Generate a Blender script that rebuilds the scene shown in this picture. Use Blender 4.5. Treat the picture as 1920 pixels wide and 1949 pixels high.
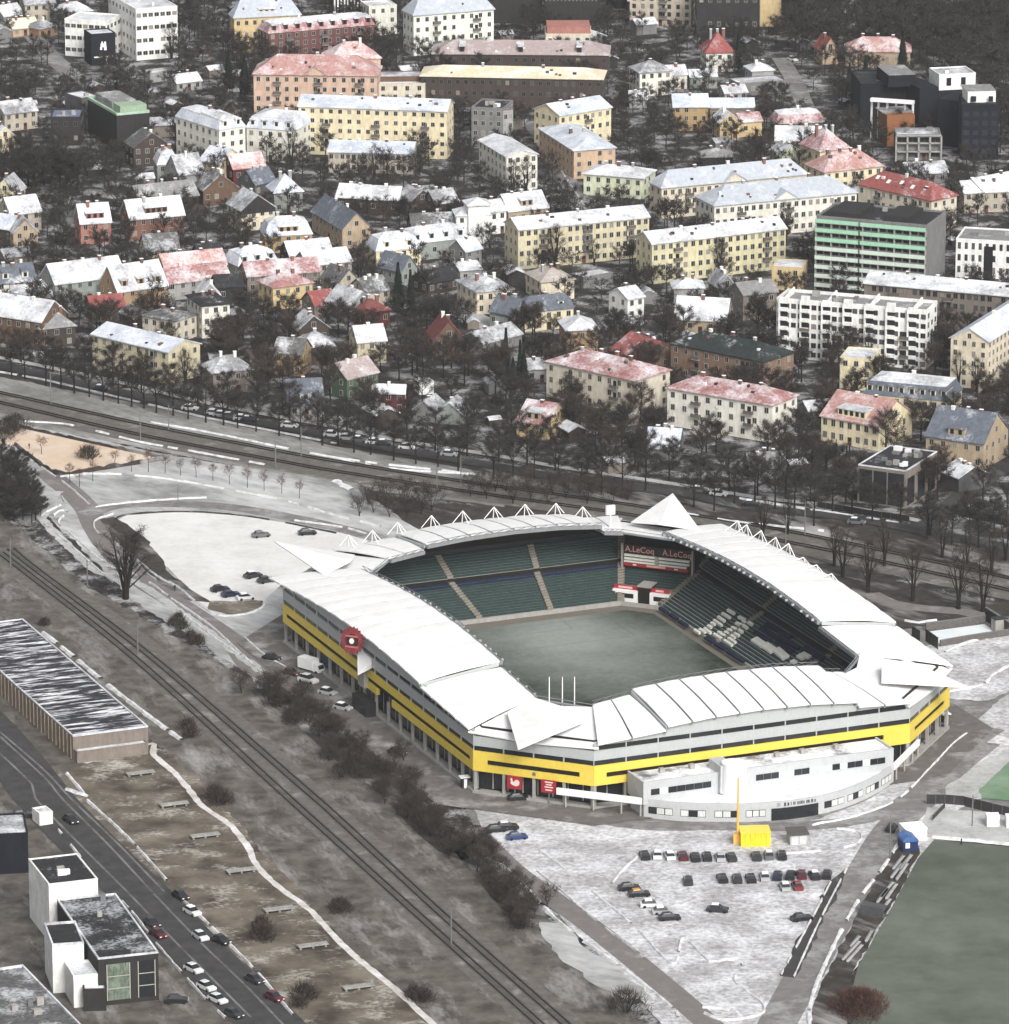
import bpy, bmesh, math, random
from mathutils import Vector, Matrix, noise as mnoise
from mathutils.geometry import tessellate_polygon
R = random.Random(7)
for o in list(bpy.data.objects): bpy.data.objects.remove(o)
scene = bpy.context.scene
COL = scene.collection
# ---------------------------------------------------------------- camera
PW, PH = 1920.0, 1949.0            # photograph size in pixels
CAM_H = 400.0                      # camera height above the ground
PITCH = math.radians(16.2)         # optical axis below the horizon
FOC = (PH/2+2200.0)/math.tan(PITCH)   # focal length in photograph pixels
cam_d = bpy.data.cameras.new('camera'); cam = bpy.data.objects.new('camera', cam_d); COL.objects.link(cam)
cam.location = (0, 0, CAM_H); cam.rotation_euler = (math.pi/2-PITCH, 0, 0)
cam_d.sensor_fit = 'VERTICAL'; cam_d.sensor_height = 24.0; cam_d.lens = 24.0*FOC/PH
cam_d.clip_start = 5.0; cam_d.clip_end = 9000.0
scene.camera = cam
# ---------------------------------------------------------------- world, sun, exposure
SUN_EL, SUN_AZ = math.radians(38), math.radians(-24)   # azimuth measured from -Y (towards the camera), to the right
w = bpy.data.worlds.new('World'); scene.world = w; w.use_nodes = True
nt = w.node_tree; nt.nodes.clear()
sky = nt.nodes.new('ShaderNodeTexSky'); sky.sky_type = 'NISHITA'; sky.sun_disc = False
sky.sun_elevation = SUN_EL; sky.sun_rotation = math.radians(180)+SUN_AZ
sky.air_density = 1.0; sky.dust_density = 6.0; sky.ozone_density = 1.0
hs = nt.nodes.new('ShaderNodeHueSaturation'); hs.inputs['Saturation'].default_value = 0.22
bg = nt.nodes.new('ShaderNodeBackground'); bg.inputs['Strength'].default_value = 0.115
wo = nt.nodes.new('ShaderNodeOutputWorld')
nt.links.new(sky.outputs[0], hs.inputs['Color']); nt.links.new(hs.outputs[0], bg.inputs[0]); nt.links.new(bg.outputs[0], wo.inputs[0])
sd = bpy.data.lights.new('sun', 'SUN'); sun = bpy.data.objects.new('sun', sd); COL.objects.link(sun)
sd.energy = 1.35; sd.angle = math.radians(20); sd.color = (1.0, 0.97, 0.92)
sdir = Vector((math.sin(-SUN_AZ)*math.cos(SUN_EL), -math.cos(SUN_AZ)*math.cos(SUN_EL), math.sin(SUN_EL)))  # towards the sun
sun.rotation_euler = sdir.to_track_quat('Z', 'Y').to_euler(); sun.location = (0, 600, 600)
vs = scene.view_settings; vs.view_transform = 'Standard'; vs.look = 'None'; vs.gamma = 1.0; vs.use_curve_mapping = False
vs.exposure = 0.56
scene.render.engine = 'CYCLES'
scene.cycles.max_bounces = 4; scene.cycles.diffuse_bounces = 2; scene.cycles.glossy_bounces = 2
# ---------------------------------------------------------------- pixel -> place
def at(x, y, z=0.0):
    dx = (x-PW/2)/FOC; dy = -(y-PH/2)/FOC
    d = Vector((dx, math.cos(PITCH)+dy*math.sin(PITCH), -math.sin(PITCH)+dy*math.cos(PITCH)))
    t = (z-CAM_H)/d.z
    return Vector((0, 0, CAM_H))+d*t
CROP = dict(A=(0,0,2.975), B=(640,0,2.975), C=(1280,0,2.975), D=(0,380,2.975), E=(640,380,2.975), F=(1280,380,2.975),
            G=(0,680,2.975), H=(640,680,2.975), I=(1280,680,2.975), J=(0,1080,2.975), K=(0,1500,2.975), L=(640,1500,2.975),
            M=(1280,1500,2.975), P=(500,930,3.808), Q=(980,930,3.808), R=(1420,930,3.808), S=(500,1250,3.808),
            T=(860,1250,3.808), U=(1340,1250,3.808), Y=(1170,1600,4.231), Z=(1700,1420,8.655), O=(0,0,1.0))
def px(c, x, y):
    ox, oy, s = CROP[c]; return ox+x/s, oy+y/s
def pt(c, x, y, z=0.0):
    u, v = px(c, x, y); return at(u, v, z)
def pts(spec, z=0.0):
    """'A x,y x,y B x,y' -> list of ground points"""
    out = []; c = 'O'
    for t in spec.split():
        if ',' in t:
            a, b = t.split(','); out.append(pt(c, float(a), float(b), z))
        else: c = t
    return out
# ---------------------------------------------------------------- mesh collecting
class MB:
    def __init__(s): s.v = []; s.f = []; s.m = []
    def add(s, vs, fs, mi=0):
        o = len(s.v); s.v.extend([tuple(q) for q in vs])
        for f in fs: s.f.append([i+o for i in f]); s.m.append(mi)
        return s
    def box(s, x0, x1, y0, y1, z0, z1, mi=0):
        return s.add([(x0,y0,z0),(x1,y0,z0),(x1,y1,z0),(x0,y1,z0),(x0,y0,z1),(x1,y0,z1),(x1,y1,z1),(x0,y1,z1)],
              [(0,3,2,1),(4,5,6,7),(0,1,5,4),(1,2,6,5),(2,3,7,6),(3,0,4,7)], mi)
    def prism(s, poly, z0, z1, mi=0, top=None):
        n = len(poly)
        vs = [(p[0],p[1],z0) for p in poly]+[(p[0],p[1],z1) for p in poly]
        s.add(vs, [(i,(i+1)%n,n+(i+1)%n,n+i) for i in range(n)], mi)
        tris = tessellate_polygon([[Vector((p[0],p[1],0)) for p in poly]])
        s.add(vs, [tuple(n+i for i in t) for t in tris]+[tuple(reversed(t)) for t in tris], mi if top is None else top)
        return s
    def hexa(s, b, t, mi=0):
        """solid from a bottom quad and a top quad (same order, counter-clockwise from above)"""
        return s.add(list(b)+list(t), [(3,2,1,0),(4,5,6,7),(0,1,5,4),(1,2,6,5),(2,3,7,6),(3,0,4,7)], mi)
    def extrude(s, prof, x0, x1, mi=0, axis='x'):
        """closed profile in (y,z) swept along x (or in (x,z) swept along y)"""
        n = len(prof)
        if axis == 'x': vs = [(x0,p[0],p[1]) for p in prof]+[(x1,p[0],p[1]) for p in prof]
        else: vs = [(p[0],x0,p[1]) for p in prof]+[(p[0],x1,p[1]) for p in prof]
        fs = [(i,(i+1)%n,n+(i+1)%n,n+i) for i in range(n)]
        tris = tessellate_polygon([[Vector((p[0],p[1],0)) for p in prof]])
        fs += [t for t in tris]+[tuple(n+i for i in reversed(t)) for t in tris]
        return s.add(vs, fs, mi)
    def tube(s, p0, p1, r0, r1=None, n=6, mi=0):
        r1 = r0 if r1 is None else r1
        p0, p1 = Vector(p0), Vector(p1); d = p1-p0
        if d.length < 1e-6: return s
        d.normalize(); a = d.orthogonal().normalized(); b = d.cross(a)
        vs = []
        for p, r in ((p0, r0), (p1, r1)):
            for i in range(n):
                t = 2*math.pi*i/n; vs.append(p+a*(r*math.cos(t))+b*(r*math.sin(t)))
        return s.add(vs, [(i,(i+1)%n,n+(i+1)%n,n+i) for i in range(n)]+[tuple(range(n-1,-1,-1)), tuple(range(n,2*n))], mi)
    def mesh(s, name, mats, smooth=False):
        me = bpy.data.meshes.new(name); me.from_pydata(s.v, [], s.f)
        for m in mats: me.materials.append(m)
        if len(mats) > 1: me.polygons.foreach_set('material_index', s.m)
        me.update()
        bm = bmesh.new(); bm.from_mesh(me); bmesh.ops.recalc_face_normals(bm, faces=bm.faces); bm.to_mesh(me); bm.free()
        if smooth: me.polygons.foreach_set('use_smooth', [True]*len(me.polygons))
        return me
    def build(s, name, mats, parent=None, smooth=False, loc=None, rotz=None):
        if not isinstance(mats, (list, tuple)): mats = [mats]
        return link(name, s.mesh(name, mats, smooth), parent, loc, rotz)
def link(name, me, parent=None, loc=None, rotz=None):
    o = bpy.data.objects.new(name, me); COL.objects.link(o)
    if parent is not None: o.parent = parent
    if loc is not None: o.location = loc
    if rotz is not None: o.rotation_euler = (0, 0, rotz)
    return o
def empty(name, loc=(0,0,0), rotz=0.0):
    o = bpy.data.objects.new(name, None); COL.objects.link(o); o.location = loc; o.rotation_euler = (0,0,rotz); o.empty_display_size = 0.5
    return o
LABELS = {}
def tag(o, label, cat, group=None, kind=None):
    o['label'] = label; o['category'] = cat
    if group: o['group'] = group
    if kind: o['kind'] = kind
    return o
def struct(o, label=None, cat=None):
    o['kind'] = 'structure'
    if label: o['label'] = label
    if cat: o['category'] = cat
    return o
def copy_tree(o, parent=None):
    c = o.copy(); COL.objects.link(c)
    if parent is not None: c.parent = parent
    for ch in list(o.children): copy_tree(ch, c)
    return c
# ---------------------------------------------------------------- materials
MATS = {}
def nodes(name):
    m = bpy.data.materials.new(name); m.use_nodes = True
    n = m.node_tree.nodes; b = n['Principled BSDF']
    return m, m.node_tree, b
def noise_fac(t, pos, scale, lo, hi, detail=5.0, rough=0.6, stretch=None):
    n = t.nodes.new('ShaderNodeTexNoise'); n.inputs['Scale'].default_value = scale; n.inputs['Detail'].default_value = detail
    n.inputs['Roughness'].default_value = rough
    src = pos
    if stretch:
        # rotate into the stretch axes first, then scale
        mp = t.nodes.new('ShaderNodeMapping'); mp.vector_type = 'TEXTURE'; mp.inputs['Scale'].default_value = tuple(1/max(s_, .001) for s_ in stretch[:3])
        if len(stretch) > 3: mp.inputs['Rotation'].default_value = (0, 0, stretch[3])
        t.links.new(pos, mp.inputs['Vector']); src = mp.outputs[0]
    t.links.new(src, n.inputs['Vector'])
    r = t.nodes.new('ShaderNodeMapRange'); r.inputs['From Min'].default_value = lo; r.inputs['From Max'].default_value = hi
    t.links.new(n.outputs['Fac'], r.inputs['Value'])
    return r.outputs[0], n
def mixc(t, fac, a, b):
    m = t.nodes.new('ShaderNodeMix'); m.data_type = 'RGBA'
    for sock, v in ((m.inputs[6], a), (m.inputs[7], b)):
        if isinstance(v, tuple): sock.default_value = (v[0], v[1], v[2], 1)
        else: t.links.new(v, sock)
    if isinstance(fac, (int, float)): m.inputs[0].default_value = fac
    else: t.links.new(fac, m.inputs[0])
    return m.outputs[2]
def plain(name, col, rough=0.7, metal=0.0, var=0.12, scale=0.6):
    if name in MATS: return MATS[name]
    m, t, b = nodes(name)
    b.inputs['Roughness'].default_value = rough; b.inputs['Metallic'].default_value = metal
    if rough > .5: b.inputs['Specular IOR Level'].default_value = .15
    if var:
        g = t.nodes.new('ShaderNodeNewGeometry')
        f, _ = noise_fac(t, g.outputs['Position'], scale, 0.3, 0.7)
        c = mixc(t, f, tuple(max(0, x*(1-var)) for x in col), tuple(min(1, x*(1+var)) for x in col))
        f2, _ = noise_fac(t, g.outputs['Position'], scale*4, 0.45, 0.75, stretch=(1,1,0.25))
        c = mixc(t, f2, c, tuple(x*(1-var*1.8) for x in col))
        t.links.new(c, b.inputs['Base Color'])
    else: b.inputs['Base Color'].default_value = (*col, 1)
    MATS[name] = m; return m
SNOW = (0.86, 0.87, 0.90)
def snowy(name, c1, c2, cover, scale=0.3, rough=0.85, soft=0.10, vs=0.6, stretch=None, snow=SNOW, bump=0.0, detail=6.0, fine=0.0):
    """two-tone ground/roof under a broken cover of snow"""
    if name in MATS: return MATS[name]
    m, t, b = nodes(name); b.inputs['Roughness'].default_value = rough; b.inputs['Specular IOR Level'].default_value = .12
    g = t.nodes.new('ShaderNodeNewGeometry'); pos = g.outputs['Position']
    f, _ = noise_fac(t, pos, vs, 0.35, 0.65, 6.0)
    base = mixc(t, f, c1, c2)
    th = 0.5+(0.5-cover)*0.55
    f2, nn = noise_fac(t, pos, scale, th-soft, th+soft, detail, 0.62, stretch)
    if fine:
        f3, _ = noise_fac(t, pos, scale*9, 0.5-0.1, 0.5+0.16, 4.0, 0.6, stretch)
        mm = t.nodes.new('ShaderNodeMath'); mm.operation = 'MULTIPLY_ADD'; mm.inputs[1].default_value = -fine
        t.links.new(f3, mm.inputs[0]); t.links.new(f2, mm.inputs[2]); mm.use_clamp = True; f2 = mm.outputs[0]
    col = mixc(t, f2, base, snow)
    t.links.new(col, b.inputs['Base Color'])
    if bump:
        bp = t.nodes.new('ShaderNodeBump'); bp.inputs['Strength'].default_value = bump; bp.inputs['Distance'].default_value = 0.4
        t.links.new(nn.outputs['Fac'], bp.inputs['Height']); t.links.new(bp.outputs[0], b.inputs['Normal'])
    MATS[name] = m; return m
WALL = dict(cream=(.70,.60,.42), cream2=(.64,.57,.43), pale=(.74,.72,.62), paleyellow=(.74,.63,.36), yellow=(.64,.46,.18), mustard=(.42,.26,.08),
            tan=(.44,.32,.19), white=(.80,.80,.77), grey=(.34,.34,.33), midgrey=(.2,.2,.2), dgrey=(.10,.10,.105), dark=(.035,.033,.033), brick=(.24,.10,.06),
            brown=(.15,.085,.05), dbrown=(.07,.05,.042), salmon=(.62,.40,.27), coral=(.42,.15,.11), maroon=(.13,.022,.025), brickred=(.16,.058,.055),
            green=(.07,.13,.075), lgreen=(.60,.66,.42), palegreen=(.72,.76,.66), peach=(.58,.38,.22), orange=(.42,.24,.10), beige=(.48,.41,.31), navy=(.014,.016,.024),
            greengrey=(.27,.31,.28), khaki=(.60,.53,.31), gold=(.62,.56,.30), rust=(.25,.145,.09), browngrey=(.22,.18,.15), bluegrey=(.25,.28,.32))
def desat(c, f):
    l = .3*c[0]+.59*c[1]+.11*c[2]; return tuple(x+(l-x)*f for x in c)
def wallm(k): return plain('wall_'+k, desat(WALL[k], .27), 0.85, var=0.15, scale=0.35)
ROOF = dict(patchdark=((.022,.023,.027),(.045,.045,.05),.38), rosy=((.34,.16,.15),(.44,.25,.23),.5), snow=((.26,.27,.29),(.42,.43,.45),.72), snowg=((.15,.15,.16),(.28,.29,.31),.52), patchy=((.07,.07,.07),(.14,.14,.14),.36), slate=((.09,.11,.14),(.14,.16,.2),.22),
            bluesnow=((.34,.40,.50),(.45,.5,.58),.62), metal=((.36,.40,.46),(.44,.48,.54),.25), red=((.25,.055,.05),(.33,.09,.08),.24), pink=((.27,.09,.085),(.40,.20,.19),.50),
            palered=((.36,.16,.14),(.48,.27,.24),.40), dark=((.022,.023,.027),(.04,.04,.045),.13), darkgreen=((.020,.030,.030),(.035,.045,.045),.14), cream=((.62,.5,.3),(.7,.6,.4),.45),
            pinkgrey=((.32,.25,.24),(.40,.32,.31),.30), grey=((.18,.18,.18),(.27,.27,.27),.25), green=((.30,.48,.32),(.40,.55,.42),.25), blue=((.10,.13,.26),(.16,.2,.34),.22),
            tan=((.33,.28,.24),(.42,.37,.33),.3), maroon=((.16,.04,.04),(.22,.07,.06),.12), tile=((.40,.16,.14),(.5,.26,.22),.55))
def roofm(k):
    a, b_, c = ROOF[k]; a, b_ = desat(a, .2), desat(b_, .2); return snowy('roof_'+k, a, b_, c*.92, 0.16, soft=0.17, vs=0.8, fine=0.45, snow=(.74,.76,.80))
GLASS = plain('window_glass', (.018,.021,.026), 0.12, var=0)
FRAMEW = plain('window_frame_white', (.40,.38,.34), 0.6, var=0)
FRAMED = plain('window_frame_dark', (.12,.11,.10), 0.6, var=0)
SNOWM = snowy('fresh_snow', (.62,.63,.66), (.72,.73,.76), 0.8, 0.5)
CONC = plain('concrete', (.34,.33,.31), 0.9)
WHITE = plain('white_paint', (.80,.80,.80), 0.55, var=0.04)
BLACK = plain('black_paint', (.02,.02,.022), 0.5, var=0)
STEEL = plain('galvanised_steel', (.16,.165,.17), 0.5, var=0.1)
# ---------------------------------------------------------------- ground sheets
LIFT = [0.0]
RAGGED = dict(verge=.9, snow_field=1.0, railway_land=1.6, rough_ground=1.3, snow_slope=1.6, embankment=.7, forecourt=.5, garden_yard=.8, sand_field=.5, court=.3)
def sheet(name, spec, mat_, z=None, label=None):
    if z is None: LIFT[0] += 0.005; z = LIFT[0]
    p = pts(spec) if isinstance(spec, str) else spec
    if name in RAGGED:
        # natural edges are never ruled straight
        q_ = []
        for i in range(len(p)):
            a, b = Vector((p[i][0], p[i][1], 0)), Vector((p[(i+1) % len(p)][0], p[(i+1) % len(p)][1], 0)); n = max(1, int((b-a).length/2.2)); d = (b-a).normalized(); s = Vector((-d.y, d.x, 0))
            for k in range(n):
                c = a.lerp(b, k/n); q_.append(c+s*(RAGGED[name]*(mnoise.noise(c*.11)+.7*mnoise.noise(c*.4)+.4*mnoise.noise(c*1.3))))
        p = q_
    tris = tessellate_polygon([[Vector((q[0], q[1], 0)) for q in p]])
    me = bpy.data.meshes.new(name); me.from_pydata([(q[0], q[1], z) for q in p], [], [tuple(t) for t in tris]); me.materials.append(mat_); me.update()
    bm = bmesh.new(); bm.from_mesh(me); bmesh.ops.recalc_face_normals(bm, faces=bm.faces)
    for f in bm.faces:
        if f.normal.z < 0: f.normal_flip()
    bm.to_mesh(me); bm.free()
    o = struct(link(name, me));
    if label: o['label'] = label
    return o
def smooth_line(p, step=4.0):
    """Catmull-Rom through the points"""
    out = []
    q = [p[0]*2-p[1]]+list(p)+[p[-1]*2-p[-2]]
    for i in range(1, len(q)-2):
        a, b, c, d = q[i-1], q[i], q[i+1], q[i+2]
        n = max(2, int((c-b).length/step))
        for k in range(n):
            t = k/n
            out.append(0.5*((2*b)+(c-a)*t+(2*a-5*b+4*c-d)*t*t+(3*b-a-3*c+d)*t**3))
    out.append(p[-1]); return out
def side_pts(line, off):
    out = []
    for i, p in enumerate(line):
        d = (line[min(i+1, len(line)-1)]-line[max(i-1, 0)]); d.z = 0; d.normalize()
        out.append(p+Vector((-d.y, d.x, 0))*off)
    return out
def strip(name, spec, width, mat_, z=None, label=None, jitter=0.0):
    if z is None: LIFT[0] += 0.005; z = LIFT[0]
    line = smooth_line(pts(spec) if isinstance(spec, str) else spec)
    if name == 'path': line = smooth_line(line, 1.5)
    l = side_pts(line, width/2); r = side_pts(line, -width/2)
    if name == 'path':
        l = [p.lerp(c, .45*abs(mnoise.noise(c*.35))+.5*abs(mnoise.noise(c*1.1))) for p, c in zip(l, line)]; r = [p.lerp(c, .45*abs(mnoise.noise(c*.37+Vector((5,5,5))))+.5*abs(mnoise.noise(c*1.2+Vector((9,2,5))))) for p, c in zip(r, line)]
    n = len(line); vs = [(p.x, p.y, z) for p in l]+[(p.x, p.y, z) for p in r]
    me = bpy.data.meshes.new(name); me.from_pydata(vs, [], [(i, n+i, n+i+1, i+1) for i in range(n-1)]); me.materials.append(mat_); me.update()
    o = struct(link(name, me))
    if label: o['label'] = label
    return o
def ridge(spec, width=1.0, h=0.28, name='snow_bank', wob=0.5, label='ridge of ploughed snow along the kerb', mat_=None):
    """low heap of ploughed snow (or a hedge foot) along a line"""
    line = smooth_line(pts(spec) if isinstance(spec, str) else spec, 1.6)
    n = len(line); vs = []; fs = []
    offs = (-0.5, -0.22, 0.15, 0.5); hs = (0.0, 0.85, 1.0, 0.0)
    for i, p in enumerate(line):
        d = (line[min(i+1, n-1)]-line[max(i-1, 0)]); d.z = 0; d.normalize(); s = Vector((-d.y, d.x, 0))
        wv = max(.08, width*.58*(1+wob*mnoise.noise(p*0.23)+0.55*mnoise.noise(p*0.9))); hv = h*(0.8+0.8*mnoise.noise(p*0.5+Vector((9,3,1))))
        for o_, hh in zip(offs, hs):
            q = p+s*(o_*wv); vs.append((q.x, q.y, (.26+max(0.02, hh*hv)) if hh else .0))
    for i in range(n-1):
        if name == 'snow_bank' and mnoise.noise(line[i]*.17+Vector((3,8,2))) < -.22: continue
        for k in range(3): fs.append((i*4+k, i*4+k+1, i*4+k+5, i*4+k+4))
    me = bpy.data.meshes.new(name); me.from_pydata(vs, [], fs); me.materials.append(mat_ or M_bank); me.update()
    o = link(name, me); o['kind'] = 'stuff'; o['label'] = label; o['category'] = 'hedge' if name == 'hedge' else 'snow'
    return o
M_bank = snowy('ploughed_snow', (.36,.355,.35), (.5,.5,.5), .58, .5, soft=.18, snow=(.80,.81,.83), fine=.35)
M_city = snowy('city_ground', (.020,.018,.017), (.055,.050,.046), .43, 0.13, soft=.09, vs=.35, snow=(.42,.42,.43), fine=.6)
M_bed = snowy('railway_ballast', (.105,.095,.085), (.155,.145,.13), .12, .16, soft=.16, vs=.5, snow=(.42,.41,.40))
M_bed2 = snowy('railway_verge', (.062,.055,.048), (.150,.138,.122), .30, .13, soft=.13, vs=.22, snow=(.34,.33,.32), stretch=(.35,1,1,-1.29), fine=.3)
M_bed3 = snowy('railway_bed_brown', (.032,.027,.025), (.068,.060,.055), .27, .1, soft=.12, vs=.3, snow=(.5,.49,.48), stretch=(.3,1,1,-.82))
M_field = snowy('snowy_field', (.20,.205,.195), (.32,.325,.315), .48, .05, soft=.20, vs=.15, snow=(.64,.65,.66), fine=.3, stretch=(.4,1,1,-.7))
M_lot = snowy('snowy_lot', (.50,.49,.475), (.60,.59,.575), .55, .07, soft=.25, vs=.3, snow=(.76,.755,.75), fine=.2)
M_tramp = snowy('trampled_snow', (.27,.265,.27), (.42,.415,.425), .48, .10, soft=.2, vs=.6, snow=(.82,.83,.86), bump=.3, fine=.55)
M_asph = snowy('wet_asphalt', (.045,.044,.045), (.07,.068,.068), .10, .12, soft=.12, vs=.3, snow=(.38,.38,.38), stretch=(.15,1,1,-1.25))
M_road = snowy('grey_road', (.16,.152,.15), (.215,.205,.20), .22, .10, soft=.2, vs=.4, snow=(.48,.48,.49), fine=.2)
M_brownroad = snowy('brown_road', (.165,.15,.145), (.20,.185,.18), .10, .12, soft=.15, vs=.4, snow=(.45,.44,.44))
M_pave = snowy('stadium_paving', (.12,.11,.105), (.165,.152,.145), .18, .10, soft=.15, vs=.4, snow=(.5,.5,.5))
M_rough = snowy('dead_grass_ground', (.050,.039,.032), (.20,.175,.14), .36, .10, soft=.10, vs=.10, snow=(.46,.44,.40), stretch=(1,1.25,1), fine=.7)
M_sand = snowy('sand_field', (.56,.43,.32), (.62,.49,.38), .3, .06, soft=.2, vs=.2, snow=(.70,.62,.54))
M_train = snowy('training_turf', (.060,.072,.055), (.115,.130,.105), .36, .022, soft=.22, vs=.035, snow=(.19,.21,.18), fine=.2)
M_green = snowy('green_turf', (.13,.22,.13), (.18,.27,.18), .3, .05, soft=.2, vs=.1, snow=(.3,.36,.3))
def pale_mid_pitch():
    # turf blended to a paler grey-green in the middle, darker towards the edges
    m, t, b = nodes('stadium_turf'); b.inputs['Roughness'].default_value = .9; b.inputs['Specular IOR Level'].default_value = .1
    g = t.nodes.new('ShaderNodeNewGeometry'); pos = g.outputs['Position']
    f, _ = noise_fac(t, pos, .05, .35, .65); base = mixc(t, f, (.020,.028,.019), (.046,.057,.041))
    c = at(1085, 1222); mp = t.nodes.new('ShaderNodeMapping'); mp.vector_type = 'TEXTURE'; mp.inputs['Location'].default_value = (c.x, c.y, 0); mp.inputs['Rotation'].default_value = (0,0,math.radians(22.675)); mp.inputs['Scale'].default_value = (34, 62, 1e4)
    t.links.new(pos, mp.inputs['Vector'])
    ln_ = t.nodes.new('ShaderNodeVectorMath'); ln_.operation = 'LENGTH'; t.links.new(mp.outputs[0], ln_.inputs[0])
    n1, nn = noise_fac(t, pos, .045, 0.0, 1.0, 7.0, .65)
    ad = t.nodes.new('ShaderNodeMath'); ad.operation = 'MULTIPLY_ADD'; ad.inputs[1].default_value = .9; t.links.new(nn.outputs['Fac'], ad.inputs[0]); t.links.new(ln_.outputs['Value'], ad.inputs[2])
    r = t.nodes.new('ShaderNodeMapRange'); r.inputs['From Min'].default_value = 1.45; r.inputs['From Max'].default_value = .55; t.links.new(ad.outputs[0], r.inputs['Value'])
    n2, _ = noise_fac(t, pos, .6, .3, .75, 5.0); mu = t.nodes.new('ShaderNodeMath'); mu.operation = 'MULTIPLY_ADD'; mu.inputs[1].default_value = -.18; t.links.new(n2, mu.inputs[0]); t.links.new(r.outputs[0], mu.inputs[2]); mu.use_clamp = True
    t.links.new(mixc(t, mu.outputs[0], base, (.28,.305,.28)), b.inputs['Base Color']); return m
M_pitch = pale_mid_pitch()
M_ice = snowy('ice', (.55,.62,.64), (.62,.68,.70), .4, .1, soft=.3)
M_path = snowy('trodden_path', (.42,.39,.35), (.5,.47,.43), .35, .2, soft=.2)
M_greysnow = snowy('old_snow', (.27,.275,.27), (.38,.385,.38), .5, .10, soft=.2, snow=(.56,.565,.565), fine=.3)
M_verge = snowy('grey_verge', (.15,.145,.135), (.23,.225,.215), .35, .09, soft=.2, vs=.25, snow=(.46,.46,.45), stretch=(.3,1,1,-.82), fine=.3)
M_lane = snowy('lane_slush', (.07,.068,.067), (.12,.118,.115), .35, .12, soft=.2, snow=(.26,.26,.26))
# the base ground
me = bpy.data.meshes.new('ground'); me.from_pydata([(-2500,200,-0.02),(2500,200,-0.02),(2500,5000,-0.02),(-2500,5000,-0.02)], [], [(0,1,2,3)]); me.materials.append(M_city)
struct(link('ground', me))
sheet('verge', 'O -60,690 640,840 900,880 1200,915 1500,955 1980,1055 1980,1150 1500,1060 1200,1010 900,960 640,925 0,800 -60,790', M_bed3)
sheet('verge', 'O -60,705 300,775 640,850 900,895 1000,912 960,965 640,925 0,800 -60,790', M_verge)
sheet('verge', 'O 690,940 1150,988 1500,1058 1760,1120 1980,1165 1980,1215 1850,1195 1700,1190 1400,1130 800,1080', M_bed3)
strip('road', 'R 900,760 1050,830 1300,870 1560,890 1760,930 1950,960', 5.0, M_brownroad)
strip('railway_bed', 'O -60,752 0,766 269,826 524,876 640,896 900,935 1200,978 1500,1030 1760,1085 1980,1135', 15, M_bed)
sheet('paved_ground', 'O 1690,1200 1990,1175 1990,1520 1700,1640 1400,1620 900,1570 860,1480', M_road)
sheet('yard', 'O -60,1470 90,1485 200,1610 420,1830 600,2010 -60,2010', M_bed2)
sheet('snow_field', 'O -60,785 300,862 640,918 690,940 760,985 820,1020 700,1180 540,1240 520,1310 420,1250 250,1140 120,1010 30,930 -60,860', M_field)
sheet('waste_ground', 'O -60,1070 60,1170 340,1390 640,1690 1000,2030 480,2030 250,1750 60,1560 -60,1480', M_bed2)
sheet('railway_land', 'O -60,940 30,1000 170,1120 420,1260 510,1320 640,1425 860,1600 1000,1720 1130,1830 1280,2020 900,2020 640,1750 340,1430 60,1190 -60,1090', M_bed2)
sheet('rough_ground', 'O 100,1480 290,1405 400,1510 600,1730 880,2020 560,2020 300,1700 150,1545', M_rough)
sheet('sand_field', 'G -20,372 120,402 520,492 935,580 560,640 340,668 220,600 90,510 -20,478', M_sand)
sheet('parking_lot', 'G 650,930 720,895 1000,872 1300,888 1904,985 H 180,1040 H 0,1250 J 1600,90 1495,190 1440,245 1260,262 1150,215 950,0 G 820,1130', M_lot)
strip('road', 'G 250,640 340,715 430,790 500,870 540,960 620,1080 J 780,60 980,190 1150,300 1330,430 1480,600 S 560,330 900,640 1300,900', 6.5, M_brownroad)
strip('road', 'G 470,890 560,868 680,838 1000,832 1300,850 1600,900 1904,965 H 250,1030', 5.5, M_road)
strip('path', 'G 330,760 255,880 250,930 400,1080 560,1220 J 760,80 1000,240 1250,420 1480,590', 3.2, M_greysnow)
sheet('verge', 'G 560,920 640,905 780,990 900,1110 J 960,30 1130,165 1200,200 1060,190 900,90 G 690,1070', M_bed3)
sheet('verge', 'J 1190,190 1480,190 1470,235 1400,262 1290,268 1180,238', M_rough)
strip('ballast_strip', 'O 8,1050 53,1085 280,1252 562,1506 640,1576 858,1776 1052,1949 1130,2020', 11.5, M_bed)
strip('street', 'J -240,760 -60,930 150,1180 K 250,60 510,330 790,600 1040,860 1285,1100 1490,1300 1650,1460', 13, M_asph)
for s_ in ('J 0,960 260,1200 K 350,60 620,330 880,610 1150,890 1400,1130 1640,1380', 'J -60,1000 180,1230 K 200,60 460,330 730,600 980,860 1220,1100 1420,1300', 'J -40,900 250,1150 K 400,60 680,330 930,590'): strip('lane_line', s_, .5, M_lane)
strip('path', 'J 480,1110 640,1060 860,1000 870,1060 1000,1180 1110,1310 K 1150,110 1300,210 1400,330 1460,450 1600,580 1740,680 1900,850 L 100,950 320,1130 560,1350 660,1460', 1.8, M_path)
sheet('forecourt', 'O 880,1495 1010,1525 1180,1560 1420,1580 1560,1560 1660,1520 1750,1455 1860,1370 1980,1270 1980,1440 1800,1560 1560,1960 1530,2030 1330,2030 1180,1860 1010,1690 930,1600 900,1540', M_tramp)
strip('road', 'L 760,230 980,450 1200,610 1500,830 1904,1160 M 160,1300 330,1450', 5.6, M_brownroad)
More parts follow.
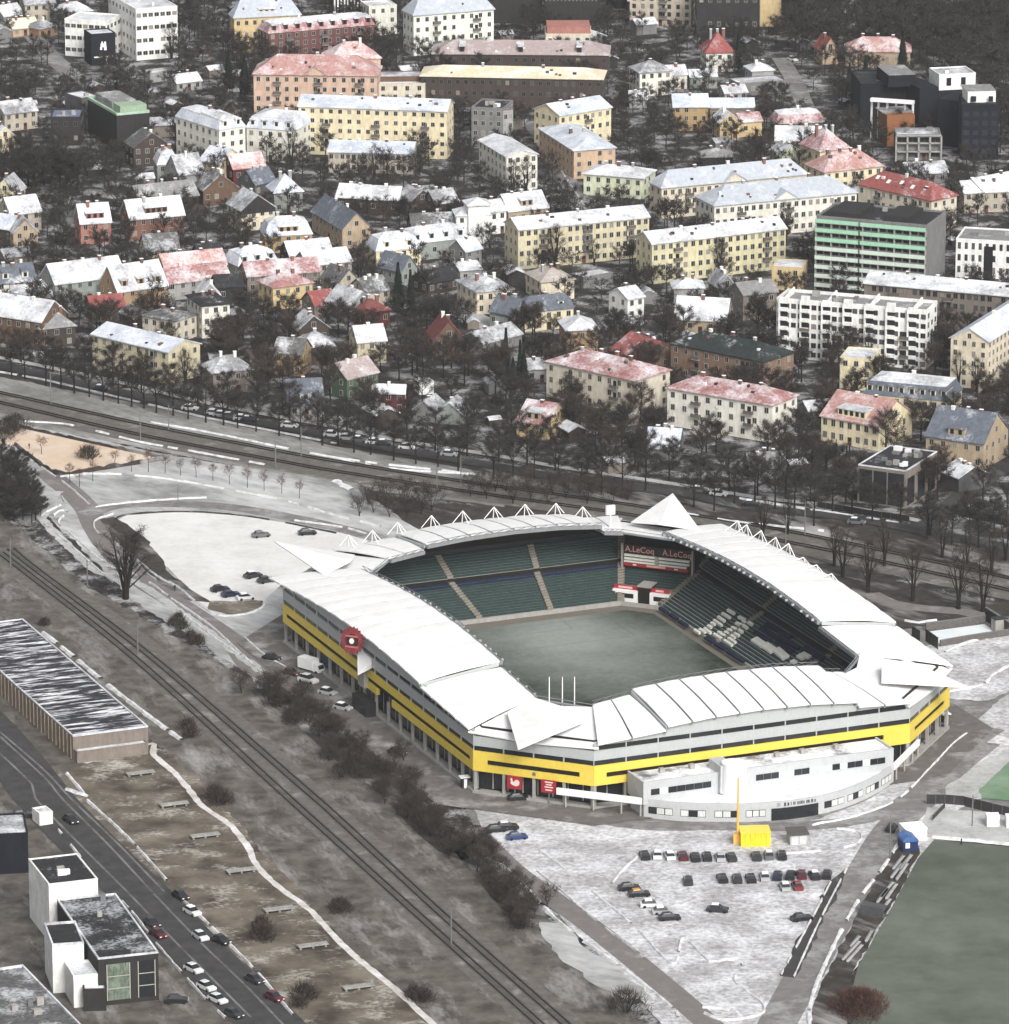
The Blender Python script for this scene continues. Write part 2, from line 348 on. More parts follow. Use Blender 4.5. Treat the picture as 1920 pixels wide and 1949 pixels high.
strip('road', 'Z 1500,-60 1150,220 820,520 560,800 M 1240,235 1090,470 960,680 800,960 640,1250 560,1400', 7.6, M_road)
strip('road', 'U 2100,520 1900,660 1700,860 1450,1060 1150,1180 800,1225 450,1240 100,1230 T 1400,1230 900,1140 400,1010', 5.5, M_road)
sheet('verge', 'M 890,535 975,465 990,470 690,1075 610,1068', M_asph)
strip('thicket_floor', 'S 20,230 200,360 400,520 600,700 800,860 950,960 1120,1140 1300,1320 1480,1440 L 760,330 880,480 960,590 1060,700 1120,790', 7.5, M_bed3)
sheet('snow_slope', 'L 1150,760 1260,770 1450,920 1650,1085 1800,1210 1620,1200 1500,1140 1170,875', M_field)
sheet('embankment', 'M 1200,440 1290,330 1400,330 1380,420 1230,680 1040,1010 1010,1130 990,1440 780,1440 800,1200 1000,800', M_bed3)
sheet('training_pitch', 'M 1480,296 2000,345 2000,1500 1000,1500 1020,1130 1050,1010 1240,680 1390,400', M_train)
sheet('court', 'M 1440,110 1500,120 2000,150 2000,325 1470,285 1400,260', M_greysnow)
sheet('turf_pitch', 'Z 1400,740 1904,270 2100,270 2100,930 1800,900 1430,870', M_green)
sheet('verge', 'Z 850,700 1120,540 1280,350 1904,60 2100,60 2100,270 1904,270 1400,740 1430,870 1100,950 870,880', M_greysnow)
sheet('snow_field', 'O 1740,1235 1980,1180 1980,1290 1880,1335 1800,1330 1780,1290', M_tramp)
sheet('garden_yard', 'E 640,600 700,580 880,680 870,730 760,740 640,680', M_greysnow)
strip('street', 'B 1100,690 1150,760 1250,920 1340,1080 1440,1220', 6.0, M_road)
strip('street', 'A 180,200 300,330 450,440 700,420 1100,380', 7.0, M_road)
strip('street', 'C 610,330 700,480 780,640 960,690', 6.0, M_road)
strip('street', 'F 1990,900 1904,1000 1780,1120 I 1780,190 1904,140', 6.0, M_road)
strip('street', 'I 2010,480 1904,590 1750,700 1600,830 1450,930 1380,990', 7.0, M_asph)
strip('street', 'E 300,470 450,560 600,660 760,760', 5.0, M_asph)
# street and pavement under the avenue of trees, on the town side of the upper railway
strip('street', 'G -60,40 250,105 700,205 1200,320 1904,455 H 300,520 900,620 1300,690 I 0,770 500,860 1000,910 1400,985 1904,1080', 5.5, M_asph)
strip('pavement', 'G -60,-5 250,55 700,150 1200,268 1904,400 H 300,465 900,560 1300,630 I 0,720 500,800 1000,855 1400,930', 2.6, M_greysnow)
for s_, wd in (('G -60,75 250,130 700,235 1200,350 1904,490', 1.3), ('H 0,570 300,630 800,665', 1.6), ('G 120,365 400,385 780,478 1150,545 1500,610', 1.6), ('G 800,360 1200,430 1904,570 H 700,655', 1.4),
           ('H 0,700 30,720 90,750', 4.0), ('I 0,870 300,925 860,985', 1.6), ('I 380,800 700,850 1280,940', 2.2)): ridge(s_, wd, .15)
for s_ in ('G 0,485 150,570 330,690 420,760 510,840', 'G 340,680 560,662 930,690 1500,790 1740,850 H 0,900 250,960',
           'G 350,790 355,830 245,890 235,930 330,1010 480,1140 J 560,20 660,100', 'G 300,900 340,870 380,880 330,940 420,1020 600,1170 J 800,60 1000,200 1200,340 1430,555',
           'G 640,890 550,920 530,950 560,1000 700,1090 900,1250 J 1000,110 1130,215 1240,275 1400,265 1480,230 1500,195', 'G 540,850 700,830 1000,805 1250,795',
           'G 1560,915 1904,960 H 200,1010', 'J 1385,400 1500,500 1620,570', 'J 1000,240 1240,420 1440,560 1500,640'): ridge(s_, .9, .25)
ridge('G 655,925 700,898 1000,878 1300,893 1560,930 1904,1000', .7, .25, mat_=M_bed3, label='low dark edge of the lot north of the stadium')
ridge('G 85,500 200,590 340,668 560,640 930,582', 1.6, .9, name='hedge', label='low dark hedge along the near edge of the sandy field', mat_=M_bed3)
ridge('G 110,398 300,440 520,490 930,578', .5, .7, name='hedge', label='thin dark hedge along the far edge of the sandy field', mat_=M_bed3)
for s_, wd in (('L 860,400 1000,490 1250,750 1450,900 1700,1085 1904,1250 M 30,1300', 1.9), ('L 1075,310 1250,430 1450,590 1700,800 1904,1000 M 60,860 210,985 300,975 390,995 350,1095 440,1170 515,1235 490,1290 300,1320 180,1280', 1.2),
           ('L 1060,420 1230,550 1450,740 1760,980', .6), ('M 985,462 830,760 685,1075', .8), ('M 895,535 800,720 612,1065', .8), ('M 1290,300 1180,470 1050,640 900,920 785,1200 775,1400', 1.8),
           ('L 1705,395 1620,470 1560,545', .9), ('M 640,378 800,365 1000,335 1070,290 1040,250 930,235', .8), ('U 0,1262 200,1262', .5), ('U 780,1228 1100,1160 1400,1040 1650,800 1800,640 1904,560', .9),
           ('M 170,1245 330,1260 400,1310', 2.2), ('M 1470,280 1700,300 2000,330', 2.0), ('J 245,370 420,510 640,690 850,850 1030,980', 2.6), ('J 420,1075 600,1050 860,985', 1.4),
           ('K 375,10 500,50', 2.2), ('K 330,240 460,400', 1.2), ('K 480,60 740,300 1010,600', 1.3), ('K 1040,640 1250,840 1450,1040 1660,1290', 1.3), ('K 640,590 760,720 900,900 1130,1160 1280,1310', .9),
           ('J 380,1170 490,1300', 1.4), ('B 1180,820 1300,1010 1420,1195', 1.4), ('R 1150,960 1250,975 1380,960', 1.0), ('R 1440,1190 1600,1120 1900,1060', 2.0), ('R 1440,1480 1700,1430 1790,1350 1904,1290', 2.2)): ridge(s_, wd, .3)
# ---------------------------------------------------------------- stadium
SO, SA = Vector((0.90, 1143.07, 0)), math.radians(22.675)
SE1, SE2 = Vector((math.cos(SA), math.sin(SA), 0)), Vector((-math.sin(SA), math.cos(SA), 0))
SW, SL, SC = 113.5, 154.5, 19.5
def sloc(c, x, y, z):
    p = pt(c, x, y, z)-SO; return Vector((p.dot(SE1), p.dot(SE2), z))
def sworld(x, y, z=0): return SO+SE1*x+SE2*y+Vector((0,0,z))
STAD = empty('football_stadium', SO, SA)
tag(STAD, 'large octagonal football stadium with yellow facade and white membrane roof', 'stadium')
M_yel = plain('yellow_cladding', (.74,.565,.085), .5, var=.05)
M_gcl = plain('grey_cladding', (.42,.44,.44), .5, var=.06)
M_dkglass = plain('dark_glazing', (.020,.022,.026), .18, var=.1)
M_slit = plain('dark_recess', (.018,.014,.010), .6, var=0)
M_memb = plain('white_membrane', (.79,.79,.79), .6, var=.065, scale=.10)
M_beam = plain('roof_steel', (.23,.24,.25), .5, var=.1)
M_seat = plain('seat_green', (.030,.050,.048), .55, var=.15)
M_seatb = plain('seat_blue', (.014,.022,.046), .55, var=.15)
M_seatw = plain('seat_white', (.72,.72,.66), .6, var=.08)
M_tread = plain('stand_concrete', (.25,.275,.265), .9, var=.12)
M_aisle = plain('aisle_concrete', (.235,.215,.18), .9, var=.15)
M_red = plain('sign_red', (.33,.02,.03), .5, var=.05)
M_dkred = plain('board_dark_red', (.05,.010,.012), .5, var=0)
M_dkblue = plain('panel_blue', (.02,.09,.20), .5, var=.1)
class Frame:
    """a facade segment: u along, n outward"""
    def __init__(s, p0, p1):
        s.p0 = Vector((*p0, 0)); d = Vector((*p1, 0))-s.p0; s.len = d.length; s.u = d.normalized(); s.n = Vector((s.u.y, -s.u.x, 0))
    def p(s, u, n, z): return s.p0+s.u*u+s.n*n+Vector((0,0,z))
    def box(s, mb, u0, u1, n0, n1, z0, z1, mi=0):
        mb.hexa([s.p(u0,n0,z0), s.p(u1,n0,z0), s.p(u1,n1,z0), s.p(u0,n1,z0)], [s.p(u0,n0,z1), s.p(u1,n0,z1), s.p(u1,n1,z1), s.p(u0,n1,z1)], mi)
def interp(tab, s):
    if s <= tab[0][0]: return tab[0][1]
    for (a, za), (b, zb) in zip(tab, tab[1:]):
        if s <= b: return za+(zb-za)*(s-a)/(b-a)
    return tab[-1][1]
Z_LONG_LOW = [(20,14.5),(48,15.7)]
Z_LONG = [(48,16.5),(60,17.2),(76,17.7),(92,17.55),(104,17.1),(118,16.2),(142,14.1)]
Z_SH_MAIN = [(36,16.8),(46,17.6),(58,17.9),(70,17.6),(81,16.6)]
Z_SH_A = [(19.5,14.8),(36,16.0)]
Z_SH_B = [(81,15.5),(94,14.8)]
oct_ = [(SC,0),(SW-SC,0),(SW,SC),(SW,SL-SC),(SW-SC,SL),(SC,SL),(0,SL-SC),(0,SC)]
segs = [('front', Frame(oct_[0], oct_[1])), ('cornerFR', Frame(oct_[1], oct_[2])), ('right', Frame(oct_[2], oct_[3])), ('cornerBR', Frame(oct_[3], oct_[4])),
        ('far', Frame(oct_[4], oct_[5])), ('cornerBL', Frame(oct_[5], oct_[6])), ('left', Frame(oct_[6], oct_[7])), ('cornerFL', Frame(oct_[7], oct_[0]))]
col_mb = MB(); col_mb.box(-.3,.3,-.3,.3,0,5.3); col_me = col_mb.mesh('column', [CONC])
for sn, F in segs:
    L_ = F.len; corner = sn.startswith('corner')
    n = max(2, round(L_/7.2))
    for i in range(n+1):
        p = F.p(min(max(L_*i/n, .4), L_-.4), -.45, 0); link('column', col_me, STAD, p, math.atan2(F.u.y, F.u.x))
    mb = MB(); F.box(mb, .4, L_-.4, -2.4, -2.1, .9, 5.25, 0)
    for i in range(n*2): F.box(mb, L_*i/(n*2)+.1, L_*i/(n*2)+.35, -2.1, -2.0, .9, 5.25, 1)
    mb.build('ground_floor_glazing', [M_dkglass, CONC], STAD)
    mb = MB(); F.box(mb, 0, L_, -1.8, .25, 0, .75); mb.build('plinth', CONC, STAD)
    gaps = []
    if sn == 'left':
        # the entrance gap in the lower yellow strip
        g0, g1 = 134.9-75.5, 134.9-66.5; gaps = [(g0, g1)]
    mb = MB(); lo = [(0, L_)] if not gaps else [(0, gaps[0][0]), (gaps[0][1], L_)]
    for a, b in lo: F.box(mb, a, b, -.6, .12, 5.3, 6.9)
    F.box(mb, 0, L_, -.6, .12, 8.0, 9.75)
    e = 3.2 if corner else (9.0 if sn == 'front' else 1.8)
    e2 = 3.2 if corner else (2.8 if sn == 'front' else 1.8)
    if sn == 'front': e = 2.9; e2 = 6.3
    F.box(mb, 0, e, -.6, .12, 6.9, 8.0); F.box(mb, L_-e2, L_, -.6, .12, 6.9, 8.0)
    mb.build('facade_band', M_yel, STAD)
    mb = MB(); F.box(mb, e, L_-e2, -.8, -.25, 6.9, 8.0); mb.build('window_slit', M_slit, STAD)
    mb = MB(); F.box(mb, .2, L_-.2, -.8, -.22, 9.75, 10.9, 0)
    k = max(3, round(L_/7.2))
    for i in range(k+1): F.box(mb, L_*i/k-.12 if i else .05, L_*i/k+.12 if i < k else L_-.05, -.22, .02, 9.75, 10.9, 1)
    mb.build('window_band', [M_dkglass, M_gcl], STAD)
    mb = MB(); F.box(mb, 0, L_, -.6, .06, 10.9, 13.1); mb.build('parapet_band', M_gcl, STAD)
    if not corner:
        mb = MB(); F.box(mb, 1, L_-1, -.8, -.22, 13.1, 14.2, 0)
        for i in range(k+1): F.box(mb, L_*i/k-.12 if i else 1, L_*i/k+.12 if i < k else L_-1, -.22, .02, 13.1, 14.2, 1)
        mb.build('window_band', [M_dkglass, M_gcl], STAD)
        mb = MB(); m = 24
        for i in range(m):
            u0, u1 = L_*i/m, L_*(i+1)/m
            if sn in ('front', 'far'):
                f = lambda u: (lambda s: interp(Z_SH_A if s < 36 else Z_SH_MAIN if s < 81 else Z_SH_B, s))(SC+u if sn == 'front' else SW-SC-u)
            else:
                f = lambda u: (lambda s: interp(Z_LONG_LOW if s < 48 else Z_LONG, s))(SC+u if sn == 'right' else SL-SC-u)
            z0, z1 = max(14.25, f(u0+.01)-.25), max(14.25, f(u1-.01)-.25)
            mb.hexa([F.p(u0,.04,14.2), F.p(u1,.04,14.2), F.p(u1,-.5,14.2), F.p(u0,-.5,14.2)], [F.p(u0,.04,z0), F.p(u1,.04,z1), F.p(u1,-.5,z1), F.p(u0,-.5,z0)])
        mb.build('gable_cladding', M_gcl, STAD)
# roof panels
def S2L(side, s, q, z):
    return {'left': Vector((q, s, z)), 'right': Vector((SW-q, s, z)), 'front': Vector((s, q, z)), 'far': Vector((s, SL-q, z))}[side]
QI = 18.0
def roof_section(side, s0, s1, tab, n, rise, i0=None, i1=None, skip=()):
    """panels between seams; i0/i1 shift the inner ends towards the middle"""
    i0 = s0 if i0 is None else i0; i1 = s1 if i1 is None else i1
    bounds = [s0+(s1-s0)*k/n for k in range(n+1)]
    def P_(t, q, dz=0.0):
        s = s0+(s1-s0)*t; si = i0+(i1-i0)*t; f = (q+1.0)/(QI+1.0)
        return S2L(side, s+(si-s)*f, q, interp(tab, s)+rise*f+0.35*math.sin(math.pi*f)+dz)
    for k in range(n):
        t0, t1 = k/n, (k+1)/n; g = .24/(s1-s0)
        a, b = t0+(g if k else 0), t1-(g if k < n-1 else 0)
        mb = MB(); nq, nt_ = 5, 4
        for top in (1, 0):
            for i in range(nt_+1):
                for j in range(nq+1):
                    t = a+(b-a)*i/nt_; camber = .10*math.sin(math.pi*i/nt_)
                    mb.v.append(tuple(P_(t, -1.0+(QI+1.0)*j/nq, camber if top else -.28)))
        o = (nt_+1)*(nq+1); idx = lambda i, j: i*(nq+1)+j
        for i in range(nt_):
            for j in range(nq):
                mb.f.append([idx(i,j), idx(i+1,j), idx(i+1,j+1), idx(i,j+1)]); mb.m.append(0)
                mb.f.append([o+idx(i,j), o+idx(i,j+1), o+idx(i+1,j+1), o+idx(i+1,j)]); mb.m.append(1)
        for i in range(nt_):
            for j in (0, nq): mb.f.append([idx(i,j), idx(i+1,j), o+idx(i+1,j), o+idx(i,j)]); mb.m.append(0)
        for j in range(nq):
            for i in (0, nt_): mb.f.append([idx(i,j), idx(i,j+1), o+idx(i,j+1), o+idx(i,j)]); mb.m.append(0)
        mb.build('roof_panel', [M_memb, M_beam], STAD)
    for k in range(n+1):
        if k in skip: continue
        t = k/n
        p0, p1 = P_(t, -1.0, -.55), P_(t, QI, -.55)
        mb = MB(); mb.tube(p0, p1, .26, .26, 6); mb.build('roof_beam', M_beam, STAD)
    # dark lattice edge with gangway along the inner rim
    mb = MB(); m = n*2
    for k in range(m):
        a0, a1 = P_(k/m, QI), P_((k+1)/m, QI); b0, b1 = P_(k/m, QI+.75), P_((k+1)/m, QI+.75)
        dn = Vector((0,0,-1.0)); up = Vector((0,0,-.15))
        mb.hexa([a0+dn, a1+dn, b1+dn, b0+dn], [a0+up, a1+up, b1+up, b0+up], 0)
        mb.tube(b0+up, b1+Vector((0,0,.55)), .06, .06, 4, 1); mb.tube(b0+Vector((0,0,.55)), b1+Vector((0,0,.55)), .07, .07, 4, 1)
    mb.build('rim_gangway', [M_beam, STEEL], STAD)
    return P_
PL = {}
for side in ('left', 'right'):
    PL[side+'low'] = roof_section(side, 20, 47.6, Z_LONG_LOW, 4, 2.2, 28.5, 47.6, (0,))
    PL[side] = roof_section(side, 48.2, 142, Z_LONG, 12, 2.6, 48.2, 133, (12,))
for side in ('front', 'far'):
    PL[side+'a'] = roof_section(side, 20, 35.7, Z_SH_A, 2, 2.2, 27, 35.7, (0,))
    PL[side] = roof_section(side, 36.3, 80.7, Z_SH_MAIN, 8, 2.6)
    PL[side+'b'] = roof_section(side, 81.3, SW-20, Z_SH_B, 2, 2.2, 81.3, SW-27, (2,))
# step fascias where a high section ends above a low one
for side, s in (('left',48.0),('right',48.0),('front',36.0),('front',81.0),('far',36.0),('far',81.0)):
    tab = Z_LONG if side in ('left','right') else Z_SH_MAIN
    zz = interp(tab, s+.3 if s < 60 else s-.3)
    mb = MB(); a0, a1 = S2L(side, s-.12, -.6, zz-1.0), S2L(side, s+.12, -.6, zz-1.0); b0, b1 = S2L(side, s-.12, QI-.3, zz+1.5), S2L(side, s+.12, QI-.3, zz+1.5)
    u = Vector((0,0,.85)); mb.hexa([a0,a1,b1,b0],[a0+u,a1+u,b1+u,b0+u]); mb.build('step_fascia', M_gcl, STAD)
# corner membranes and pointed sails
def mirror(cx, cy, v): return Vector((SW-v[0] if cx else v[0], SL-v[1] if cy else v[1], v[2]))
for cx, cy, tip in ((0,0,(2.6,1.2,15.4)), (1,0,(3.0,3.6,14.9)), (1,1,(4.6,-3.2,18.2)), (0,1,(6.6,-3.5,17.6))):
    mm = lambda v: mirror(cx, cy, v)
    a, b, c, d = (-1.0,20.2,13.9), (20.2,-1.0,13.9), (27,17.5,16.7), (17.8,28.4,16.7)
    md, mo = (21.5,22.2,16.2), (9.2,9.2,13.5)
    for quad in ((a, mo, md, d), (mo, b, c, md)):
        q = [mm(v) for v in quad]
        mb = MB(); dn = Vector((0,0,-.3)); mb.hexa([v+dn for v in q], q); mb.build('corner_panel', M_memb, STAD)
    mb = MB(); tp = mm(tip); b1, b2, ap = mm((9.0,22.5,16.4)), mm((21.5,10.0,16.4)), mm((17.5,18.0,17.6))
    dn = Vector((0,0,-.25)); vs_ = [tp, b1, ap, b2]; vs_ = vs_+[v+dn for v in vs_]
    mb.add(vs_, [(0,1,2),(0,2,3),(4,6,5),(4,7,6),(0,4,5,1),(1,5,6,2),(2,6,7,3),(3,7,4,0)]); mb.build('corner_sail', M_memb, STAD)
    mb = MB(); 
    e0, e1 = mm((17.8,28.4,16.3)), mm((27,17.5,16.3)); mb.tube(e0, e1, .3); mb.tube(e0+Vector((0,0,.9)), e1+Vector((0,0,.9)), .08)
    mb.build('rim_gangway', M_beam, STAD)
# white A-frames on the outer edge, floodlights on the rim
def aframe(side, s, h=3.0, fn=None):
    z = interp(Z_LONG if side in ('left','right') and s >= 48 else Z_LONG_LOW if side in ('left','right') else Z_SH_A if s < 36 else Z_SH_MAIN if s < 81 else Z_SH_B, s)
    ap = S2L(side, s, -.3, z+h); mb = MB()
    for ds, q in ((-2.4,-.8),(2.4,-.8),(0,3.2)): mb.tube(ap, S2L(side, s+ds, q, z+.1+(.5 if q > 0 else 0)), .11, .11, 5)
    mb.tube(ap, S2L(side, s, -.8, z), .14, .14, 5)
    mb.build('roof_strut', WHITE, STAD)
for s in (24, 30, 36.4, 45, 53, 61, 69, 77, 84): aframe('far', s)
for s in (80, 88, 95): aframe('right', s, 1.3)
for s in (103, 110, 118, 126, 131): aframe('right', s, 2.8)
fl = MB(); fl.box(-.32,.32,-.18,.18,-.24,.24); fl_me = fl.mesh('floodlight', [plain('lamp_housing', (.50,.51,.52), .5)])
for side in ('left', 'right'):
    for k in range(26):
        t = (k+.5+R.uniform(-.25,.25))/26; p = PL[side](t, QI+1.1, -.45+.1*R.random()); link('floodlight', fl_me, STAD, p)
for k in range(4): link('floodlight', fl_me, STAD, PL['leftlow']((k+.5)/4, QI+1.1, -.5))
# flag poles at the near left rim, lamp mast at the far rim
for x in (705, 800, 888):
    p = sloc('T', x, 325, 16.4); mb = MB(); mb.tube((p.x,p.y,15.2), (p.x,p.y,22.0), .14, .10, 6); mb.build('flag_pole', WHITE, STAD)
p = sloc('Q', 690, 292, 16.8); mb = MB(); mb.tube((p.x,p.y,16.2), (p.x,p.y,22), .3, .2, 6); mb.box(p.x-1.1,p.x+1.1,p.y-.4,p.y+.4,20.4,22.6); mb.build('lamp_mast', WHITE, STAD)
# stands
def s_start(q): return 19.5+10.0*q/22.5
LOW = [(22.6-13.0*i/14, 1.0+5.2*i/14) for i in range(15)]
UPP = [(9.6-6.1*i/9, 7.3+4.0*i/9) for i in range(10)]
def ring(k, q):
    """corner points of the octagon at offset q for segment k (0 front,1 FR,2 right,3 BR,4 far,5 BL,6 left,7 FL)"""
    s = s_start(q)
    P8 = [(s,q),(SW-s,q),(SW-q,s),(SW-q,SL-s),(SW-s,SL-q),(s,SL-q),(q,SL-s),(q,s)]
    return Vector((*P8[k],0)), Vector((*P8[(k+1)%8],0))
def row(k, qa, qb, z, seat, trim=0.0, name='seat_row'):
    a0, a1 = ring(k, qa); b0, b1 = ring(k, qb)
    if trim:
        d = (a1-a0).normalized()*trim; a0 = a0+d; a1 = a1-d; b0 = b0+d; b1 = b1-d
    mb = MB(); Z = lambda v, z_: Vector((v.x, v.y, z_))
    mb.hexa([Z(a0,z-.75), Z(a1,z-.75), Z(b1,z-.75), Z(b0,z-.75)], [Z(a0,z), Z(a1,z), Z(b1,z), Z(b0,z)], 1)
    L0 = lambda f, g: (a0.lerp(b0, f)).lerp(a1.lerp(b1, f), g)
    n = 1
    mb.hexa([Z(L0(.30,0),z), Z(L0(.30,1),z), Z(L0(.80,1),z), Z(L0(.80,0),z)], [Z(L0(.34,0),z+.30), Z(L0(.34,1),z+.30), Z(L0(.80,1),z+.50), Z(L0(.80,0),z+.50)], 0)
    return mb.build(name, [seat, M_tread], STAD)
for k in range(8):
    for i in range(14):
        if k == 3 and i < 6: continue
        row(k, LOW[i][0], LOW[i+1][0], LOW[i][1]+.3, M_seatb if (k == 4 and i > 11) or (k == 2 and i == 13) else M_seat)
    for i in range(9):
        if k == 3: continue
        row(k, UPP[i][0], UPP[i+1][0], UPP[i][1]+.3, M_seat)
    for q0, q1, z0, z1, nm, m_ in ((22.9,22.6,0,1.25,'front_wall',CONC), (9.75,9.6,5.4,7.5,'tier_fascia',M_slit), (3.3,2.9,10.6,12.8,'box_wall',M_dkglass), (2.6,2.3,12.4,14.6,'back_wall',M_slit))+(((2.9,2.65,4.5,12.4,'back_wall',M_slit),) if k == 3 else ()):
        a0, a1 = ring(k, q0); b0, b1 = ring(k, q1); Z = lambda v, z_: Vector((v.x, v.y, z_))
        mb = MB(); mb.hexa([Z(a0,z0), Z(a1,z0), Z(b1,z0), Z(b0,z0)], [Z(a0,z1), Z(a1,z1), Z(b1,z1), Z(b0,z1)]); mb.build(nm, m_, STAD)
    # dark box windows behind the upper tier are divided by pale posts; aisles climb the tiers
    fr = (0.0, 1/3, 2/3, 1.0) if k % 2 == 0 else ()
    for f in fr:
        for tab, nm in ((LOW, 'aisle'), (UPP, 'aisle')):
            mb = MB()
            for i in range(len(tab)-1):
                (qa, z), (qb, _) = tab[i], tab[i+1]
                a0, a1 = ring(k, qa); b0, b1 = ring(k, qb)
                ca, cb = a0.lerp(a1, f), b0.lerp(b1, f); d = (a1-a0).normalized()*(.75 if 0 < f < 1 else .9)
                Z = lambda v, z_: Vector((v.x, v.y, z_))
                mb.hexa([Z(ca-d,z), Z(ca+d,z), Z(cb+d,z), Z(cb-d,z)], [Z(ca-d,z+.98), Z(ca+d,z+.98), Z(cb+d,z+.98), Z(cb-d,z+.98)])
            mb.build(nm, M_aisle, STAD)
# pale and blue seat blocks in the right-hand lower stand, laid out on the tier's slope
def tier_pt(c, x, y):
    z = 3.0
    for _ in range(30):
        p = sloc(c, x, y, z); q = SW-p.x; z = z+.35*((1.0+5.2*(22.6-q)/13.0+.75)-z)
    return p
def seat_block(c, x0, y0, x1, y1, w, mat_, nm='seat_block'):
    a, b = tier_pt(c, x0, y0), tier_pt(c, x1, y1)
    d = (b-a); 
    if d.length < .01: return
    s = Vector((-.93,0,-.37))*w/2; mb = MB(); up = Vector((0,0,.3)); dn = Vector((0,0,-.2))
    mb.hexa([a+s+dn, b+s+dn, b-s+dn, a-s+dn], [a+s+up, b+s+up, b-s+up, a-s+up]); mb.build(nm, mat_, STAD)
for x0,y0,x1,y1 in ((1540,880,1590,910),(1500,905,1560,940),(1470,930,1520,965),(1440,955,1500,995),(1620,930,1665,955),(1420,975,1450,990),(1395,995,1425,1010),(1370,1015,1420,1050),(1335,1020,1380,1045),
                    (1300,1025,1340,1050),(1600,975,1640,990),(1650,960,1670,975),(1570,1005,1600,1020),(1540,1020,1570,1035),(1520,1040,1545,1055),(1690,970,1720,990),(1650,990,1685,1015),(1620,1025,1650,1045),(1590,1050,1625,1070),
                    (1565,1065,1595,1085),(1440,1055,1495,1090),(1545,1085,1600,1120),(1515,1100,1575,1140),(1470,1040,1495,1050),(1490,1055,1520,1070)):
    seat_block('Q', x0, y0, x1, y1, .6, M_seatw)
for x0,y0,x1,y1 in ((1050,865,1110,905),(1120,910,1180,950),(1190,960,1250,1000),(1380,1080,1440,1115),(1450,1125,1530,1170),(1540,1180,1660,1255)): seat_block('Q', x0, y0, x1, y1, .8, M_seatb)
for x0,y0,x1,y1,w_ in ((55,1090,130,1140,1.7),(130,1130,200,1180,1.9),(215,1165,290,1230,1.8)): seat_block('R', x0, y0, x1, y1, w_, M_seatw)
for x0,y0,x1,y1,w_ in ((100,1010,250,1090,1.0),(140,980,330,1080,1.0),(60,1040,180,1110,1.0),(220,1110,330,1185,1.2),(260,1090,380,1160,1.0),(420,1150,560,1240,1.6)): seat_block('R', x0, y0, x1, y1, w_, M_seatb)
for x0,y0,x1,y1 in ((405,1195,460,1225),(375,1210,415,1235),(330,1250,360,1265)): seat_block('R', x0, y0, x1, y1, 1.0, M_seatw)
# corner board with lettering between the far and the right-hand stand
def text_mesh(body, size, depth=.04):
    cu = bpy.data.curves.new('text', 'FONT'); cu.body = body; cu.size = size; cu.extrude = depth; cu.align_x = 'CENTER'; cu.align_y = 'CENTER'; cu.resolution_u = 3
    o = bpy.data.objects.new('text_tmp', cu); COL.objects.link(o)
    bpy.context.view_layer.update()
    me = bpy.data.meshes.new_from_object(o.evaluated_get(bpy.context.evaluated_depsgraph_get()))
    bpy.data.objects.remove(o); return me
def lettering(name, body, size, mat_, parent, loc, rotz, sx=1.0, bold=True):
    me = text_mesh(body, size); me.materials.clear(); me.materials.append(mat_)
    o = link(name, me, parent, loc); o.rotation_euler = (math.pi/2, 0, rotz); o.scale = (sx, 1, 1); return o
a0, a1 = ring(3, 11.5)
BF = Frame((a1.x, a1.y), (a0.x, a0.y))      # runs from the far side to the right side; its normal faces the pitch
tot = BF.len; c0, c1 = .6, tot-.6; mid = tot/2
if BF.n.dot(Vector((SW/2-a0.x, SL/2-a0.y, 0))) < 0: BF.n = -BF.n
BP = empty('corner_board', (0,0,0)); BP.parent = STAD
def bb(name, u0, u1, n0, n1, z0, z1, m_):
    mb = MB(); BF.box(mb, u0, u1, n0, n1, z0, z1); return mb.build(name, m_, BP)
bb('backing', c0, c1, -.5, 0, 5.3, 11.9, M_slit)
for u in (c0-.5, c1): bb('post', u, u+.5, -.4, .5, 4.8, 12.0, CONC)
for u0, u1 in ((c0+.2, mid-.6), (mid+1.4, c1-.2)): bb('sign_board', u0, u1, 0, .12, 9.9, 11.7, M_dkred)
bb('screen', mid-.5, mid+1.3, 0, .08, 9.9, 11.6, M_dkglass)
ang = math.atan2(BF.u.y, BF.u.x)
for u0, u1 in ((c0+.2, mid-.6), (mid+1.4, c1-.2)):
    lettering('sign_lettering', 'A.LeCoq', 2.05, plain('lettering_pale_red', (.70,.42,.38), .6, var=0), BP, BF.p((u0+u1)/2, .18, 10.75), ang, 1.0)
for z0, z1 in ((9.05,9.55),(8.2,8.7)):
    for u0, u1 in ((c0+.3, mid-.5), (mid+.5, c1-.5)): bb('white_seat_row', u0, u1, 0, .5, z0, z1, M_seatw)
bb('white_seat_row', c0+.3, mid-.5, 0, .55, 7.55, 7.95, M_seatw); bb('white_seat_row', mid+.5, c1-1.2, 0, .55, 7.5, 7.9, M_seatw)
bb('stair', mid-.45, mid+.45, .05, .6, 7.4, 9.6, CONC)
bb('banner', c0+.2, c1-.8, 0, .6, 6.7, 7.45, M_red); bb('banner_swash', mid-2.6, mid+2.2, .6, .65, 6.95, 7.42, plain('lettering_pale_red', (.70,.42,.38)))
for u in (c0+2.6, c1-4.2): bb('banner_mark', u, u+.9, .6, .66, 6.95, 7.3, M_seatw)
KF = Frame((ring(3, 20.5)[1].x, ring(3, 20.5)[1].y), (ring(3, 20.5)[0].x, ring(3, 20.5)[0].y)); KF.n = BF.n
KT = KF.len; km = KT/2
BF, BP_old = KF, BP
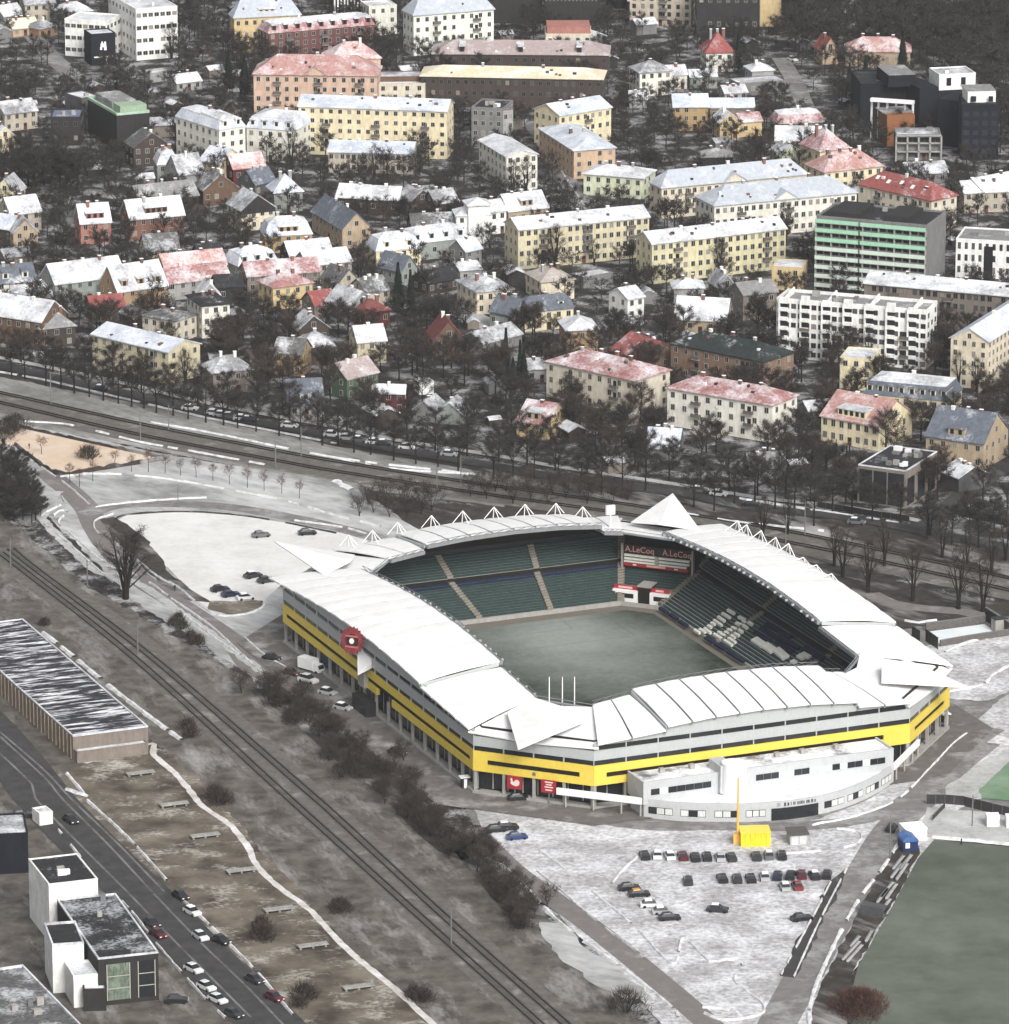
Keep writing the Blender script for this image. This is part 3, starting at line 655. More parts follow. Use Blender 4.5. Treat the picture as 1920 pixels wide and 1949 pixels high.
for u0, u1 in ((-2.2, km-1.6), (km+1.5, KT+.6)):
    bb('booth', u0, u1, -2.4, 0, 0, 3.3, WHITE); bb('booth_window', u0+1.0, u1-1.0, -.1, .06, 1.5, 2.6, M_slit); bb('booth_sign', u0, u1-.2, -1.2, -.9, 3.3, 4.3, M_red); bb('booth_lettering', u0+1.2, u1-1.6, -.9, -.84, 3.55, 4.05, plain('lettering_pale_red', (.70,.42,.38)))
bb('gate_tunnel', km-1.5, km+1.4, -4.5, -.3, 0, 4.4, M_slit); bb('tunnel_cap', km-1.7, km+1.6, -4.6, -.2, 4.4, 4.8, CONC)
# red crest on the left facade over the entrance canopy
F = segs[6][1]
def on_left(c, x, y, n=0.2):
    z = 10.0
    for _ in range(40):
        p = sloc(c, x, y, z); z = z+(p.x+n)*.8
    return p
ce = on_left('P', 710, 1095, 1.0)
EF = Frame((-3.1-.8*4, ce.y+.6*4), (-3.1+.8*4, ce.y-.6*4)); ec = EF.len/2      # the crest is turned towards the approach
def disc(name, prof, n0, n1, m_):
    n = len(prof); mb = MB(); mb.add([EF.p(ec+p[0], n0, ce.z+p[1]) for p in prof]+[EF.p(ec+p[0], n1, ce.z+p[1]) for p in prof], [(k,(k+1)%n,n+(k+1)%n,n+k) for k in range(n)]+[tuple(range(n)), tuple(range(2*n-1,n-1,-1))]); return mb.build(name, m_, STAD)
disc('emblem', [((2.5+(.22 if k % 2 else -.14))*math.cos(2*math.pi*k/40), (3.1+(.24 if k % 2 else -.16))*math.sin(2*math.pi*k/40)) for k in range(40)], -.4, .1, plain('emblem_red', (.22,.045,.05), .6, var=.35, scale=1.2))
disc('emblem_ring', [(1.5*math.cos(2*math.pi*k/24), 1.7*math.sin(2*math.pi*k/24)) for k in range(24)], .1, .2, M_dkred)
disc('emblem_disc', [(.55*math.cos(2*math.pi*k/16), .65*math.sin(2*math.pi*k/16)) for k in range(16)], .2, .32, WHITE)
for dz_ in (1.2, -1.3): disc('emblem_bar', [(-1.5,dz_-.2),(1.5,dz_-.35),(1.5,dz_+.05),(-1.5,dz_+.2)], .2, .28, plain('emblem_rose', (.42,.14,.14), .6))
mb = MB(); mb.hexa([Vector((-3.4,ce.y-4.2,9.4)), Vector((.05,ce.y-4.0,10.6)), Vector((.05,ce.y+3.6,10.6)), Vector((-.6,ce.y+3.2,10.5))], [Vector((-3.4,ce.y-4.2,9.7)), Vector((.05,ce.y-4.0,12.8)), Vector((.05,ce.y+3.6,13.4)), Vector((-.6,ce.y+3.2,13.0))]); mb.build('entrance_canopy', WHITE, STAD)
mb = MB(); mb.box(-.9,.3,ce.y-1.4,ce.y+2.4,5.2,9.0); mb.build('entrance_shaft', CONC, STAD)
mb = MB(); mb.box(-2.6,-.2,ce.y-7,ce.y+1.5,0,3.6); mb.build('entrance_porch', BLACK, STAD)
# signs under the near corner
F = segs[7][1]
def on_seg(F, c, x, y, n):
    z = 4.0
    for _ in range(60):
        p = sloc(c, x, y, z); dd = (p-F.p0).dot(F.n)-n; z = z-dd*.3
    return (p-F.p0).dot(F.u), p.z
for (x, y, body) in ((455, 912, None), (703, 940, 'lines')):
    u, z = on_seg(F, 'T', x, y, .6)
    sg = empty('hanging_sign', (0,0,0)); sg.parent = STAD
    mb = MB(); F.box(mb, u-1.75, u+1.6, .45, .7, z-1.45, z+1.4); mb.build('panel', M_red, sg)
    if body is None:
        mb = MB(); prof = [(-1.0,-.1),(-.5,-.55),(.4,-.75),(1.05,-.4),(1.15,.3),(.7,.75),(.15,.6),(-.15,.15),(-.45,.25),(-.5,.85),(-.85,1.0),(-1.0,.6),(-.75,.2)]
        n = len(prof); vs_ = [F.p(u+p[0],.72,z+p[1]) for p in prof]+[F.p(u+p[0],.78,z+p[1]) for p in prof]
        tr = tessellate_polygon([[Vector((p[0],p[1],0)) for p in prof]])
        mb.add(vs_, [tuple(n+i for i in t) for t in tr]+[(i,(i+1)%n,n+(i+1)%n,n+i) for i in range(n)]); mb.build('mark', plain('sign_mark', (.75,.6,.56), .6, var=0), sg)
    else:
        mb = MB()
        for dz, ww in ((.95,.9),(.4,.65),(-.15,.95),(-.8,.8)): F.box(mb, u-ww, u+ww, .7, .76, z+dz-.13, z+dz+.13)
        mb.build('text_lines', plain('sign_mark', (.75,.6,.56)), sg)
    mb = MB(); F.box(mb, u-.1, u+.1, .4, .6, 0, z-1.45); mb.build('post', STEEL, sg)
u, z = on_seg(F, 'T', 595, 850, .2)
mb = MB(); F.box(mb, u-.35, u+.35, .12, .3, z-.35, z+.35); mb.build('vent_plate', STEEL, STAD)
# blue banners in the left colonnade
F = segs[6][1]
for (x, y) in ((465, 1265),):
    u, z = on_seg(F, 'P', x, y, -1.9); mb = MB(); F.box(mb, u-2.6, u+2.6, -1.98, -1.9, 1.2, 4.6); mb.build('window_banner', M_dkblue, STAD)
# pitch
P4 = lambda x0, x1, y0, y1: [sworld(x0,y0), sworld(x1,y0), sworld(x1,y1), sworld(x0,y1)]
sheet('stadium_apron', [sworld(*p) for p in [(SC-4,-10),(SW-SC+4,-10),(SW+9,SC-4),(SW+9,SL-SC+4),(SW-SC+4,SL+9),(SC-4,SL+9),(-10,SL-SC+4),(-10,SC-4)]], M_pave)
o = sheet('pitch_surround', P4(22.4,SW-22.4,22.4,SL-22.4), plain('track_grey', (.17,.155,.13), .9))
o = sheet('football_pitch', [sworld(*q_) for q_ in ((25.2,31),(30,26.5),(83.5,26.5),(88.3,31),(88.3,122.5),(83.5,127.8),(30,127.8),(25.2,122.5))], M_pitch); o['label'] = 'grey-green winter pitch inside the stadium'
M_line = plain('faint_pitch_line', (.12,.135,.118), .9, var=.2)
mb = MB(); zl = LIFT[0]+.02
def ln(x0,y0,x1,y1,w_=.14):
    a, b = sworld(x0,y0), sworld(x1,y1); d = (b-a).normalized(); s = Vector((-d.y,d.x,0))*w_/2
    mb.add([tuple(a+s)[:2]+(zl,), tuple(a-s)[:2]+(zl,), tuple(b-s)[:2]+(zl,), tuple(b+s)[:2]+(zl,)], [(0,1,2,3)])
x0, x1, y0, y1 = 28.5, 85.5, 29.5, 125; cx = 57
for s in ((x0,y0,x1,y0),(x1,y0,x1,y1),(x1,y1,x0,y1),(x0,y1,x0,y0),(x0,77,x1,77)): ln(*s)
for yy, sg_ in ((y0,1),(y1,-1)):
    for hw, dp in ((20.15,16.5),(9.16,5.5)): ln(cx-hw,yy,cx-hw,yy+sg_*dp); ln(cx+hw,yy,cx+hw,yy+sg_*dp); ln(cx-hw,yy+sg_*dp,cx+hw,yy+sg_*dp)
for k in range(32):
    a, b = 2*math.pi*k/32, 2*math.pi*(k+1)/32; ln(cx+9.15*math.cos(a),77+9.15*math.sin(a),cx+9.15*math.cos(b),77+9.15*math.sin(b))
struct(mb.build('pitch_markings', M_line))
# ---------------------------------------------------------------- white crescent office in front of the stadium
OFF = empty('office_building', SO, SA); tag(OFF, 'white crescent-shaped two-storey office built onto the front of the stadium', 'office')
M_offw = plain('office_render', (.47,.485,.495), .7, var=.06)
arc = []
CXo, Ro = 57.0, 46.0
# crescent edge: points measured on the ground line
edge = [(27.3,-8.6),(33,-13.4),(40,-17.3),(48,-20.2),(56,-21.4),(64,-20.8),(72,-18.0),(80,-13.3),(86,-8.6)]
edge = smooth_line([Vector((x,y,0)) for x, y in edge], 1.5)
poly = [(p.x,p.y) for p in edge]+[(86.3,-2.2),(27.0,-2.2)]
mb = MB(); mb.prism(poly, 0, 3.0, 0); mb.build('lower_wall', M_offw, OFF)
n = len(edge); mbp = MB()
for i in range(n-1):
    a, b = edge[i], edge[i+1]; d = (b-a).normalized(); s = Vector((d.y,-d.x,0))
    o_, i_ = .06, -.35
    mbp.hexa([a+s*o_+Vector((0,0,3.0)), b+s*o_+Vector((0,0,3.0)), b+s*i_+Vector((0,0,3.0)), a+s*i_+Vector((0,0,3.0))], [a+s*o_+Vector((0,0,4.15)), b+s*o_+Vector((0,0,4.15)), b+s*i_+Vector((0,0,4.15)), a+s*i_+Vector((0,0,4.15))])
mbp.build('parapet', M_offw, OFF)
mb = MB(); mb.prism([(p.x,p.y+.4) for p in edge][1:-1]+[(85.5,-3),(28,-3)], 3.0, 3.2); mb.build('snow_cover', snowy('roof_snow_drift', (.45,.46,.5), (.6,.6,.63), .74, .25, soft=.15, bump=.4), OFF)
# canopy wings: white beams that run on from the parapet to left and right
for pa, pb in ((Vector((13.0,4.7,0)), Vector((27.3,-8.6,0))), (Vector((86.0,-8.6,0)), Vector((98.5,4.4,0)))):
    d = (pb-pa).normalized(); s = Vector((d.y,-d.x,0)); mb = MB()
    f = lambda p, n_, z: p+s*n_+Vector((0,0,z))
    mb.hexa([f(pa,.3,2.9), f(pb,.3,2.9), f(pb,-.3,2.9), f(pa,-.3,2.9)], [f(pa,.3,4.3), f(pb,.3,4.3), f(pb,-.3,4.3), f(pa,-.3,4.3)]); mb.build('canopy_beam', WHITE, OFF)
    for t in (.1,.42,.74,.96):
        p = pa.lerp(pb, t); mb = MB(); mb.box(p.x-.18,p.x+.18,p.y-.18,p.y+.18,0,2.9); mb.build('post', CONC, OFF)
# upper storey, two wings beside a stair drum
mb = MB(); mb.box(26.9,85.6,-9.2,-.9,3.05,7.6); mb.build('upper_wall', M_offw, OFF)
mb = MB(); mb.box(27.3,85.2,-8.8,-1.2,7.6,7.68); mb.build('upper_roof', snowy('office_roof', (.10,.10,.11),(.2,.2,.21), .62, .16, soft=.1, fine=.3), OFF)
for x0, x1, y0, y1 in ((26.9,85.6,-9.25,-8.8),(26.9,27.3,-8.8,-.9),(85.2,85.6,-8.8,-.9)):
    mb = MB(); mb.box(x0,x1,y0,y1,7.6,8.05); mb.build('upper_parapet', M_offw, OFF)
for x in (33, 40, 60, 66, 74):
    mb = MB(); mb.box(x,x+1.1,-4.2,-3.2,7.68,8.7); mb.build('roof_vent', CONC, OFF)
mb = MB(); drum = [(47.4+2.7*math.cos(2*math.pi*k/28), -10.2+2.7*math.sin(2*math.pi*k/28)) for k in range(28)]
mb.prism(drum, 3.1, 10.2); mb.prism([(x*.88+47.4*.12, y*.88-10.2*.12) for x, y in drum], 10.2, 10.24, 1); mb.build('stair_drum', [WHITE, SNOWM], OFF, smooth=False)
for k in range(28):
    pass
mb = MB(); mb.box(44.2,47.4,-10.4,-4.4,3.6,9.7); mb.build('stair_block', M_offw, OFF)
M_blind = plain('window_blind', (.62,.64,.62), .6, var=.1)
def owin(u0, u1, k0, z0, z1, name='window'): pass
for x0, x1 in ((28.6,42.6),):
    for k in range(7):
        a = x0+(x1-x0)*k/7; mb = MB(); mb.box(a+.05,a+1.95,-9.34,-9.2,5.0,6.3); mb.build('window', M_blind if k in (1,) else M_dkglass, OFF)
for k in range(17):
    a = 53.0+30.6*k/17; mb = MB(); mb.box(a+.05,a+1.75,-9.34,-9.2,5.0,6.3); mb.build('window', M_blind if k in (3,4,7,8,9,11,14) else M_dkglass, OFF)
# windows along the crescent
tot = 0; cum = [0]
for i in range(n-1): tot += (edge[i+1]-edge[i]).length; cum.append(tot)
def on_edge(s):
    for i in range(n-1):
        if cum[i+1] >= s: 
            f = (s-cum[i])/(cum[i+1]-cum[i]); return edge[i].lerp(edge[i+1], f)
    return edge[-1]
def edge_panel(name, s0, s1, z0, z1, m_, out=.08, inn=-.1):
    a, b = on_edge(s0), on_edge(s1); d = (b-a).normalized(); s = Vector((d.y,-d.x,0)); mb = MB()
    f = lambda p, n_, z: p+s*n_+Vector((0,0,z))
    mb.hexa([f(a,out,z0), f(b,out,z0), f(b,inn,z0), f(a,inn,z0)], [f(a,out,z1), f(b,out,z1), f(b,inn,z1), f(a,inn,z1)]); return mb.build(name, m_, OFF), a, b, s
def s_at_x(x):
    lo_, hi = 0, tot
    for _ in range(40):
        m = (lo_+hi)/2
        if on_edge(m).x < x: lo_ = m
        else: hi = m
    return lo_
se, sf = s_at_x(51.2), s_at_x(62.0)
groups = [(1.0, 6.4), (8.0, 13.4), (15.2, 20.4), (21.8, se-1.2)]
rest = tot-sf; groups += [(sf+1.6, sf+7.2), (sf+8.4, sf+13.6), (sf+14.8, sf+20), (sf+21.2, tot-1.2)]
for gi, (g0, g1) in enumerate(groups):
    for k in range(3):
        a, b = g0+(g1-g0)*k/3, g0+(g1-g0)*(k+1)/3
        edge_panel('window_frame', a+.01, b-.01, 1.1, 2.6, M_slit, .06, -.1)
        edge_panel('window', a+.10, b-.10, 1.2, 2.5, M_dkglass if (gi*3+k) % 4 == 0 else M_blind)
        
for k in range(8): edge_panel('entrance_glazing', se+(sf-se)*k/8, se+(sf-se)*(k+1)/8, 0, 2.7, M_dkglass, .14, -.6)
a, b = on_edge(se+2.6), on_edge(sf-.6); dd = (b-a)
ang = math.atan2(dd.y, dd.x); nrm = Vector((dd.y,-dd.x,0)).normalized()
M_let = plain('lettering_dark', (.06,.06,.075), .6, var=0)
mb = MB(); uu = 0.0; span = dd.length-.4; du = dd.normalized(); rl = random.Random(3)
while uu < span:
    wl = rl.choice((.28,.34,.4,.16)); hl = rl.choice((.62,.66,.7)); q0 = a+du*(uu+.2)
    f = lambda d_, n_, z: q0+du*d_+nrm*n_+Vector((0,0,z))
    mb.hexa([f(0,.08,3.12), f(wl,.08,3.12), f(wl,-.1,3.12), f(0,-.1,3.12)], [f(0,.08,3.12+hl), f(wl,.08,3.12+hl), f(wl,-.1,3.12+hl), f(0,-.1,3.12+hl)])
    uu += wl+rl.choice((.1,.1,.1,.12,.4))
mb.build('entrance_lettering', M_let, OFF, loc=nrm*.2)
mb = MB(); p = on_edge(se+1.6); mb.hexa(*[[p+nrm*o_+Vector((0,0,zz))+dd.normalized()*uu for uu, o_ in ((-.4,.12),(.4,.12),(.4,-.1),(-.4,-.1))] for zz in (3.1,3.9)]); mb.build('crest_plate', CONC, OFF)
# ---------------------------------------------------------------- houses
FOOTL = []
FOOT = []       # footprints, for keeping trees out of walls: (centre, angle, half length, half depth, height)
WIN = {}
def win_mesh(w_, h_, dark=False, pane=0):
    k = (w_, h_, dark, pane)
    if k not in WIN:
        mb = MB(); x, z = w_/2, h_/2; t = .10
        mb.box(-x,x,-.02,.03,-z,z,1)
        for a in ((-x-t,x+t,-z-t,-z),(-x-t,x+t,z,z+t)): mb.box(a[0],a[1],-.07,.03,a[2],a[3],0)
        for a in ((-x-t,-x),(x,x+t)): mb.box(a[0],a[1],-.06,.03,-z,z,0)
        mb.box(-.04,.04,-.05,-.02,-z,z,0)
        WIN[k] = mb.mesh('window', [FRAMED if dark else FRAMEW, (GLASS, plain('window_glass_grey', (.075,.08,.085), .15, var=0), plain('window_curtain', (.24,.225,.195), .6, var=0))[pane]])
    return WIN[k]
DOOR = MB().box(-.6,.6,-.06,.03,0,2.2,0).box(-.42,.42,-.08,-.06,1.2,2.0,1).mesh('door', [plain('door_brown', (.12,.06,.04), .6), GLASS])
BALC = MB().box(-1.3,1.3,-1.0,0,-.12,.05,0).box(-1.3,1.3,-1.0,-.92,.05,.95,1).box(-1.3,-1.22,-.92,0,.05,.95,1).box(1.22,1.3,-.92,0,.05,.95,1).box(-.55,.55,-.04,.02,.05,2.0,2).mesh('balcony', [CONC, plain('balcony_railing', (.13,.115,.10), .7), GLASS])
def gable_wall(mb, L_, W_, h, rh, along):
    if along: mb.extrude([(-W_/2,-.4),(W_/2,-.4),(W_/2,h),(0,h+rh-.02),(-W_/2,h)], -L_/2, L_/2, 0, 'x')
    else: mb.extrude([(-L_/2,-.4),(L_/2,-.4),(L_/2,h),(0,h+rh-.02),(-L_/2,h)], -W_/2, W_/2, 0, 'y')
def gable_roof(mb, L_, W_, h, rh, along, o=.5, t=.22, mi=0):
    A_, B_ = (L_, W_) if along else (W_, L_)
    sl = rh/(B_/2); b = B_/2+o; zl = h-o*sl
    prof = [(-b,zl),(0,h+rh),(b,zl),(b,zl+t*1.3),(0,h+rh+t*1.3),(-b,zl+t*1.3)]
    mb.extrude(prof, -A_/2-o*.7, A_/2+o*.7, mi, 'x' if along else 'y')
def hip_roof(mb, L_, W_, h, rh, o=.5, t=.25, mi=0):
    x, y = L_/2+o, W_/2+o
    if L_ >= W_: r0, r1 = (-(L_-W_)/2-.3, 0), ((L_-W_)/2+.3, 0)
    else: r0, r1 = (0, -(W_-L_)/2-.3), (0, (W_-L_)/2+.3)
    vs = [(-x,-y,h),(x,-y,h),(x,y,h),(-x,y,h),(-x,-y,h+t),(x,-y,h+t),(x,y,h+t),(-x,y,h+t),(r0[0],r0[1],h+rh),(r1[0],r1[1],h+rh)]
    if L_ >= W_: top = [(4,5,9,8),(5,6,9),(6,7,8,9),(7,4,8)]
    else: top = [(4,5,8),(5,6,9,8),(6,7,9),(7,4,8,9)]
    mb.add(vs, [(3,2,1,0),(0,1,5,4),(1,2,6,5),(2,3,7,6),(3,0,4,7)]+top, mi)
def B(c, a, b, h, d, roof, rh, wall, rcol, fl, label, name='house', cat='house', cols=None, chim=None, dorm=0, win=(1.1,1.4), door=True, group=None,
      dormw=1.8, rmat2=None, sidecols=None, darkwin=False, ped=0, wallside=None, units=0, skylights=0, basez=0.0, dormwall=None, gap=None, o=.5):
    """front eave from pixel a to pixel b at height h; d = depth in metres, or a third eave pixel beyond b (right) or ('l', x, y) beyond a"""
    cc = c
    def P_(q):
        if isinstance(q[0], str): return pt(q[0], q[1], q[2], h)
        return pt(cc, q[0], q[1], h)
    pa, pb = P_(a), P_(b); v = pb-pa; v.z = 0; L_ = v.length; u = v.normalized(); nb = Vector((-u.y, u.x, 0))
    if nb.y < 0: nb = -nb
    if isinstance(d, tuple):
        ref, q = (pa, d[1:]) if d[0] == 'l' else (pb, d)
        W_ = abs((P_(q)-ref).dot(nb))
    else: W_ = d
    W_ = min(max(W_, 4.0), 60.0)
    ctr = (pa+pb)/2+nb*(W_/2); ctr.z = basez
    ang = math.atan2(u.y, u.x)
    FOOT.append((ctr.x, ctr.y, ang, L_/2, W_/2, h+rh)); FOOTL.append(label)
    root = empty(name, ctr, ang); tag(root, label, cat, group)
    wm, rm = wallm(wall), roofm(rcol)
    mb = MB()
    if roof == 'gable': gable_wall(mb, L_, W_, h, rh, True)
    elif roof == 'gx': gable_wall(mb, L_, W_, h, rh, False)
    elif roof == 'flat':
        mb.box(-L_/2,L_/2,-W_/2,W_/2,-.4,h)
    else: mb.box(-L_/2,L_/2,-W_/2,W_/2,-.4,h)
    mb.build('wall', wm, root)
    rb = MB(); mats = [rm]
    if roof == 'gable': gable_roof(rb, L_, W_, h, rh, True, o)
    elif roof == 'gx': gable_roof(rb, L_, W_, h, rh, False, o)
    elif roof == 'hip': hip_roof(rb, L_, W_, h, rh, o)
    elif roof == 'mansard':
        i = min(1.6, W_*.16); z1 = h+rh*.68; x, y = L_/2+.3, W_/2+.3
        b0 = [Vector((-x,-y,h)),Vector((x,-y,h)),Vector((x,y,h)),Vector((-x,y,h))]; b1 = [Vector((-x+i,-y+i,z1)),Vector((x-i,-y+i,z1)),Vector((x-i,y-i,z1)),Vector((-x+i,y-i,z1))]
        rb.hexa(b0, b1, 0); hip_roof(rb, L_-2*i, W_-2*i, z1, rh*.32, .35, .12, 1); mats = [rm, roofm(rmat2 or rcol)]
    elif roof == 'flat':
        x, y, t = L_/2+.04, W_/2+.04, .35; pz = h+max(rh, .3)
        rb.box(-x+t,x-t,-y+t,y-t,h-.05,h+.06,0)
        for q in ((-x,x,-y,-y+t),(-x,x,y-t,y),(-x,-x+t,-y+t,y-t),(x-t,x,-y+t,y-t)): rb.box(q[0],q[1],q[2],q[3],h,pz,1)
        mats = [rm, roofm(rmat2) if rmat2 else wm]
    ro = rb.build('roof', mats, root)
    rr = random.Random(hash((round(ctr.x), round(ctr.y))) & 0xffff)
    # chimneys
    nch = (rr.choice((1,2,2,3)) if roof in ('gable','gx','hip','mansard') else 0) if chim is None else chim
    for k in range(nch):
        t = (k+.7)/(nch+.4)-.5
        if roof == 'gx' : cx_, cy_ = rr.uniform(-.8,.8), W_*t*.8
        else: cx_, cy_ = L_*t*.8, rr.uniform(-.9,.9)
        zt = h+rh+rr.uniform(.5,1.1); s = rr.uniform(.35,.5)
        cb = MB(); cb.box(cx_-s,cx_+s,cy_-.35,cy_+.35,h+rh*.35,zt,0); cb.box(cx_-s-.06,cx_+s+.06,cy_-.41,cy_+.41,zt,zt+.12,1)
        cb.build('chimney', [wallm(rr.choice(('brick','grey','brown','pale'))), SNOWM], ro)
    # dormers on the front slope
    for k in range(dorm):
        cx_ = -L_/2+L_*(k+.5)/dorm; dw = dormw/2
        base = h+.35 if roof != 'mansard' else h+.3
        top = h+min(rh*.72, 2.6)
        y0 = -W_/2+.25 if roof == 'mansard' else -W_/2+.7
        db = MB(); db.box(cx_-dw,cx_+dw,y0,0,base,top,0)
        db.hexa([Vector((cx_-dw-.25,y0-.3,top)),Vector((cx_+dw+.25,y0-.3,top)),Vector((cx_+dw+.25,0,top)),Vector((cx_-dw-.25,0,top))],
                [Vector((cx_-dw-.2,y0-.2,top+.25)),Vector((cx_+dw+.2,y0-.2,top+.25)),Vector((cx_+dw+.2,0,top+.8)),Vector((cx_-dw-.2,0,top+.8))],1)
        nw = max(1, int(dormw/1.6))
        for j in range(nw):
            wx = cx_-dw+dormw*(j+.5)/nw; db.box(wx-.5,wx+.5,y0-.05,y0+.02,base+.45*(top-base)-.25,top-.25,2)
        db.build('dormer', [wallm(dormwall or wall), roofm('snow') if rcol not in ('slate',) else rm, GLASS], ro)
    for k in range(ped):
        cx_ = -L_/2+L_*(k+.5)/ped; dw = 4.2; y0 = -W_/2-.35
        db = MB(); db.extrude([(cx_-dw,h-.1),(cx_+dw,h-.1),(cx_,h+2.6)], y0, y0+W_*.5, 0, 'y')
        db.extrude([(cx_-dw-.5,h-.1),(cx_-dw-.1,h-.15),(cx_,h+2.6),(cx_+dw+.1,h-.15),(cx_+dw+.5,h-.1),(cx_,h+2.95)], y0-.25, y0+W_*.5, 1, 'y')
        db.build('pediment', [wm, rm], root)
    for k in range(skylights):
        t = -.5+(k+.6)/(skylights+.2); zf = .45 if k % 2 else .55
        slope = math.atan2(rh, W_/2); yy = -W_/2*(1-zf); zz = h+rh*zf+.32
        sk = MB(); sk.box(-.6,.6,-.7,.7,0,.12,0); so = sk.build('skylight', WHITE, ro); so.location = (L_*t*.85, yy, zz); so.rotation_euler = (slope,0,0)
    for k in range(units):
        ub = MB(); s1, s2 = rr.uniform(.8,2.0), rr.uniform(.7,1.4); ux, uy = rr.uniform(-L_/2+2.2,L_/2-2.2), rr.uniform(-W_/2+2,W_/2-2)
        ub.box(ux-s1/2,ux+s1/2,uy-s2/2,uy+s2/2,h+.05,h+rr.uniform(.7,1.6),0); ub.box(ux-s1/2-.05,ux+s1/2+.05,uy-s2/2-.05,uy+s2/2+.05,h+1.6,h+1.68,1) if False else None
        ub.build('roof_unit', rr.choice((WHITE, STEEL, CONC)), ro)
    if cat == 'building' and roof in ('gable','hip') and L_ > 16:
        for k in range(int(L_/6)):
            vx, t = rr.uniform(-L_/2+3, L_/2-3), rr.uniform(.15,.8); vy = -W_/2*(1-t); vz = h+rh*t
            ub = MB(); s = rr.uniform(.25,.6); ub.box(vx-s,vx+s,vy-.35,vy+.35,vz-.2,vz+rr.uniform(.5,.9),0); ub.build('roof_vent', rr.choice((wallm('brick'), wallm('dgrey'), WHITE, wallm('dark'))), ro)
    if name == 'apartment_building' and fl >= 3 and L_ > 20 and wall not in ('dbrown',):
        nb_ = int(L_/13)
        for k in range(nb_):
            for lv in range(1, min(fl, 4)):
                bx_ = -L_/2+L_*(k+.5)/nb_+1.0; bz = h/fl*lv+.15
                link('balcony', BALC, root, (bx_, -W_/2-.02, bz))
    # windows on the faces one can see from the photograph's side
    wmshs = [win_mesh(win[0], win[1], darkwin, p_) for p_ in (0,0,0,0,0,1,1,2)]
    faces = [('f', Vector((0,-1,0)), L_, -W_/2)]
    cam_l = Vector((0,0,CAM_H))-ctr
    rgt = u.dot(cam_l) > L_/2; lft = (-u).dot(cam_l) > L_/2
    if rgt: faces.append(('r', None, W_, L_/2))
    if lft: faces.append(('l', None, W_, -L_/2))
    for nm, _, ln_, off in faces:
        n = (cols if cols else max(2, round(ln_/3.1))) if nm == 'f' else (sidecols if sidecols is not None else max(1, round(ln_/3.6)))
        fh = h/max(fl,1)
        for r_ in range(fl):
            z = fh*r_+fh*.56
            for k in range(n):
                x = -ln_/2+ln_*(k+.5)/n
                if nm == 'f' and gap and gap[0] < (k+.5)/n < gap[1]: continue
                if door and nm == 'f' and r_ == 0 and k == n//2:
                    link('door', DOOR, root, (x, -W_/2-.03, .05)); continue
                if rr.random() < .04: continue
                wmsh = rr.choice(wmshs)
                if nm == 'f': link('window', wmsh, root, (x, off-.03, z))
                elif nm == 'r': link('window', wmsh, root, (off+.03, x, z), math.pi/2)
                else: link('window', wmsh, root, (off-.03, x, z), -math.pi/2)
        if fl and roof in ('gable','gx') and rh > 2.8 and ((nm == 'f') == (roof == 'gx')):
            z = h+rh*.32; wmsh = wmshs[0]
            if nm == 'f': link('window', wmsh, root, (0, off-.03, z))
            elif nm == 'r': link('window', wmsh, root, (off+.03, 0, z), math.pi/2)
            else: link('window', wmsh, root, (off-.03, 0, z), -math.pi/2)
    return root, L_, W_, ang
# ================= top row
BLD = dict(name='apartment_building', cat='building')
B('A',(768,58),(1003,40),17.5,('l',600,-30),'flat',.5,'white','snow',4,'white modernist office block behind the black cube at top left',name='office_building',cat='building',cols=7,win=(1.5,1.3),door=False,units=3)
B('A',(365,112),(600,128),12.5,13,'flat',.5,'white','snow',3,'white low wing with ribbon windows left of the black cube',name='office_building',cat='building',cols=7,win=(1.6,1.2),door=False)
r_, L_, W_, an = B('A',(515,200),(652,190),10.5,('l',455,175),'flat',.4,'navy','snow',0,'black cube-shaped building with a white emblem on its front',name='exhibition_building',cat='building',door=False)
mb = MB()
for q in ((-1.2,-.5,5.2,6.2),(.2,1.1,5.0,6.4),(-1.0,1.0,6.1,7.4),(-.7,-.2,7.4,8.1),(.3,.9,7.3,8.0)): mb.box(q[0],q[1],-W_/2-.08,-W_/2-.02,q[2],q[3])
mb.build('emblem', WHITE, r_); mb = MB(); mb.box(-3.4,-.6,-W_/2-.3,-W_/2-.02,2.6,3.0); mb.box(.4,3.2,-W_/2-.3,-W_/2-.02,2.6,3.0); mb.box(.9,1.3,-W_/2-.2,-W_/2-.02,.2,2.6); mb.build('entrance_sign', WHITE, r_)
B('A',(1325,105),(1700,85),12,('l',1222,88),'hip',6,'yellow','metal',3,'yellow three-storey building with grey metal roof behind the dark red block',dorm=1,dormw=6,**BLD)
B('A',(1520,190),('B',215,140),8.5,('l',1443,162),'mansard',4,'brickred','pink',3,'dark red brick building with many snowy dormers',dorm=9,dormw=1.6,rmat2='snow',**BLD)
B('A',(1435,422),('B',230,432),13,15,'hip',5.5,'salmon','palered',4,'salmon-pink four-storey building with snow-dusted red roof',ped=1,**BLD)
B('B',(-30,345),(250,330),15,12,'hip',5,'salmon','tile',0,'rear wing with brownish pyramid roof behind the salmon-pink building',chim=2,**BLD)
B('A',(1690,600),('B',625,630),15.5,12,'gable',2.4,'paleyellow','bluesnow',5,'long pale yellow five-storey block with rows of small windows',cols=16,win=(1.1,1.2),chim=3,**BLD)
B('A',(1240,737),(1388,715),13.5,('l',1140,637),'mansard',4,'pale','bluesnow',4,'greyish white corner block with snowy mansard roof',rmat2='snow',dorm=2,**BLD)
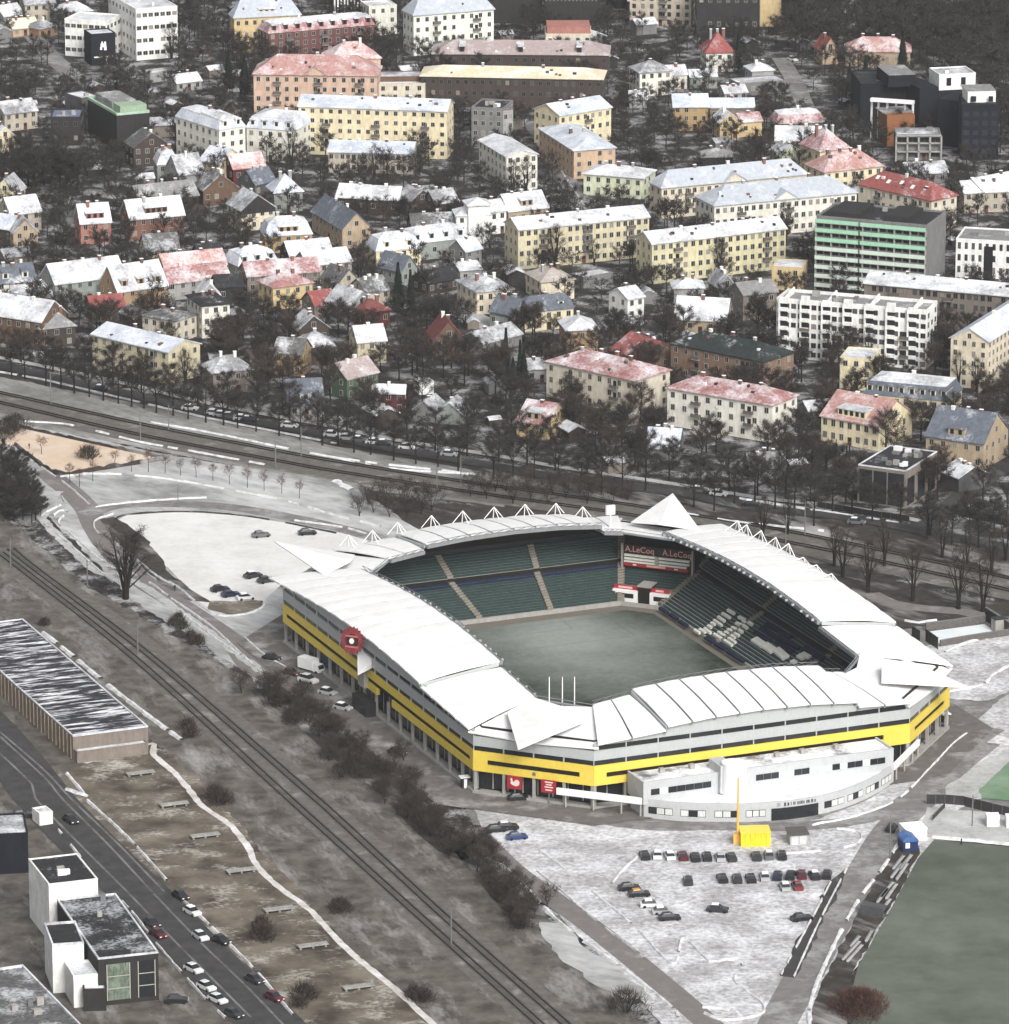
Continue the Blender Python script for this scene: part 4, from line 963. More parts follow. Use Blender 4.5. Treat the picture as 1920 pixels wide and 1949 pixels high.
B('A',(1395,722),(1665,742),10.5,15,'mansard',5,'pale','bluesnow',3,'balconied wing with snowy mansard right of the greyish corner block',rmat2='snow',dorm=4,**BLD)
r_, L_, W_, an = B('A',(660,655),(845,638),11.5,('l',525,560),'flat',.8,'dark','green',0,'dark building with pale green roof edges and rooftop plant',name='office_building',cat='building',units=6,rmat2='green',door=False)
mb = MB(); mb.box(-L_/2+1.5,L_/2-.6,-W_/2+.8,-W_/2+7,11.6,14.2); mb.build('roof_storey', plain('storey_green',(.30,.40,.29),.7), r_)
mb = MB(); mb.box(-L_/2+2,L_/2-1,-W_/2+9.5,W_/2-2,11.6,14); mb.build('plant_room', roofm('grey'), r_)
B('A',(285,668),(455,668),9,12,'flat',.4,'dark','blue',2,'dark building with blue flat roof left of the green-roofed one',name='office_building',cat='building',units=5,darkwin=True)
B('A',(460,560),(560,545),9,10,'flat',.3,'dgrey','snow',0,'low annex with snowy roof behind the green-roofed building',name='office_annex',cat='building',units=1)
B('A',(-30,782),(88,772),5,8,'gx',3.2,'paleyellow','snow',2,'pale yellow gabled house at the left edge, upper one')
B('A',(-40,1085),(92,1092),6,9,'gx',4,'paleyellow','snowg',2,'pale yellow gabled house at the left edge beside the big bare tree')
B('A',(25,645),(210,622),6,9,'gable',3,'beige','snowg',2,'beige-grey house beside the blue-roofed building')
B('A',(70,162),(215,150),3,8,'gable',2.5,'peach','cream',1,'small peach bungalow with snowy roof near the white office')
B('A',(222,168),(330,150),3,8,'hip',2.5,'orange','snowg',1,'small orange-walled bungalow next to the white office')
B('A',(20,92),(130,75),4,8,'gable',3,'greengrey','snow',1,'grey-green cottage with snowy roof in the top left corner')
B('A',(140,25),(312,15),6.5,9,'gable',3,'beige','snowg',2,'beige house cut by the top edge at left')
B('A',(335,75),(520,62),5,9,'hip',3,'grey','snow',1,'grey house with snow-covered hip roof behind the white wing')
B('A',(850,420),(970,405),3,6,'flat',.2,'grey','snow',0,'small flat-roofed pavilion by the road below the white office',name='pavilion',cat='pavilion')
B('A',(1000,470),(1140,455),3,8,'gable',2,'grey','snow',1,'low snowy-roofed shed beside the two dark cypresses',name='shed',cat='shed')
B('A',(755,835),(962,818),6.5,9,'gx',4,'dbrown','patchy',2,'dark brown gabled house with a white sign on its wall')
B('A',(890,935),(1012,930),5.5,9,'mansard',4.5,'greengrey','snow',2,'pale grey-green house with steep snowy roof and arched door',rmat2='snow')
B('A',(1012,988),(1155,972),5,10,'gable',5,'grey','snowg',1,'grey house with smooth snow-covered gable roof')
B('A',(1150,1078),(1352,1062),5,9,'gx',4.5,'brown','patchy',1,'brown house with broad gable and patchy snow roof')
B('A',(1320,955),(1502,938),5,9,'gable',3.4,'maroon','tile',1,'dark red house with rosy snow-dusted roof')
B('A',(1245,925),(1372,888),6,8,'gx',3.5,'paleyellow','bluesnow',2,'pale yellow gabled house below the greyish corner block')
B('A',(1552,1095),(1712,1085),6,9,'hip',5,'greengrey','bluesnow',2,'grey-green house with pale blue snowy hip roof')
B('A',(1442,1042),(1560,1020),5,8,'gable',3.5,'dgrey','slate',1,'dark grey house with slate roof left of the pale blue one')
r_, L_, W_, an = B('A',(1365,1192),(1556,1172),6.5,11,'gx',4.2,'cream','snowg',2,'chalet with black timber gable over cream walls')
mb = MB(); mb.extrude([(-L_/2-.1,5.2),(L_/2+.1,5.2),(L_/2+.1,6.45),(0,10.5),(-L_/2-.1,6.45)], -W_/2-.12, -W_/2-.04, 0, 'y'); mb.build('timber_gable', wallm('dark'), r_)
B('D',(1765,62),(1938,168),6,9,'gable',4.5,'tan','slate',2,'tan house with long dark grey roof sloping to the right')
B('A',(790,1138),(1122,1102),5,10,'gable',3.6,'dbrown','grey',1,'low dark house with wide grey roof behind the brick one')
B('D',(735,108),(1042,80),6.5,9,'gable',4.6,'brick','snow',2,'brown brick house with snowy roof and wide dormer',dorm=1,dormw=7)
B('D',(455,132),(627,121),6.5,9,'gable',4.6,'coral','snow',2,'coral red house with snowy roof and red dormer',dorm=1,dormw=5.5)
B('A',(60,1212),(232,1192),6,9,'gable',4,'beige','snow',2,'beige house with smooth snowy roof at left, behind the tan gable')
B('D',(75,187),(213,178),5,10,'gx',3.6,'tan','snowg',2,'tan house with dark timber gable at the left edge')
B('D',(-60,150),(70,170),5,9,'gable',3,'dbrown','bluesnow',1,'dark wing with snowy roof left of the tan gabled house')
# ================= middle left
B('D',(825,288),(1015,275),4.5,8,'gable',3.8,'cream','patchy',2,'cream cottage with patchy snowy roof below the brick house')
B('D',(1130,333),(1262,322),4,8,'gable',3.2,'dark','dark',1,'black house with dark roof right of the cream cottage')
B('D',(1500,208),(1767,195),5.2,9,'mansard',5,'mustard','bluesnow',2,'mustard house with pale blue snowy mansard and wide dormer',dorm=1,dormw=6,rmat2='snow')
B('D',(310,475),(705,425),6.5,10,'gable',4.5,'greengrey','snow',2,'long grey-green house with white snowy roof',chim=3)
B('D',(665,518),(945,478),5.6,11,'gable',6,'orange','snow',2,'orange-walled house with snowy roof and arched dormers',dorm=3,dormw=2.2)
B('D',(935,395),(1282,362),6,9,'gable',3.4,'paleyellow','tile',1,'yellow-walled row house with rosy tiled roof, rear of two')
B('D',(945,475),(1302,432),5.2,9,'gable',3.2,'grey','pink',2,'grey row house with pink snow-dusted roof, front of two')
B('D',(1350,378),(1572,347),6,9,'mansard',4.6,'greengrey','bluesnow',2,'house with tall pale blue mansard roof and dormers',dorm=3,rmat2='bluesnow')
B('D',(1400,433),(1812,402),7,9,'gable',3,'browngrey','pink',3,'brown-grey three-storey house with pink roof')
B('D',(1545,502),(1768,472),6.4,('l',1490,460),'hip',3,'yellow','pink',2,'yellow two-storey house with pink roof in front of the brown-grey one')
B('D',(1640,318),(1882,297),5,9,'gable',3.2,'dbrown','snow',1,'dark house with snowy roof and skylights behind the pink roofs',skylights=2)
B('D',(1740,372),(1990,345),6,9,'gable',3,'beige','snow',2,'beige house with snowy roof right of the pink roofs')
B('D',(-20,473),(202,455),5,9,'gable',4,'pale','slate',2,'pale house with slate roof at the left edge, white gable',dorm=2)
B('D',(70,560),(165,556),3.5,6,'gable',3,'pale','snowg',1,'small pale lean-to with snowy roof near the left edge')
B('D',(190,545),(292,542),4.5,7,'gx',3,'browngrey','snowg',1,'small brown-grey gabled house near the left edge')
B('D',(520,618),(707,602),4,8,'gable',2.6,'browngrey','red',1,'low brown-grey house with bright red roof')
B('D',(805,657),(990,690),6.3,(1142,655),'hip',1.8,'cream2','patchy',2,'cream two-storey house with patchy roof, lower of a joined pair',sidecols=3)
B('D',(1143,605),(1300,590),9.2,13,'hip',1.8,'pale','dark',3,'white three-storey house with black roof, taller of a joined pair')
B('D',(1225,495),(1375,487),5,8,'gable',2.5,'dark','dark',1,'small black-roofed house behind the white three-storey house')
B('D',(1130,545),(1245,540),4,8,'gx',3.4,'grey','snow',1,'grey house with white gable roof behind the black-roofed one')
B('D',(520,762),(952,864),9,(1105,810),'gable',2.2,'khaki','bluesnow',3,'long khaki three-storey block with snowy roof by the avenue',**BLD)
B('D',(-80,642),(235,690),8,12,'gable',4.5,'brown','snow',2,'brown brick house with big snowy roof at the left edge')
B('D',(215,738),(425,716),5.5,9,'hip',4,'dbrown','grey',2,'dark brown house with grey hip roof near the left edge')
B('D',(1205,985),(1432,962),6,9,'hip',3.6,'browngrey','snowg',2,'brown-grey house with speckled hip roof by the avenue')
B('D',(1550,860),(1708,872),6.4,8,'gable',3,'mustard','patchy',2,'ochre house with dark patchy roof among trees')
B('D',(1690,738),(1862,722),5,8,'gx',3.6,'dbrown','snowg',1,'dark house with grey-white gable roof among trees')
B('D',(1700,842),(1892,832),5,9,'hip',3.5,'dbrown','snowg',1,'dark brown house with grey hip roof above the ochre house')
B('D',(1635,1160),(1832,1150),4,9,'gable',5.5,'grey','slate',1,'grey house with steep slate roof and white dormer by the avenue',dorm=1,dormw=3,dormwall='white')
B('D',(1780,598),(1905,582),4,8,'gable',3,'browngrey','red',1,'small house with crimson roof among bare trees')
B('E',(60,1015),(236,972),6,9,'gable',3.4,'green','pinkgrey',2,'green wooden house with pinkish snowy roof')
B('E',(205,1090),(386,1094),5.6,(437,1075),'gable',1.6,'maroon','snow',2,'deep red wooden house with thick white snow on its roof',win=(1.0,1.4))
# ================= middle
B('E',(680,95),(868,90),8.4,8,'hip',2.4,'white','snow',3,'white villa with stepped tower-like top',win=(1.0,1.3))
B('E',(748,38),(872,32),11.6,7,'hip',1.8,'white','snow',0,'white square turret block behind the white villa',chim=0)
B('E',(870,70),(962,58),7,8,'gable',2.5,'white','snow',2,'white side wing with snowy roof right of the white villa')
B('B',(975,1195),(1197,1170),5,10,'gable',4,'tan','snow',1,'tan house with snowy roof and gabled dormer right of the white villa',dorm=1,dormw=4)
B('E',(1030,170),(1771,97),12,('l',955,128),'gable',2.4,'khaki','snow',4,'long khaki-yellow four-storey apartment block behind a big bare tree',chim=3,cols=19,**BLD)
B('E',(1787,250),('F',642,162),12,('l',1705,208),'gable',2.4,'gold','snow',4,'long lemon-yellow four-storey apartment block left of the green tower',chim=3,cols=18,**BLD)
B('E',(225,293),(478,272),5.2,9,'mansard',4.6,'paleyellow','bluesnow',2,'yellow house with blue-white mansard and gabled dormer',dorm=2,rmat2='snow')
B('E',(420,253),(746,216),5.2,9,'mansard',4.2,'greengrey','snow',1,'long low house with white mansard roof behind the yellow mansard',dorm=4,dormw=1.4,rmat2='snow')
B('E',(430,155),(665,145),5,8,'gable',3,'dbrown','patchy',1,'dark house with patchy roof behind the long white mansard')
B('E',(730,293),(822,272),5,7,'gable',2.8,'midgrey','bluesnow',2,'small grey house with bluish roof right of the long white mansard')
B('E',(370,405),(457,385),4.2,10,'gx',3.8,'greengrey','slate',1,'small grey-green house with slate gable roof')
B('E',(700,402),(822,392),4.2,('l',640,358),'gable',1.2,'grey','snow',1,'grey cabin with thin white roof above the cream house')
B('E',(795,528),(1001,508),6.4,('l',655,462),'hip',2.8,'cream','snowg',2,'cream two-storey house with streaky snow on its hip roof',win=(1.0,1.5))
B('E',(1160,470),(1347,452),5.6,('l',1055,420),'hip',3,'cream','tan',2,'cream house with brownish-grey hip roof',win=(1.0,1.5))
B('E',(1065,643),(1342,617),5.4,('l',990,622),'mansard',4.2,'paleyellow','slate',2,'yellow house with dark slate mansard and two white dormers',dorm=2,dormwall='white',rmat2='slate')
B('E',(868,628),(1000,652),5,8,'gable',3.6,'greengrey','slate',1,'grey-green house with slate roof left of the slate mansard')
B('E',(1305,744),(1482,736),6.2,('l',1222,690),'hip',2.8,'orange','snow',2,'orange-brown house with snowy hip roof')
B('E',(1548,852),(1712,908),4.4,(1765,800),'gable',4,'rust','red',1,'low rust-brown house with red gable roof')
B('E',(1190,918),(1686,1028),9.6,(1893,968),'hip',3.4,'cream2','pink',3,'large cream three-storey building with snowy red hip roof',cols=9,sidecols=3,chim=4,**BLD)
B('F',(-30,1068),(566,1168),10,(722,1112),'hip',3.2,'pale','pink',3,'off-white three-storey building with weathered red roof, right of the large cream one',cols=9,sidecols=3,chim=4,**BLD)
B('F',(-10,815),(512,922),9,(665,862),'hip',3.4,'rust','darkgreen',3,'brown brick three-storey building with dark green-black roof',cols=9,sidecols=3,chim=3,**BLD)
B('E',(1080,962),(1192,952),4,7,'gable',2,'grey','snowg',1,'small grey house with snowy roof left of the large cream building')
B('H',(1020,358),(1192,383),4.2,(1246,310),'gable',4.2,'yellow','pink',1,'small yellow house with red mansard-like roof and dormer',dorm=1,dormw=4,dormwall='tan')
B('H',(470,148),(552,141),3.2,('l',395,128),'flat',.3,'white','snow',0,'white flat-roofed garage with snow cover',name='garage',cat='garage')
B('H',(430,297),(560,310),3,8,'gx',2.6,'midgrey','snowg',0,'grey gabled garage, left of the two near the deep red house',name='garage',cat='garage')
B('H',(565,312),(712,322),3,8,'gx',2.8,'greengrey','snowg',0,'grey gabled garage, right of the two near the deep red house',name='garage',cat='garage')
B('E',(150,645),(302,625),4,8,'hip',3,'maroon','maroon',1,'small house with brownish red hip roof')
B('E',(555,795),(722,787),4.8,11,'gx',5,'brown','maroon',2,'brown barn-like house with maroon roof')
B('E',(120,805),(282,792),6.5,8,'gable',3.4,'khaki','snow',2,'khaki house with lumpy snowy roof among trees')
B('E',(830,815),(1050,758),3.2,9,'gable',2.4,'midgrey','snowg',1,'low grey house with whitish roof in the middle of the trees')
B('E',(-60,570),(70,612),5,9,'gable',4,'bluegrey','snowg',1,'blue-grey house with speckled roof among trees')
B('E',(165,525),(302,505),6,9,'gable',3,'beige','patchy',2,'beige house with patchy roof above the brownish red one')
B('E',(10,475),(130,455),6,9,'gx',3.5,'beige','patchy',2,'beige gabled house behind bare trees left of the patchy-roofed one')
B('E',(520,473),(692,442),3.5,8,'gable',2.6,'dbrown','dark',1,'dark low house with wide eaves left of the cream house')
B('E',(1650,563),(1742,547),6.2,9,'gable',2.2,'white','snow',2,'white two-storey house half hidden by trees')
B('E',(1400,445),(1565,415),3,6,'flat',.2,'midgrey','snow',0,'long low garage with snowy roof below the khaki apartment block',name='garage',cat='garage')
# ================= top middle
B('B',(437,90),(891,54),14,('l',335,64),'hip',7,'palegreen','metal',4,'pale greenish-white building with large grey metal roof',cols=9,**BLD)
B('B',(545,306),(1541,314),8,15,'hip',3.6,'dbrown','pinkgrey',2,'long dark building with pinkish-grey roof and three dormers',dorm=3,dormw=1.6,chim=2,cols=20,darkwin=True,**BLD)
B('B',(478,432),(1506,452),11,14,'hip',2.6,'dbrown','cream',3,'long dark building with pale cream snowy roof',chim=2,cols=22,darkwin=True,**BLD)
r_, L_, W_, an = B('B',(1185,198),(1446,197),8,14,'flat',.4,'cream2','pinkgrey',2,'cream building with red top storey behind the long roofs',units=6,**BLD)
mb = MB(); mb.box(-L_/2+.5,L_/2-.5,-W_/2+1.2,W_/2-1.2,8.1,10.6); mb.build('top_storey', wallm('coral'), r_)
B('B',(230,480),(504,477),8.5,11,'flat',.4,'cream2','snow',3,'cream block in front of a brown wall between salmon and dark buildings',cols=4,**BLD)
B('B',(215,440),(546,436),10,9,'flat',.3,'brown','snowg',0,'brown-walled block behind the cream one',**BLD)
r_, L_, W_, an = B('B',(1178,-170),(1482,-170),20,25,'flat',.6,'dark','dark',0,'tall dark glass tower cut by the top edge, middle',name='tower',cat='building',door=False)
for k in range(14):
    mb = MB(); x = -L_/2+L_*(k+.5)/14; mb.box(x-.15,x+.15,-W_/2-.15,-W_/2-.01,9,20); mb.build('fin', wallm('grey'), r_)
B('B',(890,-120),(1165,-120),16,20,'flat',.6,'dark','dark',0,'black block cut by the top edge beside the dark glass tower',name='tower',cat='building',door=False)
B('B',(1662,-30),(2010,-22),11,16,'flat',.6,'beige','snow',4,'grey-beige building with small windows cut by the top edge',darkwin=True,**BLD)
r_, L_, W_, an = B('B',(-20,-40),(148,-45),8,12,'flat',.5,'dark','snow',0,'dark building with white vertical fins at the top edge',name='office_building',cat='building',door=False)
for k in range(9):
    mb = MB(); x = -L_/2+L_*(k+.5)/9; mb.box(x-.25,x+.25,-W_/2-.3,-W_/2-.01,.5,8); mb.build('fin', WHITE, r_)
B('B',(185,42),(342,32),10,10,'flat',.4,'pale','snow',3,'pale block between the fins and the green-white building',**BLD)
B('B',(-45,858),(432,870),6.6,11,'gable',2.4,'beige','bluesnow',2,'two-storey beige terrace with bluish snowy roof below the long yellow block',cols=15,**BLD)
B('B',(765,612),(942,622),13,13,'flat',.5,'midgrey','dark',4,'grey concrete block with small balconies in the middle of the upper town',units=4,cols=4,**BLD)
B('B',(944,640),(1000,632),12,11,'flat',.5,'grey','snowg',4,'narrow grey block adjoining the concrete block',cols=2,**BLD)
B('B',(962,888),(1138,874),11,25,'gx',1.6,'pale','snow',4,'pale block with a plain white snow roof left of the straight street',cols=4,chim=0,**BLD)
B('B',(1262,655),(1556,607),11,13,'gable',2.6,'paleyellow','bluesnow',3,'pale yellow building with snowy roof at the head of the straight street',**BLD)
B('B',(1345,855),(1580,838),9,('l',1245,722),'hip',2.6,'peach','bluesnow',3,'peach building with snowy roof right of the straight street',**BLD)
B('B',(1400,985),(1736,1012),6.4,12,'hip',2.4,'lgreen','snow',2,'pale green two-storey building with snowy terrace roof')
B('B',(1718,415),(1900,402),8,10,'hip',3,'pale','snowg',3,'whitish house with snow-flecked roof right of the long cream roof')
B('B',(0,1112),(170,1122),5,9,'gable',3,'dbrown','snow',1,'dark house with thick lumpy snow roof, left of two below the terrace')
B('B',(180,1125),(352,1132),5,9,'gable',3,'dbrown','snow',1,'dark house with thick lumpy snow roof, right of two below the terrace')
B('B',(420,1142),(556,1122),5,8,'gx',3,'dbrown','snowg',1,'dark gabled house with broken snow left of the white villa')
B('B',(562,1152),(690,1135),5,8,'gable',3,'dbrown','snowg',1,'dark house with ragged snow next to the white villa')
B('B',(1660,560),(1760,560),3,6,'gable',2,'grey','snow',0,'tiny snowy shed right of the yellow building',name='shed',cat='shed')
# ================= top right
B('C',(138,-60),(492,-60),17,16,'flat',.5,'dark','dark',2,'dark grey slab building with one strip of windows at top right',name='tower',cat='building',door=False)
B('C',(496,-55),(616,-55),13,14,'flat',.4,'yellow','snow',0,'narrow ochre building beside the dark grey slab at the top edge',door=False,**BLD)
B('C',(190,302),(346,297),6.6,10,'hip',6.4,'pale','red',2,'pale villa with tall red roof at top right',chim=3)
B('C',(980,293),(1346,297),5,12,'hip',4.2,'tan','palered',1,'tan villa with pale pink snowy roof among dark trees')
B('C',(850,285),(938,280),5,9,'gx',4,'tan','red',1,'tan gabled wing with red roof left of the pink-roofed villa')
B('C',(100,436),(252,432),4,8,'gable',1.6,'greengrey','snow',1,'grey house with thick white roof below the tall red roof')
B('C',(-20,425),(82,420),5,8,'gable',2.4,'pale','snow',1,'whitish house with white roof left of the grey one')
B('C',(375,478),(642,458),4,9,'flat',.3,'midgrey','snowg',1,'long grey low house with flat snowy roof at upper right')
B('C',(450,405),(572,398),4.4,8,'hip',2.4,'grey','snow',1,'grey cottage with snowy hip roof at upper right')
B('C',(295,528),(422,520),3,7,'gable',1.8,'grey','snow',1,'low cottage with white roof above the mustard house')
B('C',(5,604),(202,602),8,10,'gable',3,'mustard','bluesnow',3,'mustard house with pale blue snowy roof at upper right')
B('C',(212,608),(462,607),5,9,'gable',2,'browngrey','bluesnow',1,'low house with bluish roof right of the mustard house')
B('C',(268,693),(382,686),5.4,8,'gx',3,'yellow','snow',2,'small yellow gabled house with white roof')
B('C',(384,690),(506,682),5,7,'gable',2,'yellow','pink',1,'yellow annex with rosy roof beside the small yellow house')
B('C',(585,702),(862,692),5,9,'mansard',4,'browngrey','pink',1,'house with rosy patched mansard roof',rmat2='snow')
B('C',(582,792),(838,796),5.4,10,'gable',3.4,'tan','snow',2,'tan house with smooth white roof below the rosy mansard')
B('C',(600,878),(752,866),4.5,8,'gx',2.6,'lgreen','snowg',1,'pale green gabled house below the smooth white roof')
B('C',(860,978),(1189,942),9,('l',770,932),'hip',5,'paleyellow','palered',3,'yellow three-storey building with steep red roof and dark red chimneys',chim=4,**BLD)
B('C',(835,860),(1000,840),9,12,'hip',6,'paleyellow','pink',2,'rear wing with pointed red roof behind the yellow three-storey building',chim=3,**BLD)
B('C',(-62,1068),(762,988),9.4,('l',-135,1035),'hip',4.6,'cream','metal',3,'long cream building with pale grey-blue roof and pediment, rear of two',ped=1,cols=20,chim=3,**BLD)
B('C',(236,1168),(1042,1092),10.5,('l',150,1112),'hip',4.6,'pale','metal',3,'long cream building with pale grey-blue roof and pediment, front of two',ped=1,cols=20,chim=3,**BLD)
B('C',(1052,1046),(1466,1140),9.5,(1650,1117),'hip',4.4,'cream2','red',3,'cream building with plain red hip roof and white skylights',skylights=5,chim=1,**BLD)
B('C',(1652,1092),(1905,1080),6.4,9,'gable',2.6,'beige','snow',2,'beige house with snowy roof at the right edge')
B('C',(1750,1075),(1990,1030),7,9,'gable',2.6,'grey','snow',1,'grey house with white ridge roof at the right edge, behind the beige one')
B('C',(1330,985),(1557,975),3.4,10,'gable',2.4,'midgrey','snowg',1,'low house with rocky-looking grey roof below the dark towers')
B('C',(165,893),(342,890),3,8,'hip',2.2,'dark','grey',0,'dark low house with grey hip roof above the long grey-blue roofs')
# dark apartment complex
r_, L_, W_, an = B('C',(1065,484),(1400,478),14,22,'flat',.5,'navy','dark',0,'black apartment complex with white roof frame at upper right',name='apartment_complex',cat='building',units=2,door=False)
def wbox(name, c, a, b, ztop, zbot, d, m_, parent):
    pa, pb = pt(c, *a, ztop), pt(c, *b, ztop); v = pb-pa; L1 = v.length; u = v.normalized(); nb = Vector((-u.y,u.x,0)); nb = nb if nb.y > 0 else -nb
    inv = Matrix.Rotation(-parent.rotation_euler.z, 3, 'Z')
    mb = MB(); q = [pa, pb, pb+nb*d, pa+nb*d]
    f = lambda p, z: inv @ (Vector((p.x,p.y,z))-Vector(parent.location))
    mb.hexa([f(p, zbot) for p in q], [f(p, ztop) for p in q]); return mb.build(name, m_, parent)
wbox('upper_block','C',(1222,428),(1380,422),18,14.1,16,wallm('navy'),r_)
wbox('upper_roof','C',(1224,426),(1378,420),18.15,18.02,15.5,roofm('grey'),r_)
wbox('side_block','C',(1400,500),(1505,492),15,-.3,16,wallm('navy'),r_)
for a, b, z0 in (((1118,558),(1362,575),13.2),): wbox('frame_beam','C',a,b,13.6,12.6,2.0,WHITE,r_)
for x in (1122, 1160, 1210, 1260, 1310, 1355):
    y = 558+(x-1118)*17/244; wbox('frame_post','C',(x,y+8),(x+9,y+9),12.6,0 if x < 1170 else 9,.5,WHITE,r_)
wbox('brown_block','C',(1215,655),(1372,648),10,-.3,12,plain('cladding_orange_brown',(.25,.11,.05),.6),r_)
wbox('brown_roof','C',(1190,640),(1362,632),10.2,10.02,9,roofm('grey'),r_)
g_, L_, W_, an = B('C',(1265,768),(1521,768),8,10,'flat',.4,'midgrey','snowg',2,'grey concrete framed building with balconies below the black complex',units=3,cols=4,win=(2.6,2.0),darkwin=True,**BLD)
for k in range(5):
    mb = MB(); x = -L_/2+L_*k/4; mb.box(x-.25,x+.25,-W_/2-1.6,-W_/2-1.1,0,8.2); mb.build('frame_post', CONC, g_)
for z in (2.9, 5.6, 8.0):
    mb = MB(); mb.box(-L_/2,L_/2,-W_/2-1.6,-W_/2-.02,z,z+.3); mb.build('balcony_slab', CONC, g_)
p_, L_, W_, an = B('C',(1510,428),(1716,418),18.5,11,'flat',.4,'white','snowg',0,'white penthouse storey on a black block at upper right',name='penthouse_block',cat='building',units=2,door=False)
for k in (-.3,.1): 
    for xx in (k,): mb = MB(); mb.box(L_*xx,L_*xx+1.6,-W_/2-.05,-W_/2+.02,15,17.6); mb.build('window', GLASS, p_)
mb = MB(); mb.box(-L_/2-.6,L_/2+.3,-W_/2-.8,W_/2+.1,-.3,13.6); mb.build('black_base', wallm('navy'), p_)
t_, L_, W_, an = B('C',(1640,598),(1850,598),17.5,15,'flat',.5,'navy','dark',0,'tall black apartment tower with white penthouse at upper right',name='apartment_tower',cat='building',door=False)
wbox('penthouse','C',(1672,522),(1830,518),21,17.6,9,wallm('white'),t_); wbox('penthouse_roof','C',(1660,516),(1834,512),21.2,21.02,10,roofm('grey'),t_)
wbox('side_wing','C',(1500,560),(1640,575),15,-.3,14,wallm('navy'),t_)
for q0, q1 in ((1690,1720),(1790,1815)): wbox('window','C',(q0,545),(q1,545),19.8,18.0,.3,GLASS,t_)
for k in range(4):
    for j in range(5): mb = MB(); x = -L_/2+L_*(k+.5)/4; mb.box(x-.8,x+.8,-W_/2-.06,-W_/2+.02,2+j*3,3.6+j*3); mb.build('window', plain('tinted_glass',(.03,.034,.045),.15,var=0), t_)
# ================= right middle
g9, L_, W_, an = B('F',(815,100),(1440,155),21,(1535,75),'flat',.6,'midgrey','dark',0,'nine-storey grey apartment slab with pale green balcony bands',name='apartment_slab',cat='building',units=8,door=False)
M_bgreen = plain('balcony_green', (.35,.62,.44), .6, var=.08)
M_bpale = plain('balcony_pale', (.60,.70,.62), .6, var=.08)
for f_ in range(8):
    z = 20.9-2.7*f_
    for hf in (0, 1):
        x0, x1 = (-L_/2, -L_*.10-.3) if hf == 0 else (-L_*.10+.3, L_/2)
        mb = MB(); mb.box(x0,x1,-W_/2-1.3,-W_/2-1.15,z-1.1,z); mb.build('balcony_band', M_bgreen if f_ < 3 else M_bpale, g9)
        mb = MB(); mb.box(x0,x1,-W_/2-1.14,-W_/2-.02,z-1.3,z-1.1); mb.build('balcony_slab', CONC, g9)
    if f_ < 8:
        for k in range(14):
            x = -L_/2+L_*(k+.5)/14; mb = MB(); mb.box(x-1.0,x+.8,-W_/2-.06,-W_/2+.02,z-2.5,z-1.35); mb.build('window', GLASS, g9)
        for k in range(8):
            x = -L_/2+L_*k/7; x = min(max(x,-L_/2+.15),L_/2-.15); mb = MB(); mb.box(x-.12,x+.12,-W_/2-1.12,-W_/2-.02,z-2.75,z-1.3); mb.build('balcony_divider', CONC, g9)
mb = MB(); mb.box(-L_/2+3,-L_/2+12,-W_/2+2,W_/2-2,21.1,22.6); mb.box(L_*.1,L_*.32,-W_/2+2,W_/2-3,21.1,22.8); mb.build('penthouse', wallm('dark'), g9)
f2, L_, W_, an = B('F',(1605,228),(1960,248),14,15,'flat',.5,'white','grey',4,'white block with dark vertical window strips at the right edge',cols=9,win=(.7,1.7),darkwin=True,units=3,**BLD)
for xx in (-.05,.40):
    mb = MB(); mb.box(L_*xx,L_*xx+2.6,-W_/2-.1,-W_/2-.01,0,12.6); mb.build('stair_glazing', M_dkglass, f2)
B('F',(562,382),(740,390),6.6,(801,348),'flat',.3,'yellow','snow',2,'yellow-orange box house with flat snowy roof left of the green-banded slab',cols=2,sidecols=1)
f4, L_, W_, an = B('F',(590,572),(1440,642),16,(1526,592),'flat',.9,'white','grey',6,'white six-storey block with stepped bays and dark loggias',cols=22,win=(1.2,1.2),darkwin=True,name='apartment_building',cat='building',units=5,door=False)
for k in range(7):
    x = -L_/2+L_*(k+.12)/7; mb = MB(); mb.box(x,x+.3,-W_/2-1.0,-W_/2-.02,-.3,16.8); mb.build('bay_fin', wallm('white'), f4)
    mb = MB(); mb.box(x+.3,x+L_/7*.45,-W_/2-.9,-W_/2-.02,15.6,17.3+(.8 if k in (1,3,5) else 0)); mb.build('bay_parapet', wallm('white'), f4)
    for f_ in range(6):
        mb = MB(); mb.box(x+.32,x+L_/7*.42,-W_/2-.85,-W_/2-.02,.2+2.65*f_,1.1+2.65*f_); mb.build('balcony', wallm('white'), f4)
        mb = MB(); mb.box(x+.4,x+L_/7*.40,-W_/2-.10,-W_/2-.03,1.1+2.65*f_,2.5+2.65*f_); mb.build('loggia_glazing', GLASS, f4)
for k in (0,2,4,6):
    x = -L_/2+L_*(k+.3)/7; mb = MB(); mb.hexa([Vector((x,-W_/2+1,16)),Vector((x+.5,-W_/2+1,16)),Vector((x+.5,W_/2-1,16)),Vector((x,W_/2-1,16))],[Vector((x,-W_/2+1,16.9)),Vector((x+.5,-W_/2+1,16.9)),Vector((x+.5,W_/2-1,17.8)),Vector((x,W_/2-1,17.8))]); mb.build('fire_wall', wallm('white'), f4)
B('F',(1085,472),(2010,556),12,12,'gable',2,'browngrey','snow',4,'long dark grey-brown block with snowy roof behind the white six-storey block',cols=24,darkwin=True,chim=4,**BLD)
B('F',(1576,780),(1786,804),13.5,52,'gx',3,'cream','bluesnow',5,'yellow block with gable end and grey-blue snowy roof at the right edge',cols=4,sidecols=18,win=(.9,1.3),chim=2,**BLD)
